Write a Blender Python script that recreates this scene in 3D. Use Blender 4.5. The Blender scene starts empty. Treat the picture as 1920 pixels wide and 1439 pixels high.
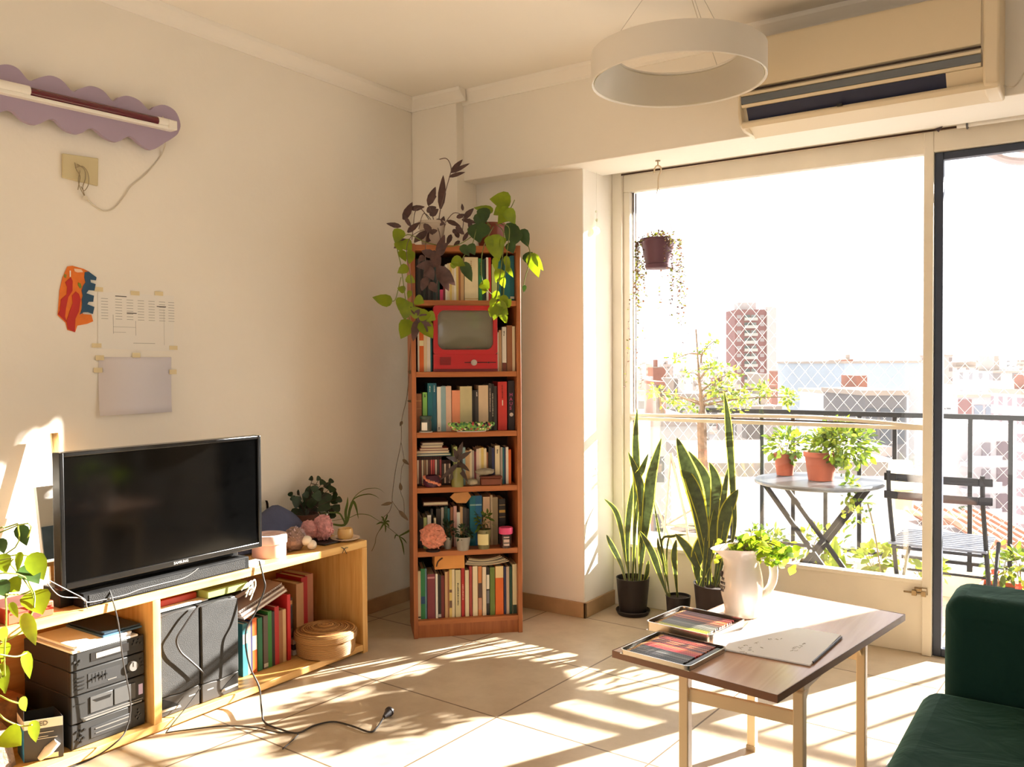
import bpy, math, random
from mathutils import Vector, Matrix, Euler
from math import pi, sin, cos, radians, sqrt, atan2
random.seed(11)
SC = bpy.context.scene
COL = SC.collection

# ---------------------------------------------------------------- camera
CAM_LOC = Vector((0, 0, 1.25)); FPX = 1620.0
cd = bpy.data.cameras.new('camera'); cam = bpy.data.objects.new('camera', cd); COL.objects.link(cam)
cd.sensor_fit = 'HORIZONTAL'; cd.sensor_width = 36.0; cd.lens = FPX/1920*36.0
cd.clip_start = .02; cd.clip_end = 4000
RCAM = Matrix.Rotation(radians(34.4), 3, 'Z') @ Matrix.Rotation(pi/2+radians(-1.33), 3, 'X') @ Matrix.Rotation(radians(-.36), 3, 'Z')
cam.matrix_world = Matrix.Translation(CAM_LOC) @ RCAM.to_4x4()
SC.camera = cam

# ---------------------------------------------------------------- light and exposure
SC.view_settings.view_transform = 'Standard'; SC.view_settings.look = 'None'
SC.view_settings.exposure = 0.0; SC.view_settings.gamma = 1.0; SC.view_settings.use_curve_mapping = False
SUN_AZ, SUN_EL = radians(25.4), radians(19.6)
SUN_DIR = Vector((sin(SUN_AZ)*cos(SUN_EL), cos(SUN_AZ)*cos(SUN_EL), sin(SUN_EL)))
sd = bpy.data.lights.new('sun', 'SUN'); sd.energy = 54.0; sd.angle = radians(.55); sd.color = (1.0, .96, .88)
so = bpy.data.objects.new('sun', sd); COL.objects.link(so); so.location = (3, 9, 5)
so.rotation_euler = SUN_DIR.to_track_quat('Z', 'Y').to_euler()
w = bpy.data.worlds.new('sky_and_rear_fill'); SC.world = w; w.use_nodes = True
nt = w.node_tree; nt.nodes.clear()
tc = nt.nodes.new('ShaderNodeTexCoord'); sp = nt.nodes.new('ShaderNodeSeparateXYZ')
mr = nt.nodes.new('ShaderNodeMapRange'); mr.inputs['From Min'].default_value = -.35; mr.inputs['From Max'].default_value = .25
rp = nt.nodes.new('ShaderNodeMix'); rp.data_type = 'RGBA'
rp.inputs[6].default_value = (1.68, 1.55, 1.38, 1); rp.inputs[7].default_value = (2.9, 3.05, 3.3, 1)  # first colour: warm tint behind the camera, added as fill for the room
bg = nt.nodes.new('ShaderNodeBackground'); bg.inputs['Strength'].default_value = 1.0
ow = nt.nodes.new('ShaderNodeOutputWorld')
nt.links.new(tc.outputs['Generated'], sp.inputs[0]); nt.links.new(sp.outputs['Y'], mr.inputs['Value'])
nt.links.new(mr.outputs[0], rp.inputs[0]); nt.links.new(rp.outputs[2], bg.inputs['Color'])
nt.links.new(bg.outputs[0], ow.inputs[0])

# ---------------------------------------------------------------- helpers
def ray(x, y): return RCAM @ Vector(((x-960)/FPX, -(y-719.5)/FPX, -1.0))
def at(x, y, X=None, Y=None, Z=None):
    """the point of a real plane (X=, Y= or Z=) seen at photo position x, y"""
    d = ray(x, y)
    t = (X/d.x) if X is not None else (Y/d.y) if Y is not None else (Z-1.25)/d.z
    return CAM_LOC + d*t
def pt(x, y, d): return CAM_LOC + ray(x, y)*d
def lin(c):
    c = c/255.0
    return c/12.92 if c <= .04045 else ((c+.055)/1.055)**2.4
MC = {}
def mat(rgb, rough=.6, metal=0.0, var=0.0, vs=8.0, bump=0.0, bs=60.0, trans=0.0, coat=0.0, spec=.5, name=None):
    key = (tuple(rgb), rough, metal, var, vs, bump, bs, trans, coat, spec)
    if key in MC: return MC[key]
    m = bpy.data.materials.new(name or 'mat_%d' % len(MC)); m.use_nodes = True; MC[key] = m
    n = m.node_tree; b = n.nodes['Principled BSDF']; L = [lin(c) for c in rgb]
    b.inputs['Base Color'].default_value = (*L, 1); b.inputs['Roughness'].default_value = rough
    b.inputs['Metallic'].default_value = metal; b.inputs['Specular IOR Level'].default_value = spec
    b.inputs['Coat Weight'].default_value = coat
    if var or bump:
        t = n.nodes.new('ShaderNodeTexCoord')
    if var:
        no = n.nodes.new('ShaderNodeTexNoise'); no.inputs['Scale'].default_value = vs; no.inputs['Detail'].default_value = 4
        r = n.nodes.new('ShaderNodeValToRGB')
        r.color_ramp.elements[0].position = .3; r.color_ramp.elements[1].position = .7
        r.color_ramp.elements[0].color = (*[max(0, c*(1-var)) for c in L], 1)
        r.color_ramp.elements[1].color = (*[min(1, c*(1+var*.6)) for c in L], 1)
        n.links.new(t.outputs['Object'], no.inputs['Vector']); n.links.new(no.outputs['Fac'], r.inputs[0])
        n.links.new(r.outputs[0], b.inputs['Base Color'])
    if bump:
        nb = n.nodes.new('ShaderNodeTexNoise'); nb.inputs['Scale'].default_value = bs; nb.inputs['Detail'].default_value = 3
        bn = n.nodes.new('ShaderNodeBump'); bn.inputs['Strength'].default_value = bump; bn.inputs['Distance'].default_value = .01
        n.links.new(t.outputs['Object'], nb.inputs['Vector']); n.links.new(nb.outputs['Fac'], bn.inputs['Height'])
        n.links.new(bn.outputs[0], b.inputs['Normal'])
    if trans:
        tb = n.nodes.new('ShaderNodeBsdfTranslucent'); tb.inputs[0].default_value = (L[0]*1.15, L[1]*1.2, L[2]*.8, 1)
        if var: n.links.new(r.outputs[0], tb.inputs[0])
        mx = n.nodes.new('ShaderNodeMixShader'); mx.inputs[0].default_value = trans
        n.links.new(b.outputs[0], mx.inputs[1]); n.links.new(tb.outputs[0], mx.inputs[2])
        n.links.new(mx.outputs[0], n.nodes['Material Output'].inputs[0])
    return m
def wood(name, c1, c2, axis='X', rough=.45, scale=1.0):
    m = bpy.data.materials.new(name); m.use_nodes = True; n = m.node_tree; b = n.nodes['Principled BSDF']
    t = n.nodes.new('ShaderNodeTexCoord'); mp = n.nodes.new('ShaderNodeMapping')
    s = {'X': (2, 30, 30), 'Y': (30, 2, 30), 'Z': (30, 30, 2)}[axis]
    mp.inputs['Scale'].default_value = [v*scale for v in s]
    no = n.nodes.new('ShaderNodeTexNoise'); no.inputs['Scale'].default_value = 1.6; no.inputs['Detail'].default_value = 5
    no.inputs['Distortion'].default_value = .8
    r = n.nodes.new('ShaderNodeValToRGB'); r.color_ramp.elements[0].position = .3; r.color_ramp.elements[1].position = .72
    r.color_ramp.elements[0].color = (*[lin(c) for c in c1], 1); r.color_ramp.elements[1].color = (*[lin(c) for c in c2], 1)
    n.links.new(t.outputs['Object'], mp.inputs[0]); n.links.new(mp.outputs[0], no.inputs['Vector'])
    n.links.new(no.outputs['Fac'], r.inputs[0]); n.links.new(r.outputs[0], b.inputs['Base Color'])
    b.inputs['Roughness'].default_value = rough
    return m
def glass(name, tint=(1, 1, 1), refl=.08, rough=.02):
    m = bpy.data.materials.new(name); m.use_nodes = True; n = m.node_tree; n.nodes.clear()
    o = n.nodes.new('ShaderNodeOutputMaterial'); tr = n.nodes.new('ShaderNodeBsdfTransparent'); tr.inputs[0].default_value = (*tint, 1)
    g = n.nodes.new('ShaderNodeBsdfGlossy'); g.inputs['Roughness'].default_value = rough
    lw = n.nodes.new('ShaderNodeFresnel'); lw.inputs[0].default_value = 1.35
    ml = n.nodes.new('ShaderNodeMath'); ml.operation = 'MULTIPLY_ADD'; ml.inputs[1].default_value = 1.0; ml.inputs[2].default_value = refl*.3
    mx = n.nodes.new('ShaderNodeMixShader')
    n.links.new(lw.outputs[0], ml.inputs[0]); n.links.new(ml.outputs[0], mx.inputs[0])
    n.links.new(tr.outputs[0], mx.inputs[1]); n.links.new(g.outputs[0], mx.inputs[2]); n.links.new(mx.outputs[0], o.inputs[0])
    return m

class MB:
    """collects shapes; build() links them as ONE mesh object"""
    def __init__(s): s.v = []; s.f = []; s.m = []; s.s = []
    def add(s, vs, fs, mi=0, sm=False):
        k = len(s.v); s.v += [Vector(p) for p in vs]
        for f in fs: s.f.append([i+k for i in f]); s.m.append(mi); s.s.append(sm)
        return s
    def box(s, a, b, mi=0):
        x0, x1 = sorted((a[0], b[0])); y0, y1 = sorted((a[1], b[1])); z0, z1 = sorted((a[2], b[2]))
        return s.add([(x0,y0,z0),(x1,y0,z0),(x1,y1,z0),(x0,y1,z0),(x0,y0,z1),(x1,y0,z1),(x1,y1,z1),(x0,y1,z1)],
              [(0,3,2,1),(4,5,6,7),(0,1,5,4),(1,2,6,5),(2,3,7,6),(3,0,4,7)], mi)
    def obox(s, c, size, R, mi=0):
        t = MB().box([-d/2 for d in size], [d/2 for d in size]); M = R.to_3x3()
        return s.add([Vector(c)+M@p for p in t.v], t.f, mi)
    def bar(s, a, b, w, h, mi=0, up=(0,0,1)):
        a, b = Vector(a), Vector(b); d = b-a; x = d.normalized(); u = Vector(up)
        y = u.cross(x)
        if y.length < 1e-4: y = Vector((0,1,0)).cross(x)
        y.normalize(); z = x.cross(y); R = Matrix((x, y, z)).transposed()
        return s.obox((a+b)/2, (d.length, w, h), R, mi)
    def tube(s, pts, r=.003, n=6, mi=0, caps=True):
        pts = [Vector(p) for p in pts]; N = len(pts); rr = r if isinstance(r, (list, tuple)) else [r]*N
        k = len(s.v); nrm = None
        for i, p in enumerate(pts):
            t = (pts[min(i+1, N-1)]-pts[max(i-1, 0)])
            t = t.normalized() if t.length > 1e-9 else Vector((0,0,1))
            if nrm is None:
                nrm = t.cross(Vector((0,0,1)));
                if nrm.length < 1e-3: nrm = t.cross(Vector((1,0,0)))
            nrm = (nrm - t*nrm.dot(t))
            nrm = nrm.normalized() if nrm.length > 1e-6 else t.orthogonal().normalized()
            bi = t.cross(nrm)
            for j in range(n):
                a = 2*pi*j/n; s.v.append(p+(nrm*cos(a)+bi*sin(a))*rr[i])
        for i in range(N-1):
            for j in range(n):
                a = k+i*n+j; b = k+i*n+(j+1) % n
                s.f.append([a, b, b+n, a+n]); s.m.append(mi); s.s.append(True)
        if caps:
            s.f.append([k+j for j in range(n)][::-1]); s.m.append(mi); s.s.append(False)
            s.f.append([k+(N-1)*n+j for j in range(n)]); s.m.append(mi); s.s.append(False)
        return s
    def cyl(s, a, b, r0, r1=None, n=16, mi=0): return s.tube([a, b], [r0, r0 if r1 is None else r1], n, mi)
    def lathe(s, prof, c=(0,0,0), n=28, mi=0, mfn=None, jit=0.0):
        k = len(s.v); c = Vector(c); P = len(prof)
        for (r, z) in prof:
            for j in range(n):
                a = 2*pi*j/n; q = 1+random.uniform(-jit, jit); s.v.append(c+Vector((r*q*cos(a), r*q*sin(a), z)))
        for i in range(P-1):
            for j in range(n):
                a = k+i*n+j; b = k+i*n+(j+1) % n
                s.f.append([a, b, b+n, a+n]); s.m.append(mfn(i) if mfn else mi); s.s.append(True)
        return s
    def squash(s):
        for v in s.v: v.y *= .40
        return s
    def blob(s, c, r, nu=12, nv=8, jit=0.0, mi=0, sm=True, seed=None):
        rnd = random.Random(seed if seed is not None else len(s.v)); c = Vector(c); k = len(s.v); r = Vector(r) if not isinstance(r, (int, float)) else Vector((r,r,r))
        def pn(u, v):
            q = 1+rnd.uniform(-jit, jit); th = pi*v/nv; a = 2*pi*u/nu
            return c+Vector((r.x*sin(th)*cos(a), r.y*sin(th)*sin(a), r.z*cos(th)))*1 if jit == 0 else c+Vector((r.x*sin(th)*cos(a)*q, r.y*sin(th)*sin(a)*q, r.z*cos(th)*q))
        s.v.append(pn(0, 0))
        for v in range(1, nv):
            for u in range(nu): s.v.append(pn(u, v))
        s.v.append(pn(0, nv)); last = len(s.v)-1
        def q(f): s.f.append(f); s.m.append(mi); s.s.append(sm)
        for u in range(nu):
            q([k, k+1+u, k+1+(u+1) % nu])
            for v in range(nv-2):
                a = k+1+v*nu+u; b = k+1+v*nu+(u+1) % nu; q([a, a+nu, b+nu, b])
            q([last, k+1+(nv-2)*nu+(u+1) % nu, k+1+(nv-2)*nu+u])
        return s
    def prism(s, poly, o, ux, uy, th, mi=0):
        """2D polygon -> thickness th, in the frame o + x*ux + y*uy"""
        o, ux, uy = Vector(o), Vector(ux), Vector(uy); nn = ux.cross(uy).normalized()*th; N = len(poly)
        A = [o+ux*p[0]+uy*p[1] for p in poly]
        return s.add(A+[p+nn for p in A], [list(range(N))[::-1], [i+N for i in range(N)]]+[[i, (i+1) % N, (i+1) % N+N, i+N] for i in range(N)], mi)
    def leaf(s, base, tip, nrm, w, kind='ovate', droop=0.0, fold=.15, n=5, mi=0, mi2=None, curl=0.0):
        base, tip, nrm = Vector(base), Vector(tip), Vector(nrm); d = tip-base; L = d.length
        if L < 1e-6: return s
        x = d/L; side = nrm.cross(x)
        side = side.normalized() if side.length > 1e-4 else x.orthogonal().normalized()
        up = x.cross(side).normalized()
        prof = {'heart': [(0,.0),(.04,.55),(.18,.96),(.4,1),(.65,.72),(.85,.33),(1,0)],
                'ovate': [(0,.05),(.15,.6),(.4,1),(.65,.82),(.85,.42),(1,0)],
                'lance': [(0,.25),(.2,.85),(.45,1),(.7,.7),(.88,.35),(1,0)],
                'blade': [(0,.55),(.15,.62),(.4,.85),(.65,1),(.82,.8),(.93,.42),(1,0)],
                'tiny': [(0,.1),(.5,1),(1,.1)]}[kind]
        k = len(s.v); cols = 5 if mi2 is not None else 3
        for (t, q) in prof:
            hw = w/2*q; c = base+x*(L*t)+up*(-droop*L*t*t+curl*L*sin(pi*t))
            if cols == 3: s.v += [c-side*hw+up*fold*hw, c, c+side*hw+up*fold*hw]
            else:
                e = max(hw*.72, hw-.008)
                s.v += [c-side*hw+up*fold*hw, c-side*e+up*fold*e, c, c+side*e+up*fold*e, c+side*hw+up*fold*hw]
        for i in range(len(prof)-1):
            for j in range(cols-1):
                a = k+i*cols+j; s.f.append([a, a+1, a+1+cols, a+cols])
                s.m.append(mi if mi2 is None or j in (1, 2) else mi2); s.s.append(True)
        return s
    def build(s, name, mats, parent=None, local=False, bevel=0.0, seg=2, origin=None, solid=0.0):
        if not isinstance(mats, (list, tuple)): mats = [mats]
        me = bpy.data.meshes.new(name); vs = s.v; off = None
        if parent is not None and not local:
            Mi = WM[parent.name].inverted(); vs = [Mi @ p for p in vs]
        elif parent is None and not local:
            if origin is None:
                xs = [p.x for p in vs]; ys = [p.y for p in vs]; zs = [p.z for p in vs]
                off = Vector(((min(xs)+max(xs))/2, (min(ys)+max(ys))/2, min(zs)))
            else: off = Vector(origin)
            vs = [p-off for p in vs]
        me.from_pydata([tuple(p) for p in vs], [], s.f)
        for mm in mats: me.materials.append(mm)
        me.polygons.foreach_set('material_index', s.m); me.polygons.foreach_set('use_smooth', s.s)
        me.update()
        if any(s.s): me.set_sharp_from_angle(angle=radians(42))
        o = bpy.data.objects.new(name, me); COL.objects.link(o)
        if off is not None: o.location = off
        if parent is not None: o.parent = parent; WM[o.name] = WM[parent.name]
        else: WM[o.name] = Matrix.Translation(off) if off is not None else Matrix.Identity(4)
        if bevel:
            md = o.modifiers.new('bevel', 'BEVEL'); md.width = bevel; md.segments = seg; md.limit_method = 'ANGLE'; md.angle_limit = radians(40)
            md.harden_normals = False
            me.polygons.foreach_set('use_smooth', [True]*len(me.polygons)); me.set_sharp_from_angle(angle=radians(30))
        if solid:
            md = o.modifiers.new('solid', 'SOLIDIFY'); md.thickness = solid; md.offset = 0
        return o
WM = {}
LABELS = {}
def tag(o, label, cat, group=None, kind=None):
    o['label'] = label; o['category'] = cat
    if group: o['group'] = group
    if kind: o['kind'] = kind
    LABELS.setdefault(label, []).append(o.name)
    return o
def thing(name, label, cat, loc=(0,0,0), rz=0.0, group=None, M=None):
    o = bpy.data.objects.new(name, None); COL.objects.link(o); o.empty_display_size = .05
    mw = M if M is not None else Matrix.Translation(Vector(loc)) @ Matrix.Rotation(rz, 4, 'Z')
    o.matrix_world = mw; o.location, o.rotation_euler = mw.to_translation(), mw.to_euler()
    WM[o.name] = mw
    return tag(o, label, cat, group)
def struct(o): o['kind'] = 'structure'; return o
def copy_thing(o, M, label, group=None):
    r = o.copy(); COL.objects.link(r); r.location = M.to_translation(); r.rotation_euler = M.to_euler(); WM[r.name] = M
    r['label'] = label; LABELS.setdefault(label, []).append(r.name)
    if group: r['group'] = group
    for ch in list(o.children):
        c = ch.copy(); COL.objects.link(c); c.parent = r
        for g in list(ch.children):
            d = g.copy(); COL.objects.link(d); d.parent = c
    return r
def bez(pts, n=6):
    """smooth path through pts"""
    P = [Vector(p) for p in pts]; out = []
    for i in range(len(P)-1):
        p0 = P[max(i-1, 0)]; p1 = P[i]; p2 = P[i+1]; p3 = P[min(i+2, len(P)-1)]
        for k in range(n):
            t = k/n
            out.append(.5*((2*p1)+(p2-p0)*t+(2*p0-5*p1+4*p2-p3)*t*t+(3*p1-p0-3*p2+p3)*t**3))
    out.append(P[-1]); return out
def text_mb(mb, s, o, ux, uy, size, mi=0, th=.0006, bold=False):
    """real letters as mesh: lower left corner o, writing along ux"""
    cu = bpy.data.curves.new('txt', 'FONT'); cu.body = s; cu.size = size; cu.extrude = th/2; cu.resolution_u = 2
    if bold: cu.offset = size*.02
    ob = bpy.data.objects.new('txt', cu); COL.objects.link(ob)
    me = ob.to_mesh(); ux, uy = Vector(ux), Vector(uy); uz = ux.cross(uy)
    mb.add([Vector(o)+ux*v.co.x+uy*v.co.y+uz*v.co.z for v in me.vertices], [list(p.vertices) for p in me.polygons], mi)
    ob.to_mesh_clear(); COL.objects.unlink(ob); bpy.data.objects.remove(ob); bpy.data.curves.remove(cu)

# ---------------------------------------------------------------- shared materials
WALL = mat((240, 233, 221), .85, var=.04, vs=1.5, bump=.12, bs=25, name='wall_paint')
CEIL = mat((242, 236, 226), .9, var=.03, vs=1.2, name='ceiling_paint')
WHITE = mat((236, 228, 212), .45, var=.05, vs=6, bump=.05, bs=40, name='white_gloss_paint')
WSAT = mat((238, 233, 224), .4, name='white_satin')
DARKM = mat((24, 26, 32), .65, spec=.2, var=.15, vs=20, name='dark_painted_metal')
BLACK = mat((16, 15, 15), .35, name='black_plastic')
BLACKR = mat((18, 17, 17), .8, spec=.2, var=.15, vs=20, name='black_rough')
STEEL = mat((190, 186, 178), .28, metal=1, name='steel')
GLASS = glass('clear_glass')
JAR = glass('jar_glass', (.93, .96, .93), .25)
PAPER = mat((236, 231, 222), .8, name='paper')
TAPE = mat((222, 204, 158), .5, name='masking_tape')
SOIL = mat((52, 38, 28), .95, var=.4, vs=60, bump=.6, bs=120, name='soil')
PINE = wood('pine_board', (212, 158, 84), (234, 190, 118), 'Y', .4)
PINEX = wood('pine_board_x', (206, 150, 78), (230, 184, 112), 'X', .4)
PINEZ = wood('pine_board_z', (206, 150, 78), (230, 184, 112), 'Z', .4)
BCW = wood('bookcase_wood', (150, 84, 44), (178, 106, 58), 'Z', .45)
BCH = wood('bookcase_wood_x', (160, 92, 48), (188, 114, 62), 'X', .45)
CORD = mat((40, 36, 34), .5, name='black_cord')
CORDW = mat((214, 204, 186), .5, name='white_cord')
# ================================================================ room shell
XL, YW, YB, YP = -3.03, 4.0, 3.56, 3.67        # left wall, window plane, beam face, pillar face
ZC, XR, YR = 2.64, 1.35, -2.6
# floor with large beige tiles
m = bpy.data.materials.new('floor_tile'); m.use_nodes = True; n = m.node_tree; b = n.nodes['Principled BSDF']
t = n.nodes.new('ShaderNodeTexCoord'); mp = n.nodes.new('ShaderNodeMapping'); mp.vector_type = 'POINT'
mp.inputs['Rotation'].default_value = (0, 0, radians(2.6)); 
br = n.nodes.new('ShaderNodeTexBrick'); br.offset = 0.0; br.inputs['Scale'].default_value = 1.0
br.inputs['Brick Width'].default_value = .6; br.inputs['Row Height'].default_value = .6
br.inputs['Mortar Size'].default_value = .0035; br.inputs['Mortar Smooth'].default_value = .1
br.inputs['Color1'].default_value = (lin(202), lin(184), lin(158), 1); br.inputs['Color2'].default_value = (lin(196), lin(178), lin(151), 1)
br.inputs['Mortar'].default_value = (lin(112), lin(92), lin(72), 1)
no = n.nodes.new('ShaderNodeTexNoise'); no.inputs['Scale'].default_value = 3.2; no.inputs['Detail'].default_value = 6; no.inputs['Roughness'].default_value = .65
rr = n.nodes.new('ShaderNodeValToRGB'); rr.color_ramp.elements[0].position = .32; rr.color_ramp.elements[1].position = .62
rr.color_ramp.elements[0].color = (.66, .60, .54, 1); rr.color_ramp.elements[1].color = (1, 1, 1, 1)
mx = n.nodes.new('ShaderNodeMix'); mx.data_type = 'RGBA'; mx.blend_type = 'MULTIPLY'; mx.inputs[0].default_value = .75
n.links.new(t.outputs['Object'], mp.inputs[0]); n.links.new(mp.outputs[0], br.inputs['Vector'])
n.links.new(t.outputs['Object'], no.inputs['Vector']); n.links.new(no.outputs['Fac'], rr.inputs[0])
n.links.new(br.outputs['Color'], mx.inputs[6]); n.links.new(rr.outputs[0], mx.inputs[7]); n.links.new(mx.outputs[2], b.inputs['Base Color'])
b.inputs['Roughness'].default_value = .38
bn = n.nodes.new('ShaderNodeBump'); bn.inputs['Strength'].default_value = .5; bn.inputs['Distance'].default_value = .004; bn.invert = True
n.links.new(br.outputs['Fac'], bn.inputs['Height']); n.links.new(bn.outputs[0], b.inputs['Normal'])
FLOORM = m
struct(MB().box((XL-.2, YR-.2, -.1), (XR+.2, YW+.12, 0)).build('floor', FLOORM, origin=(-1.759, 2.459, 0)))
struct(MB().box((XL-.2, YR-.2, ZC), (XR+.2, YW+.2, ZC+.15)).build('ceiling', CEIL))
struct(MB().box((XL-.2, YR-.2, 0), (XL, YW+.2, ZC)).build('wall_left', WALL))
# window wall: pillar, corner column, beam over the window, part right of the door
wb = MB().box((XL, YP, 0), (-2.09, YW+.2, 2.238)).box((XL, YB, 2.192), (XR, 3.87, ZC)).box((XL, 3.87, 2.238), (XR, YW+.2, ZC)).box((.1, YW-.02, 0), (XR, YW+.2, 2.192))
struct(wb.build('wall_back', WALL, bevel=.004))
struct(MB().box((XL, 3.5, 0), (-2.73, YP, ZC)).build('wall_column', WALL, bevel=.004))
struct(MB().box((XR, YR-.2, 0), (XR+.2, YW+.2, ZC)).build('wall_right', WALL))
struct(MB().box((XL, YR-.2, 0), (-1.9, YR, ZC)).box((-1.9, YR-.2, 2.2), (XR, YR, ZC)).build('wall_front', WALL))  # unseen rear wall, its wide opening left to admit the fill light
# ceiling moulding: a low cove of two steps
def cove(a, b, out):
    a, b, out = Vector(a), Vector(b), Vector(out); u = (b-a).normalized(); L = (b-a).length
    prof = [(0, 0), (.008, 0), (.012, .012), (.02, .02), (.035, .032), (.05, .045), (.055, .058), (.055, .062), (0, .062)]
    mb = MB(); N = len(prof)
    A = [a+out*p[0]+Vector((0,0,p[1])) for p in prof]; B = [p+u*L for p in A]
    fs = [list(range(N)), [i+N for i in range(N)][::-1]]+[[i, i+N, (i+1) % N+N, (i+1) % N] for i in range(N)]
    return mb.add(A+B, fs)
zc0 = 2.578
struct(cove((XL, YR, zc0), (XL, 3.5, zc0), (1,0,0)).build('trim_1', CEIL))
struct(cove((-2.73, YB, zc0), (XR, YB, zc0), (0,-1,0)).build('trim_2', CEIL))
struct(cove((XL, 3.5, zc0), (-2.67, 3.5, zc0), (0,-1,0)).build('trim_3', CEIL))
BASEM = mat((176, 142, 104), .4, var=.15, vs=9, name='baseboard_tile')
struct(MB().box((XL, YR, 0), (XL+.012, 3.5, .07)).build('baseboard_left', BASEM, bevel=.002))
struct(MB().box((-2.73, YP-.012, 0), (-2.078, YP, .075)).build('baseboard_back', BASEM, bevel=.002))
struct(MB().box((-2.09, YP-.012, 0), (-2.078, YW-.03, .075)).build('baseboard_reveal', BASEM, bevel=.002))

# ---------------------------------------------------------------- window_1 (fixed pane, mid rail, low panel)
W1 = bpy.data.objects.new('window_1', None); COL.objects.link(W1); W1.location = (-1.35, YW, 0); WM['window_1'] = Matrix.Translation((-1.35, YW, 0)); W1['kind'] = 'structure'
f = MB().box((-2.09, YW-.03, 0), (-2.035, YW+.07, 2.236)).box((-2.035, YW-.01, 0), (-2.0, YW+.05, 2.12))
f.box((-2.035, YW-.01, 2.12), (-.59, YW+.05, 2.205)).box((-2.035, YW-.03, 2.205), (.1, YW+.07, 2.236))
f.box((-.628, YW-.02, 0), (-.590, YW+.06, 2.205)).box((-.59, YW-.02, 2.12), (.1, YW+.06, 2.205))
f.build('window_frame', WHITE, W1, bevel=.003)
MB().box((-2.0, YW, 0), (-.628, YW+.03, .300)).box((-2.0, YW-.012, .300), (-.628, YW+.045, .318)).build('lower_panel', WHITE, W1, bevel=.003)
r = MB().box((-2.0, YW, .955), (-.628, YW+.035, .972))
r.build('middle_rail', WHITE, W1, bevel=.002)
pts = [(-2.0, YW-.006, .982), (-1.7, YW-.008, .986), (-1.45, YW-.012, .994), (-1.2, YW-.016, .998), (-1.0, YW-.014, .995), (-.8, YW-.01, .984), (-.70, YW-.004, .976), (-.628, YW, .970)]
s_ = MB(); P = bez(pts, 5)
for a, b2 in zip(P[:-1], P[1:]): s_.bar(a, b2, .012, .014)
s_.build('peeling_strip', WHITE, W1)
c_ = MB(); P = bez([(p[0], p[1]+.012, .974+(p[2]-.974)*.25) for p in pts], 5)
c_.tube(P, .0035, 5)
c_.build('dark_gap', mat((60, 44, 32), .9, var=.4, vs=40), W1)  # thin dark brown tube drawn along the gap under the strip
MB().box((-2.0, YW+.018, .972), (-.628, YW+.023, 2.12)).build('glass_pane', GLASS, W1)
MB().box((-2.0, YW+.018, .318), (-.628, YW+.023, .955)).build('glass_pane', GLASS, W1)
g = MB().box((-2.035, YW-.034, 2.203), (.1, YW-.030, 2.211))
g.build('frame_seam', mat((66, 46, 34), .9), W1)
g = MB().box((-2.0, YW+.024, .318), (-1.993, YW+.03, 2.12)).box((-1.985, YW+.024, 1.0), (-1.979, YW+.03, 2.115))
g.build('dark_gasket', mat((92, 74, 66), .7), W1)
l_ = MB().box((-.655, YW-.012, .268), (-.600, YW-.002, .280)).cyl((-.70, YW-.014, .262), (-.60, YW-.014, .262), .004).box((-.668, YW-.02, .25), (-.650, YW-.002, .272))
l_.box((-.63, YW-.025, .252), (-.612, YW-.002, .274)).tube([(-.655, YW-.02, .278), (-.655, YW-.026, .289), (-.607, YW-.026, .289), (-.607, YW-.02, .26)], .0022)
l_.build('sliding_bolt', mat((150, 128, 96), .4, metal=.8), W1)
# ---------------------------------------------------------------- door_1: dark metal framed glass door
D1 = bpy.data.objects.new('door_1', None); COL.objects.link(D1); D1.location = (-.245, YW, 0); WM['door_1'] = Matrix.Translation((-.245, YW, 0)); D1['kind'] = 'structure'
f = MB().box((-.588, YW, .002), (-.556, YW+.04, 2.118)).box((.065, YW, .002), (.1, YW+.04, 2.118)).box((-.556, YW, 2.088), (.065, YW+.04, 2.118)).box((-.556, YW, .002), (.065, YW+.04, .035))
f.build('door_frame', mat((58, 66, 84), .4, metal=.35, var=.1, vs=10), D1, bevel=.002)
MB().box((-.556, YW+.018, .035), (.065, YW+.024, 2.088)).build('glass_pane', GLASS, D1)
# little holes and stains in the beam soffit
# ================================================================ balcony
BALF = mat((196, 178, 156), .7, var=.15, vs=3, name='balcony_floor'); PARA = mat((232, 220, 204), .85, var=.06, vs=3, name='parapet_paint')
ZB = -.02
def tilemat(name, c, mort, w_, h_):
    m = bpy.data.materials.new(name); m.use_nodes = True; n = m.node_tree; b = n.nodes['Principled BSDF']
    t = n.nodes.new('ShaderNodeTexCoord'); br = n.nodes.new('ShaderNodeTexBrick'); br.offset = 0; br.inputs['Scale'].default_value = 1
    br.inputs['Brick Width'].default_value = w_; br.inputs['Row Height'].default_value = h_; br.inputs['Mortar Size'].default_value = .004
    br.inputs['Color1'].default_value = (*[lin(v) for v in c], 1); br.inputs['Color2'].default_value = (*[lin(v)*.94 for v in c], 1); br.inputs['Mortar'].default_value = (*[lin(v) for v in mort], 1)
    n.links.new(t.outputs['Object'], br.inputs['Vector']); n.links.new(br.outputs['Color'], b.inputs['Base Color']); b.inputs['Roughness'].default_value = .6
    return m
struct(MB().box((-2.6, YW+.1, -.3), (2.2, 5.36, ZB)).build('balcony_floor', tilemat('balcony_tile', (206, 190, 168), (130, 112, 94), .2, .2)))
struct(MB().box((-2.6, 5.12, ZB), (2.2, 5.30, .115)).box((-2.6, YW+.2, ZB), (-2.42, 5.12, .92)).build('balcony_parapet', PARA, bevel=.004))
struct(MB().box((-2.9, YW+.2, 2.53), (2.4, 5.34, 2.68)).build('balcony_ceiling', PARA, bevel=.004))
ra = thing('balcony_railing', 'dark grey metal railing of upright bars on the low balcony wall', 'railing', (-.5, 5.2, .115))
YRL = 5.2
bars = [-2.09]+[-2.09+.188*i for i in range(1, 18)]
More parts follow.
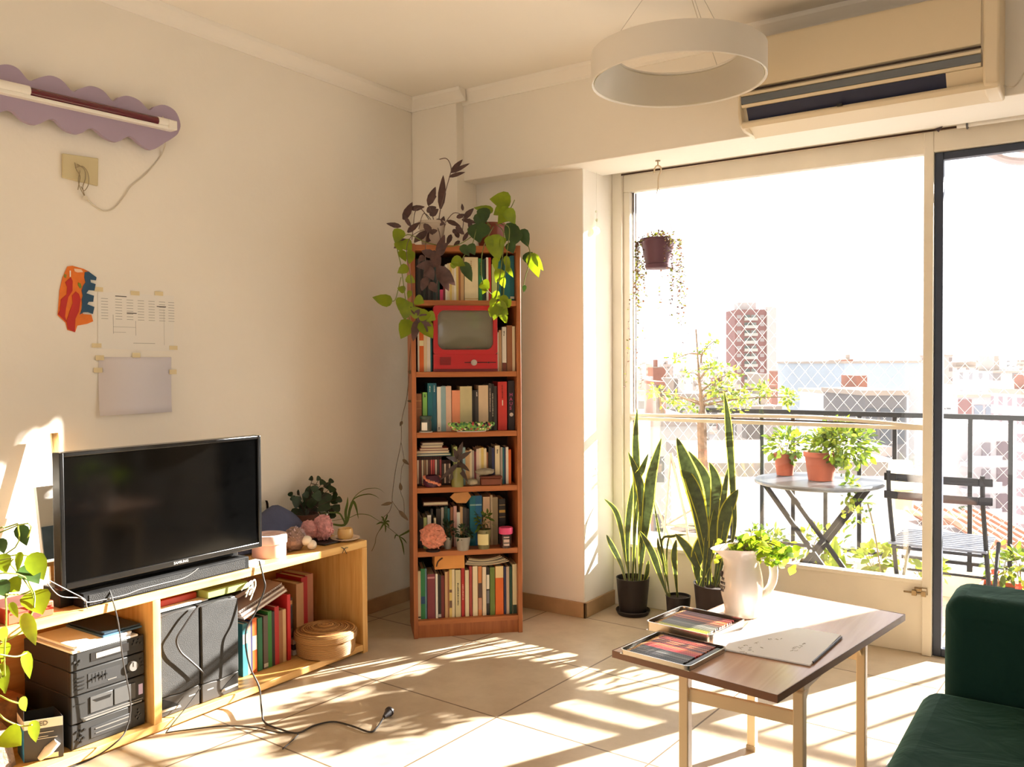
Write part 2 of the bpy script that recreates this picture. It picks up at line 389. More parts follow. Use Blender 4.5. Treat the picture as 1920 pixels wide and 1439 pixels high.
MB().box((-2.10, YRL-.022, .935), (1.1, YRL+.022, .962)).build('top_rail', DARKM, ra, bevel=.004)
MB().box((-2.42, YRL-.012, .148), (1.1, YRL+.012, .166)).build('bottom_rail', DARKM, ra)
for x in bars:
    MB().box((x-.011, YRL-.008, .166), (x+.011, YRL+.008, .936)).build('baluster', DARKM, ra)
for x in (-2.09, -.585, .92):
    MB().box((x-.014, YRL-.012, .115), (x+.014, YRL+.012, .15)).build('post_foot', DARKM, ra)
nm = MB(); zt, zb, x0, x1, st = 2.52, .12, -2.4, 1.05, .074
k = x0-(zt-zb)
def clipseg(xa, sgn):
    pts = []
    za, zz = zb, zt
    for s_ in range(0, 12):
        z = zb+(zt-zb)*s_/11; x = xa+sgn*(z-zb)*.83; pts.append((x, z))
    pts = [(x, z) for x, z in pts if x0 <= x <= x1]
    return pts
NY = 5.245
xa = x0-(zt-zb)
while xa < x1+(zt-zb):
    for sg in (1, -1):
        # line x = xa + sg*(z-zb)*.83, clipped to x0..x1
        z0_, z1_ = zb, zt
        if sg > 0: z0_ = max(z0_, zb+(x0-xa)/.83); z1_ = min(z1_, zb+(x1-xa)/.83)
        else: z0_ = max(z0_, zb+(xa-x1)/.83); z1_ = min(z1_, zb+(xa-x0)/.83)
        if z1_-z0_ > .02:
            nm.tube([(xa+sg*(z0_-zb)*.83, NY, z0_), (xa+sg*(z1_-zb)*.83, NY, z1_)],   .00095, 3, caps=False)
    xa += st
NETM = mat((240, 238, 240), .6, name='net_cord')
tag(nm.build('safety_net', NETM), 'white diamond mesh safety net stretched above the balcony railing', 'net')

# round folding table
tb = thing('folding_table', 'dark metal folding table with crossed legs carrying two clay pots', 'table', (-1.16, 4.37, ZB))
zt = .664
MB().lathe([(0,0),(.29,0),(.303,.006),(.306,.016),(.300,.022),(0,.024)], (-1.16, 4.37, zt-.02), 40).build('tabletop', mat((66, 68, 72), .35, var=.1, vs=10), tb)
def leg2(a, b, nm_='leg'): return MB().bar(a, b, .022, .012, up=(0,1,0)).build(nm_, DARKM, tb)
for yy in (4.26, 4.50):
    leg2((-1.395, yy, zt-.02), (-.895, yy, ZB)); leg2((-.935, yy+.02, zt-.02), (-1.40, yy+.02, ZB))
MB().cyl((-1.395, 4.27, .0), (-1.395, 4.53, .0), .008).build('cross_bar', DARKM, tb)
MB().cyl((-.905, 4.25, .0), (-.905, 4.51, .0), .008).build('cross_bar', DARKM, tb)
MB().cyl((-1.16, 4.24, .335), (-1.16, 4.54, .335), .007).build('pivot_rod', STEEL, tb)

# folding chair
ch = thing('folding_chair', 'dark slatted metal folding chair on the balcony behind the glass door', 'chair', (-.62, 4.6, ZB))
for z_ in (.70, .615):
    P = [(-.86, 4.40, z_), (-.8, 4.385, z_), (-.63, 4.38, z_), (-.46, 4.385, z_), (-.405, 4.40, z_)]
    s_ = MB()
    for a, b2 in zip(P[:-1], P[1:]): s_.bar(a, b2, .010, .036)
    s_.build('back_slat', DARKM, ch, bevel=.003)
for x in (-.84, -.445):
    MB().tube(bez([(x, 4.39, .73), (x, 4.41, .6), (x+.01, 4.47, .36), (x+.02, 4.60, ZB)]), .010, 6).build('back_leg', DARKM, ch)
    MB().tube([(x+.03, 4.80, .36), (x+.03, 4.42, ZB)], .009, 6).build('front_leg', DARKM, ch)
for i in range(9):
    y_ = 4.44+i*.048
    MB().box((-.85, y_, .368), (-.43, y_+.032, .380)).build('seat_slat', mat((96, 100, 112), .35, metal=.3), ch, bevel=.002)
MB().tube([(-.83, 4.43, .36), (-.83, 4.86, .36), (-.45, 4.86, .36), (-.45, 4.43, .36), (-.83, 4.43, .36)], .008, 6).build('seat_frame', DARKM, ch)
MB().cyl((-.83, 4.70, .2), (-.45, 4.70, .2), .006).build('stretcher', DARKM, ch)

# ---------------------------------------------------------------- plants on the balcony
TERRA = mat((140, 68, 44), .8, var=.15, vs=12, bump=.1, name='terracotta')
G1 = mat((128, 148, 34), .55, var=.25, vs=30, trans=.45, name='leaf_bright'); G2 = mat((84, 106, 34), .55, var=.3, vs=30, trans=.35, name='leaf_mid')
G3 = mat((40, 66, 34), .55, var=.3, vs=30, trans=.2, name='leaf_dark'); G4 = mat((156, 162, 56), .55, var=.25, vs=30, trans=.5, name='leaf_pale')
STEM = mat((110, 96, 52), .7, var=.2, vs=40, name='stem'); BARK = mat((92, 72, 56), .9, var=.3, vs=30, bump=.4, bs=60, name='bark')
def pot(name, c, r, h, m_, rim=.012, parent=None, sau=True, taper=.75):
    x, y, z = c
    MB().lathe([(r*taper*.9, 0), (r*taper, 0), (r*.97, h-.9*rim*2), (r*1.04, h-rim*2), (r*1.06, h), (r*.96, h), (r*.93, h-.012), (r*.92, h-.03)], (x, y, z), 30).build(name, m_, parent)
    MB().lathe([(0, 0), (r*.925, 0), (r*.92, .001)], (x, y, z+h-.03), 24).build('soil', SOIL, parent)
def bush(mb, c, rad, n, ls, rnd, mi=(0,), kind='ovate', up=.3, hollow=.45, w=.6):
    c = Vector(c); rad = Vector(rad)
    for _ in range(n):
        d = Vector((rnd.gauss(0,1), rnd.gauss(0,1), rnd.gauss(0,1))).normalized(); q = hollow+(1-hollow)*rnd.random()
        p = c+Vector((d.x*rad.x, d.y*rad.y, d.z*rad.z))*q
        dr = (d+Vector((rnd.uniform(-.6,.6), rnd.uniform(-.6,.6), rnd.uniform(-.6,.6)+up*.3))).normalized(); l = ls*rnd.uniform(.6, 1.3)
        nn = Vector((rnd.uniform(-1,1), rnd.uniform(-1,1), 1.2))
        mb.leaf(p, p+dr*l, nn, l*w, kind, droop=rnd.uniform(0,.3), mi=rnd.choice(mi))
def stems(mb, base, c, rad, n, r0, rnd, mi=0):
    base, c = Vector(base), Vector(c)
    for _ in range(n):
        d = Vector((rnd.uniform(-1,1)*rad[0], rnd.uniform(-1,1)*rad[1], rnd.uniform(-.5,1)*rad[2]))*.8
        e = c+d; mid = (base+e)/2+Vector((0,0,.12*(e-base).length))
        mb.tube(bez([base+Vector((rnd.uniform(-1,1), rnd.uniform(-1,1), 0))*r0*4, mid, e], 4), [r0]*9, 4, mi)
def potted(name, label, cat, c, r, h, pm, bc, brad, n, ls, seed, mi=(0,1), group=None, kind='ovate', mats=None, wv=.6, extra=None):
    rnd = random.Random(seed); t_ = thing(name, label, cat, c, 0, group)
    pot('pot', c, r, h, pm, parent=t_)
    st_ = MB(); stems(st_, (c[0], c[1], c[2]+h-.03), bc, brad, 9, .002, rnd); st_.build('stems', STEM, t_)
    mb = MB(); bush(mb, bc, brad, n, ls, rnd, mi, kind, w=wv)
    if extra: extra(mb, rnd)
    mb.build('foliage', mats or [G1, G2, G4], t_)
    return t_
zt = .669
def trail(mb, rnd):
    for _ in range(7):
        a = Vector((-1.12+rnd.uniform(-.05,.05), 4.27, .88)); e = a+Vector((rnd.uniform(.08,.24), rnd.uniform(-.08,.02), -.27-rnd.uniform(0,.12)))
        for q in bez([a, a+Vector((.09,-.03,.01)), e], 7): bush(mb, q, (.02,.02,.02), 3, .032, rnd, (0,1,2))
potted('potted_herb', 'small clay pot with bushy green plant, left on the balcony table', 'potted plant', (-1.345, 4.44, zt), .055, .112, TERRA, (-1.33, 4.44, .825), (.12,.10,.09), 260, .034, 3)
potted('potted_herb', 'larger clay pot with leafy plant spilling down over the balcony table edge', 'potted plant', (-1.14, 4.34, zt), .078, .14, TERRA, (-1.04, 4.34, .855), (.16,.12,.11), 520, .038, 4, extra=trail)
# tree in the left balcony corner
rnd = random.Random(8)
tr = thing('balcony_tree', 'thin tree with sparse yellow green leaves at the left end of the balcony', 'tree', (-2.03, 4.9, ZB))
trk = [at(1322, 990, Y=4.9), at(1316, 800, Y=4.9), at(1318, 770, Y=4.9), at(1312, 720, Y=4.9), at(1309, 680, Y=4.9), at(1305, 618, Y=4.9)]
trk[0] = Vector((trk[0].x, 4.9, .2))
MB().tube(bez(trk, 4), [.030]*5+[.026]*3+[.018]*3+[.010]*3+[.007]*3+[.005]*4, 8).build('trunk', BARK, tr)
fol = MB(); brn = MB()
for (x, y, rx, rz, n_, b_) in [(1225,735,.10,.05,90,770),(1262,750,.1,.06,110,765),(1290,700,.06,.05,40,720),(1270,672,.07,.03,50,675),(1335,690,.07,.06,120,720),
        (1345,730,.09,.08,150,760),(1390,745,.12,.06,150,765),(1430,730,.1,.05,110,755),(1368,765,.12,.05,110,772),(1318,655,.05,.06,60,690),(1340,640,.04,.03,24,680),(1300,765,.08,.05,70,765),(1372,700,.06,.05,60,745),(1480,745,.05,.07,110,770)]:
    c = at(x, y, Y=4.9+rnd.uniform(-.15,.15)); bush(fol, c, (rx, .1, rz), int(n_*.8), .026, rnd, (0,1,2), hollow=.1)
    brn.tube(bez([at(1314, b_-10, Y=4.9), (at(1314, b_-20, Y=4.9)+c)/2, c], 4), [.006]*4+[.003]*5, 5)
brn.build('branches', BARK, tr); fol.build('foliage', [G4, G1, G2], tr)
potx = MB().lathe([(.12,0),(.13,0),(.165,.24),(.175,.25),(.175,.27),(.155,.27),(.15,.25)], (-2.03, 4.9, ZB), 28); potx.build('pot', mat((170,150,128), .8, var=.1), tr)
MB().lathe([(0,0),(.15,0),(.15,.002)], (-2.03, 4.9, .235), 20).build('soil', SOIL, tr)
# stand and stakes at left of the balcony
st_ = MB().tube([at(1258,850,Y=4.5), at(1287,975,Y=4.5)], .010, 6).tube([at(1228,940,Y=4.5), at(1260,1020,Y=4.5)], .009, 6).tube([at(1240,983,Y=4.45), at(1320,992,Y=4.45)], .006, 5).tube([at(1240,990,Y=4.5), at(1300,955,Y=4.5)], .005, 5)
st_.tube([at(1258,850,Y=4.5), at(1240,1060,Y=4.4)], .007, 6).tube([at(1287,975,Y=4.5), at(1295,1080,Y=4.4)], .007, 6)
tag(st_.build('plant_stand', mat((140, 112, 96), .7, var=.2)), 'rusty thin rod plant stand on the balcony behind the tallest leaves', 'stand')
# planters along the low wall
def planter(x0, x1, y0, label, col, seed, n, ls, hh, kind='ovate', mi=(0,1,2), flowers=False):
    t_ = thing('planter_box', label, 'planter', ((x0+x1)/2, y0+.07, ZB))
    b_ = MB(); y1 = y0+.15; z0, z1 = ZB, .13
    b_.add([(x0+.012,y0+.012,z0),(x1-.012,y0+.012,z0),(x1-.012,y1-.012,z0),(x0+.012,y1-.012,z0),(x0,y0,z1),(x1,y0,z1),(x1,y1,z1),(x0,y1,z1)], [(0,3,2,1),(0,1,5,4),(1,2,6,5),(2,3,7,6),(3,0,4,7)])
    b_.box((x0-.006,y0-.006,z1-.018),(x1+.006,y0+.006,z1)).box((x0-.006,y1-.006,z1-.018),(x1+.006,y1+.006,z1)).box((x0-.006,y0,z1-.018),(x0+.006,y1,z1)).box((x1-.006,y0,z1-.018),(x1+.006,y1,z1))
    b_.build('box', col, t_); MB().box((x0+.01,y0+.01,z1-.05),(x1-.01,y1-.01,z1-.02)).build('soil', SOIL, t_)
    rnd = random.Random(seed); s2 = MB(); fo = MB()
    k = max(2, int((x1-x0)/.09))
    for i in range(k):
        cx = x0+.04+(x1-x0-.08)*(i+.5)/k; c = (cx, y0+.07, z1+hh*.55); stems(s2, (cx, y0+.07, z1-.03), c, (.05,.05,hh*.4), 5, .002, rnd)
        bush(fo, c, (.08,.08,hh*.5), n, ls, rnd, mi, kind)
    s2.build('stems', STEM, t_); fo.build('foliage', [G1, G4, G2], t_)
    if flowers:
        fl = MB()
        for _ in range(5):
            c = Vector((rnd.uniform(x0+.05,x1-.05), y0+.02, z1+rnd.uniform(.0,.1)))
            for a in range(5): fl.leaf(c, c+Vector((cos(a*1.26)*.02, -.008, sin(a*1.26)*.02)), (0,-1,0), .016)
        fl.build('blossoms', mat((232, 70, 48), .5, trans=.3), t_)
planter(-.50, .02, 4.83, 'orange planter box with leafy green plants and red blossoms behind the door', mat((206, 98, 60), .6), 21, 70, .042, .2, flowers=True)
planter(-1.42, -1.12, 4.83, 'planter box with pale leafy plant behind the crossed table legs', mat((150, 132, 112), .7), 22, 60, .04, .2)
planter(-1.75, -1.46, 4.83, 'planter box of bushy greenery left of the folding table legs', mat((140, 120, 100), .7), 23, 70, .036, .17)
t_ = potted('potted_geranium', 'pale broad leaved plant in white pot right of the table legs', 'potted plant', (-.99, 4.86, ZB), .07, .14, mat((228,214,214), .6), (-.99, 4.86, .20), (.09,.08,.07), 46, .062, 31, mi=(0,2), wv=.95)
t_ = potted('potted_geranium', 'pale broad leaved plant in low pot beneath the folding chair', 'potted plant', (-.74, 4.83, ZB), .06, .12, mat((220,208,200), .6), (-.74, 4.83, .17), (.08,.08,.07), 40, .058, 32, mi=(0,2), wv=.95)
bb = thing('broad_leaf_plant', 'single upright broad green leaf plant between the crossed table legs', 'potted plant', (-1.16, 4.75, ZB))
pot('pot', (-1.16, 4.75, ZB), .06, .12, mat((150,130,112), .7), parent=bb)
lf = MB(); c = Vector((-1.16, 4.75, .08))
for dx, h_, w_ in ((-.02,.24,.07),(.03,.15,.06),(.07,.10,.05),(-.07,.10,.05)): lf.leaf(c, c+Vector((dx, .0, h_)), (0,-1,.1), w_, 'ovate', droop=.1, mi=0)
lf.build('leaves', G1, bb)
sp_ = thing('young_seedling', 'tall thin stem with a small leaf tuft standing right of the folding table', 'plant', (-.97, 4.8, ZB))
pot('pot', (-.93, 4.74, ZB), .05, .1, mat((150,130,112), .7), parent=sp_)
MB().tube(bez([(-.93, 4.74, .07), at(1640, 1000, Y=4.76), at(1627, 945, Y=4.8)]), .0035, 5).build('stem', STEM, sp_)
lf = MB(); c = at(1627, 945, Y=4.8)
for a in range(7): lf.leaf(c, c+Vector((cos(a*.9)*.05, sin(a*.9)*.05, .01)), (0,0,1), .02, droop=.2)
lf.build('leaves', G1, sp_)
# white post with stacked plastic containers
wp = thing('white_post', 'white pole with upturned plastic tubs on the balcony right of the table', 'pole', (-1.0, 5.05, ZB))
p0 = at(1682, 800, Y=5.05)
MB().box((p0.x-.022, 5.03, ZB), (p0.x+.022, 5.06, .60)).build('post', WSAT, wp)
MB().lathe([(.07,0),(.075,.02),(.06,.14),(.055,.15)], (p0.x+.02, 5.04, .56), 20).build('tub', mat((232,226,214), .4, trans=.3), wp)
MB().lathe([(.045,0),(.05,.1),(.052,.105)], (p0.x+.04, 5.04, .45), 20).build('tub', mat((214,190,150), .5), wp)
# curved awning arm above the door, outside
aw = MB().tube(bez([at(1835,278,Y=4.5), at(1862,290,Y=4.5), at(1900,302,Y=4.5), at(1960,300,Y=4.5), at(2010,280,Y=4.5)]), .018, 8)
aw.tube(bez([at(1880,272,Y=4.45), at(1915,285,Y=4.45), at(1980,288,Y=4.45)]), .005, 5)
aw.tube([at(2000,285,Y=4.5), (.35, 4.21, 2.2)], .014, 6)
tag(aw.build('awning_arm', mat((150,140,146), .5)), 'grey curved awning arm outside above the glass door', 'awning arm')
# ================================================================ the city beyond
ZG = -32.0
def cmat(rgb, *a, **k):
    q = []
    for v in rgb:
        l = lin(v)*.62; q.append(255*(1.055*l**(1/2.4)-.055))
    return mat(tuple(q), *a, **k)
FAC = {}
def facade(c, cw, sx=3.2, sz=3.0, wf=.45, key=None):
    """painted wall with rows of windows as a procedural pattern"""
    key = (c, cw, sx, sz, wf)
    if key in FAC: return FAC[key]
    m = bpy.data.materials.new('facade_%d' % len(FAC)); m.use_nodes = True; n = m.node_tree; b = n.nodes['Principled BSDF']; FAC[key] = m
    t = n.nodes.new('ShaderNodeTexCoord'); s = n.nodes.new('ShaderNodeSeparateXYZ'); n.links.new(t.outputs['Object'], s.inputs[0])
    def frac(src, p):
        a = n.nodes.new('ShaderNodeMath'); a.operation = 'DIVIDE'; a.inputs[1].default_value = p; n.links.new(src, a.inputs[0])
        f_ = n.nodes.new('ShaderNodeMath'); f_.operation = 'FRACT'; n.links.new(a.outputs[0], f_.inputs[0])
        g = n.nodes.new('ShaderNodeMath'); g.operation = 'LESS_THAN'; g.inputs[1].default_value = wf; n.links.new(f_.outputs[0], g.inputs[0]); return g.outputs[0]
    ad = n.nodes.new('ShaderNodeMath'); ad.operation = 'ADD'; n.links.new(s.outputs['X'], ad.inputs[0]); n.links.new(s.outputs['Y'], ad.inputs[1])
    mu = n.nodes.new('ShaderNodeMath'); mu.operation = 'MULTIPLY'; n.links.new(frac(ad.outputs[0], sx), mu.inputs[0]); n.links.new(frac(s.outputs['Z'], sz), mu.inputs[1])
    mx = n.nodes.new('ShaderNodeMix'); mx.data_type = 'RGBA'; mx.inputs[6].default_value = (*[lin(v)*.66 for v in c], 1); mx.inputs[7].default_value = (*[lin(v)*.58 for v in cw], 1)
    n.links.new(mu.outputs[0], mx.inputs[0]); n.links.new(mx.outputs[2], b.inputs['Base Color']); b.inputs['Roughness'].default_value = .8
    return m
ROOF = cmat((214, 200, 190), .9, var=.1, vs=.2, name='roof_plain'); BRICK = cmat((196, 140, 124), .9, var=.12, vs=.4, name='far_brick')
WINM = cmat((120, 128, 140), .3, name='far_window'); WHT = cmat((236, 234, 236), .8, var=.04, vs=.1, name='far_white'); BLW = cmat((210, 226, 244), .85, var=.05, vs=.1, name='far_blue_white')
OCC = []
def free_d(x0, x1, d, deep):
    """move a block outwards (it keeps its size in the view) until it stands clear of the others"""
    while True:
        k = d/(d+deep); u0 = min(x0, 960+(x0-960)*k)-6; u1 = max(x1, 960+(x1-960)*k)+6
        for (a, b, e, f) in OCC:
            if u0 < b and a < u1 and d*.96 < f and e < (d+deep)*1.04: d *= 1.06; break
        else: break
    OCC.append((u0, u1, d*.96, (d+deep)*1.04)); return d
def bld(x0, x1, y, d, deep, z0=ZG, mats=None):
    """footprint of a block whose top edge shows from x0 to x1 at height y, d metres out; returns frame"""
    d = free_d(x0, x1, d, deep)
    A, B = pt(x0, y, d), pt(x1, y, d); ux = Vector((B.x-A.x, B.y-A.y, 0)); L = ux.length; ux.normalize(); uy = Vector((-ux.y, ux.x, 0))
    return Matrix(((ux.x, uy.x, 0, A.x), (ux.y, uy.y, 0, A.y), (0, 0, 1, z0), (0, 0, 0, 1))), L, A.z-z0
def simple_building(label, x0, x1, y, d, deep, m_, group=None, roofbits=0, seed=0, cat='building'):
    M, L, H = bld(x0, x1, y, d, deep); t_ = thing('building', label, cat, M=M, group=group)
    MB().box((0,0,0), (L,deep,H)).build('wall', m_, t_, local=True)
    rb = MB().box((-.15,-.15,H), (L+.15,deep+.15,H+.35)); rb.build('roof_edge', ROOF, t_, local=True)
    rnd = random.Random(seed)
    for _ in range(roofbits):
        w_ = rnd.uniform(.12,.3)*L; x_ = rnd.uniform(0, L-w_); h_ = rnd.uniform(.8, 2.6)
        MB().box((x_, deep*.2, H+.35), (x_+w_, deep*.6, H+.35+h_)).build('rooftop_hut', rnd.choice([WHT, ROOF, BRICK]), t_, local=True)
    return t_, L, H
# ground
tag(struct(MB().box((-900, 30, ZG-1), (900, 2600, ZG)).build('city_ground', cmat((196,188,180), .95, var=.15, vs=.02))), 'pale city ground far below between the buildings', 'ground')
bpy.data.objects['city_ground']['kind'] = 'structure'
M, L, H = bld(1794, 1898, 795, 38, 4); T = thing('apartment_building', 'white apartment building with stacked balconies behind the chair back', 'building', M=M)
MB().box((0,0,0), (L,4,H)).build('wall', cmat((236,230,234), .8, var=.04, vs=.3), T, local=True)
for i in range(5):
    z = H-1.2-i*1.15
    MB().box((0.05*L,-.7,z-.62), (L*.66,0,z-.45)).box((0.05*L,-.72,z-.6), (L*.66,-.66,z-.15)).build('balcony', cmat((222,220,232), .7), T, local=True)
    MB().box((L*.45,-.05,z-.4), (L*.6,0,z+.35)).build('window', cmat((170,160,168), .4), T, local=True)
    MB().box((L*.72,-.05,z-.4), (L*.95,0,z+.4)).build('window', cmat((150,132,140), .4), T, local=True)
# brick tower with white balconies
M, L, H = bld(1378, 1437, 581, 330, 14); T = thing('tower_block', 'tall brick red apartment tower with white balconies rising above the skyline', 'building', M=M)
MB().box((0,0,0), (L,14,H)).build('wall', cmat((178, 136, 136), .9, var=.06, vs=.2), T, local=True)
MB().box((L,-1,0), (L+3.6,14,H+1)).build('side_wall', WHT, T, local=True)
MB().box((2,3,H), (L-3,9,H+3)).build('rooftop_hut', WHT, T, local=True)
for i in range(13):
    z = H-3.2-i*2.95
    bm_ = MB().box((L*.28,-1.3,z-1.0), (L*.70,0,z-.7)).box((L*.28,-1.35,z-.7), (L*.70,-1.2,z+.1)).build('balcony', cmat((226,230,226), .6), T, local=True)
    MB().box((L*.30,-.06,z-.5), (L*.48,0,z+1.2)).build('window', cmat((130,150,150), .3), T, local=True)
    MB().box((L*.52,-.06,z-.5), (L*.68,0,z+1.2)).build('window', cmat((170,186,184), .3), T, local=True)
    MB().box((L*.06,-.06,z-.2), (L*.20,0,z+1.1)).build('window', cmat((200,196,200), .3), T, local=True)
    MB().box((L*.80,-.06,z-.2), (L*.93,0,z+1.1)).build('window', cmat((204,198,202), .3), T, local=True)
# big pale blue white block in the middle with stepped front
simple_building('broad pale blue white blind wall of a block behind the window, stepping down right', 1583, 1760, 682, 120, 30, BLW, roofbits=0)
simple_building('pale blue low wing in front of the broad blind wall block', 1563, 1690, 740, 85, 10, BLW, roofbits=1, seed=3)
t_, L, H = simple_building('grey panelled rooftop building right of the pale blue low wing', 1667, 1752, 724, 75, 10, cmat((206,194,190), .85, var=.08, vs=.3), roofbits=0)
for i in range(7): MB().box((L*(i+.1)/7, -.08, H-4), (L*(i+.9)/7, 0, H-.5)).build('panel', cmat((196,184,182), .8), t_, local=True)
t_, L, H = simple_building('dark grey flat roofed house with large windows under the balcony rail', 1622, 1700, 742, 60, 8, cmat((150,150,156), .85, var=.1, vs=.3), roofbits=0)
for i in range(3): MB().box((L*(i+.1)/3, -.06, H-3.4), (L*(i+.85)/3, 0, H-.9)).build('window', WINM, t_, local=True)
simple_building('grey mauve building wall seen through the net above the clay pots', 1560, 1780, 826, 38, 8, cmat((196,184,190), .85, var=.08, vs=.3), roofbits=0)
simple_building('pale brick house low behind the folding chair', 1611, 1662, 855, 33, 4, cmat((212,186,178), .85, var=.1, vs=.5), roofbits=0)
simple_building('long pale lavender blind wall building just below the balcony rail', 1340, 1680, 893, 22, 6, mat((222,224,238), .85, var=.04, vs=.3))
simple_building('pale beige stained wall building below the folding chair back', 1640, 1790, 918, 20, 5, mat((214,202,184), .85, var=.15, vs=.6))
# red brick towers left of centre
for (x0, x1, y, d, lab) in [(1464,1487,697,260,'slim brick red block left of the potted herbs, seen above the rail'), (1537,1560,704,220,'slim salmon brick block just left of the broad pale wall'), (1447,1482,735,120,'brown brick block behind the small orange shrub top'), (1225,1248,690,300,'small brick block far left in the window'), (1590,1600,675,400,'tiny far block on the skyline above the broad wall')]:
    simple_building(lab, x0, x1, y, d, 12, BRICK, roofbits=1, seed=x0)
for (x0, x1, y, d, c, lab) in [(1488,1536,712,200,(232,226,224),'white balconied block between the two brick blocks'), (1480,1570,738,130,(222,212,208),'pale terraced block with dark openings below the brick blocks'), (1495,1565,755,95,(212,204,204),'lower pale terraced block just above the railing'),
        (1558,1586,700,170,(240,238,240),'narrow white block left of the broad pale wall'), (1200,1255,738,110,(214,206,200),'pale low block at the far left of the window'), (1255,1330,745,90,(222,216,212),'pale block behind the balcony tree trunk'),
        (1330,1378,730,150,(210,206,206),'pale grey block left of the brick tower'), (1400,1462,770,70,(216,208,206),'pale flat roofed block right of the long leaf tip'), (1195,1310,800,45,(238,234,228),'bright white house low at left behind the leaves'),
        (1330,1420,815,50,(206,204,206),'grey white house behind the long striped leaf'), (1420,1560,800,55,(226,222,222),'white house above the small clay pot')]:
    simple_building(lab, x0, x1, y, d, 10, facade(c, tuple(int(v*.74) for v in c), 3.1, 3.0, .45), roofbits=2, seed=x0+1)
# right side: apartment building with balconies
M, L, H = bld(1752, 1786, 722, 46, 5); T = thing('apartment_building', 'narrow white blind wall with small dark vents seen through the door', 'building', M=M)
MB().box((0,0,0), (L,5,H)).build('wall', WHT, T, local=True)
for i in range(7): MB().box((L*.55,-.04,H-2.2-i*1.1), (L*.9,0,H-2.1-i*1.1)).build('vent', WINM, T, local=True)
t_, L, H = simple_building('penthouse with arched windows and brick end above the white apartment building', 1796, 1892, 746, 60, 8, cmat((216,206,214), .8, var=.05, vs=.3))
MB().box((0,-.1,H-3), (L*.26,0,H-.2)).build('brick_panel', cmat((176,132,132), .9, var=.1, vs=.5), t_, local=True)
for i in range(3): MB().box((L*(.32+i*.22),-.1,H-2.6), (L*(.48+i*.22),0,H-.8)).build('window', cmat((160,170,190), .3), t_, local=True)
t_, L, H = simple_building('pink white tall building at the right edge beside the balconies', 1916, 1990, 740, 62, 4, facade((236,224,228), (196,176,188), 1.2, 1.3, .5), roofbits=1, seed=9)
for (x0, x1, y, d, c, lab) in [(1760,1786,668,260,(222,206,206),'far brownish rooftop block right of the door frame'), (1778,1862,690,170,(236,226,226),'pale long block on the skyline behind the door glass'), (1862,1930,700,140,(226,216,216),'pale block with dark roofline near the right edge'), (1752,1800,700,110,(224,232,242),'pale blue white block just right of the door frame'), (1815,1880,712,95,(232,226,228),'white terraced block above the penthouse')]:
    simple_building(lab, x0, x1, y, d, 12, facade(c, tuple(int(v*.8) for v in c), 3.1, 3.0, .4), roofbits=2, seed=x0+2)
# tiled roofs and greenery low behind the chair
def tiled(label, x0, x1, y0, y1, d):
    A, B = pt(x0, y1, d), pt(x1, y1, d); z1_ = pt(x0, y0, d+3).z; u = Vector((B.x-A.x, B.y-A.y, 0)); L = u.length
    M = Matrix.Translation((A.x, A.y, ZG)) @ Matrix.Rotation(atan2(u.y, u.x), 4, 'Z')
    t_ = thing('tiled_roof_house', label, 'house', M=M)
    MB().box((0,0,0), (L,3,A.z-ZG-.05)).build('wall', WHT, t_, local=True)
    mb = MB(); n_ = int(L/.3); za = A.z-ZG; zz = z1_-ZG
    for i in range(n_): mb.tube([(L*(i+.5)/n_, -.2, za-.05), (L*(i+.5)/n_, 3.2, max(zz, za+.4))], .13, 6)
    mb.add([(0,-.2,za-.08),(L,-.2,za-.08),(L,3.2,max(zz,za+.4)-.03),(0,3.2,max(zz,za+.4)-.03)], [(0,1,2,3)])
    mb.build('tiled_roof', cmat((206,150,120), .85, var=.15, vs=3), t_, local=True)
tiled('house with orange tiled roof low behind the chair seat', 1765, 1842, 968, 1000, 30)
tiled('house with reddish roof strip at the right below the shrubs', 1845, 1960, 1000, 1018, 26)
rnd = random.Random(5)
def tree_far(label, x, y, d, r, group=None):
    q_ = r*1620/d*1.5; d = free_d(x-q_, x+q_, d-r*1.3, r*2.6)+r*1.3; c = pt(x, y, d); t_ = thing('tree', label, 'tree', (c.x, c.y, ZG), 0, group)
    mb = MB()
    for _ in range(5): mb.blob(c+Vector((rnd.uniform(-.6,.6)*r, rnd.uniform(-.6,.6)*r, rnd.uniform(-.4,.3)*r)), (r*.6, r*.6, r*.5), 10, 7, jit=.22, sm=False)
    mb.build('crown', cmat((112,128,96), .95, var=.35, vs=1.5), t_)
    MB().cyl((c.x, c.y, ZG), (c.x, c.y, c.z), .25, .15, 6).build('trunk', BARK, t_)
for i, (x, y, d, r) in enumerate([(1778,968,40,1.0),(1815,975,31,.6),(1860,985,36,1.1),(1893,990,30,.8),(1925,975,42,1.4),(1838,962,47,.9)]):
    tree_far(['dark green tree left of the chair post, behind the chair slats', 'small green tree directly behind the chair post', 'dense green tree right of the chair post', 'green tree beside the second baluster right of the door frame', 'green tree at the right edge of the view', 'distant green tree crown above the tiled roof'][i], x, y, d, r)
tree_far('dark green tree behind the small clay pot', 1470, 828, 60, 3.2)
tree_far('dark round treetop left of the long leaf, below the rail', 1335, 790, 80, 4.0)
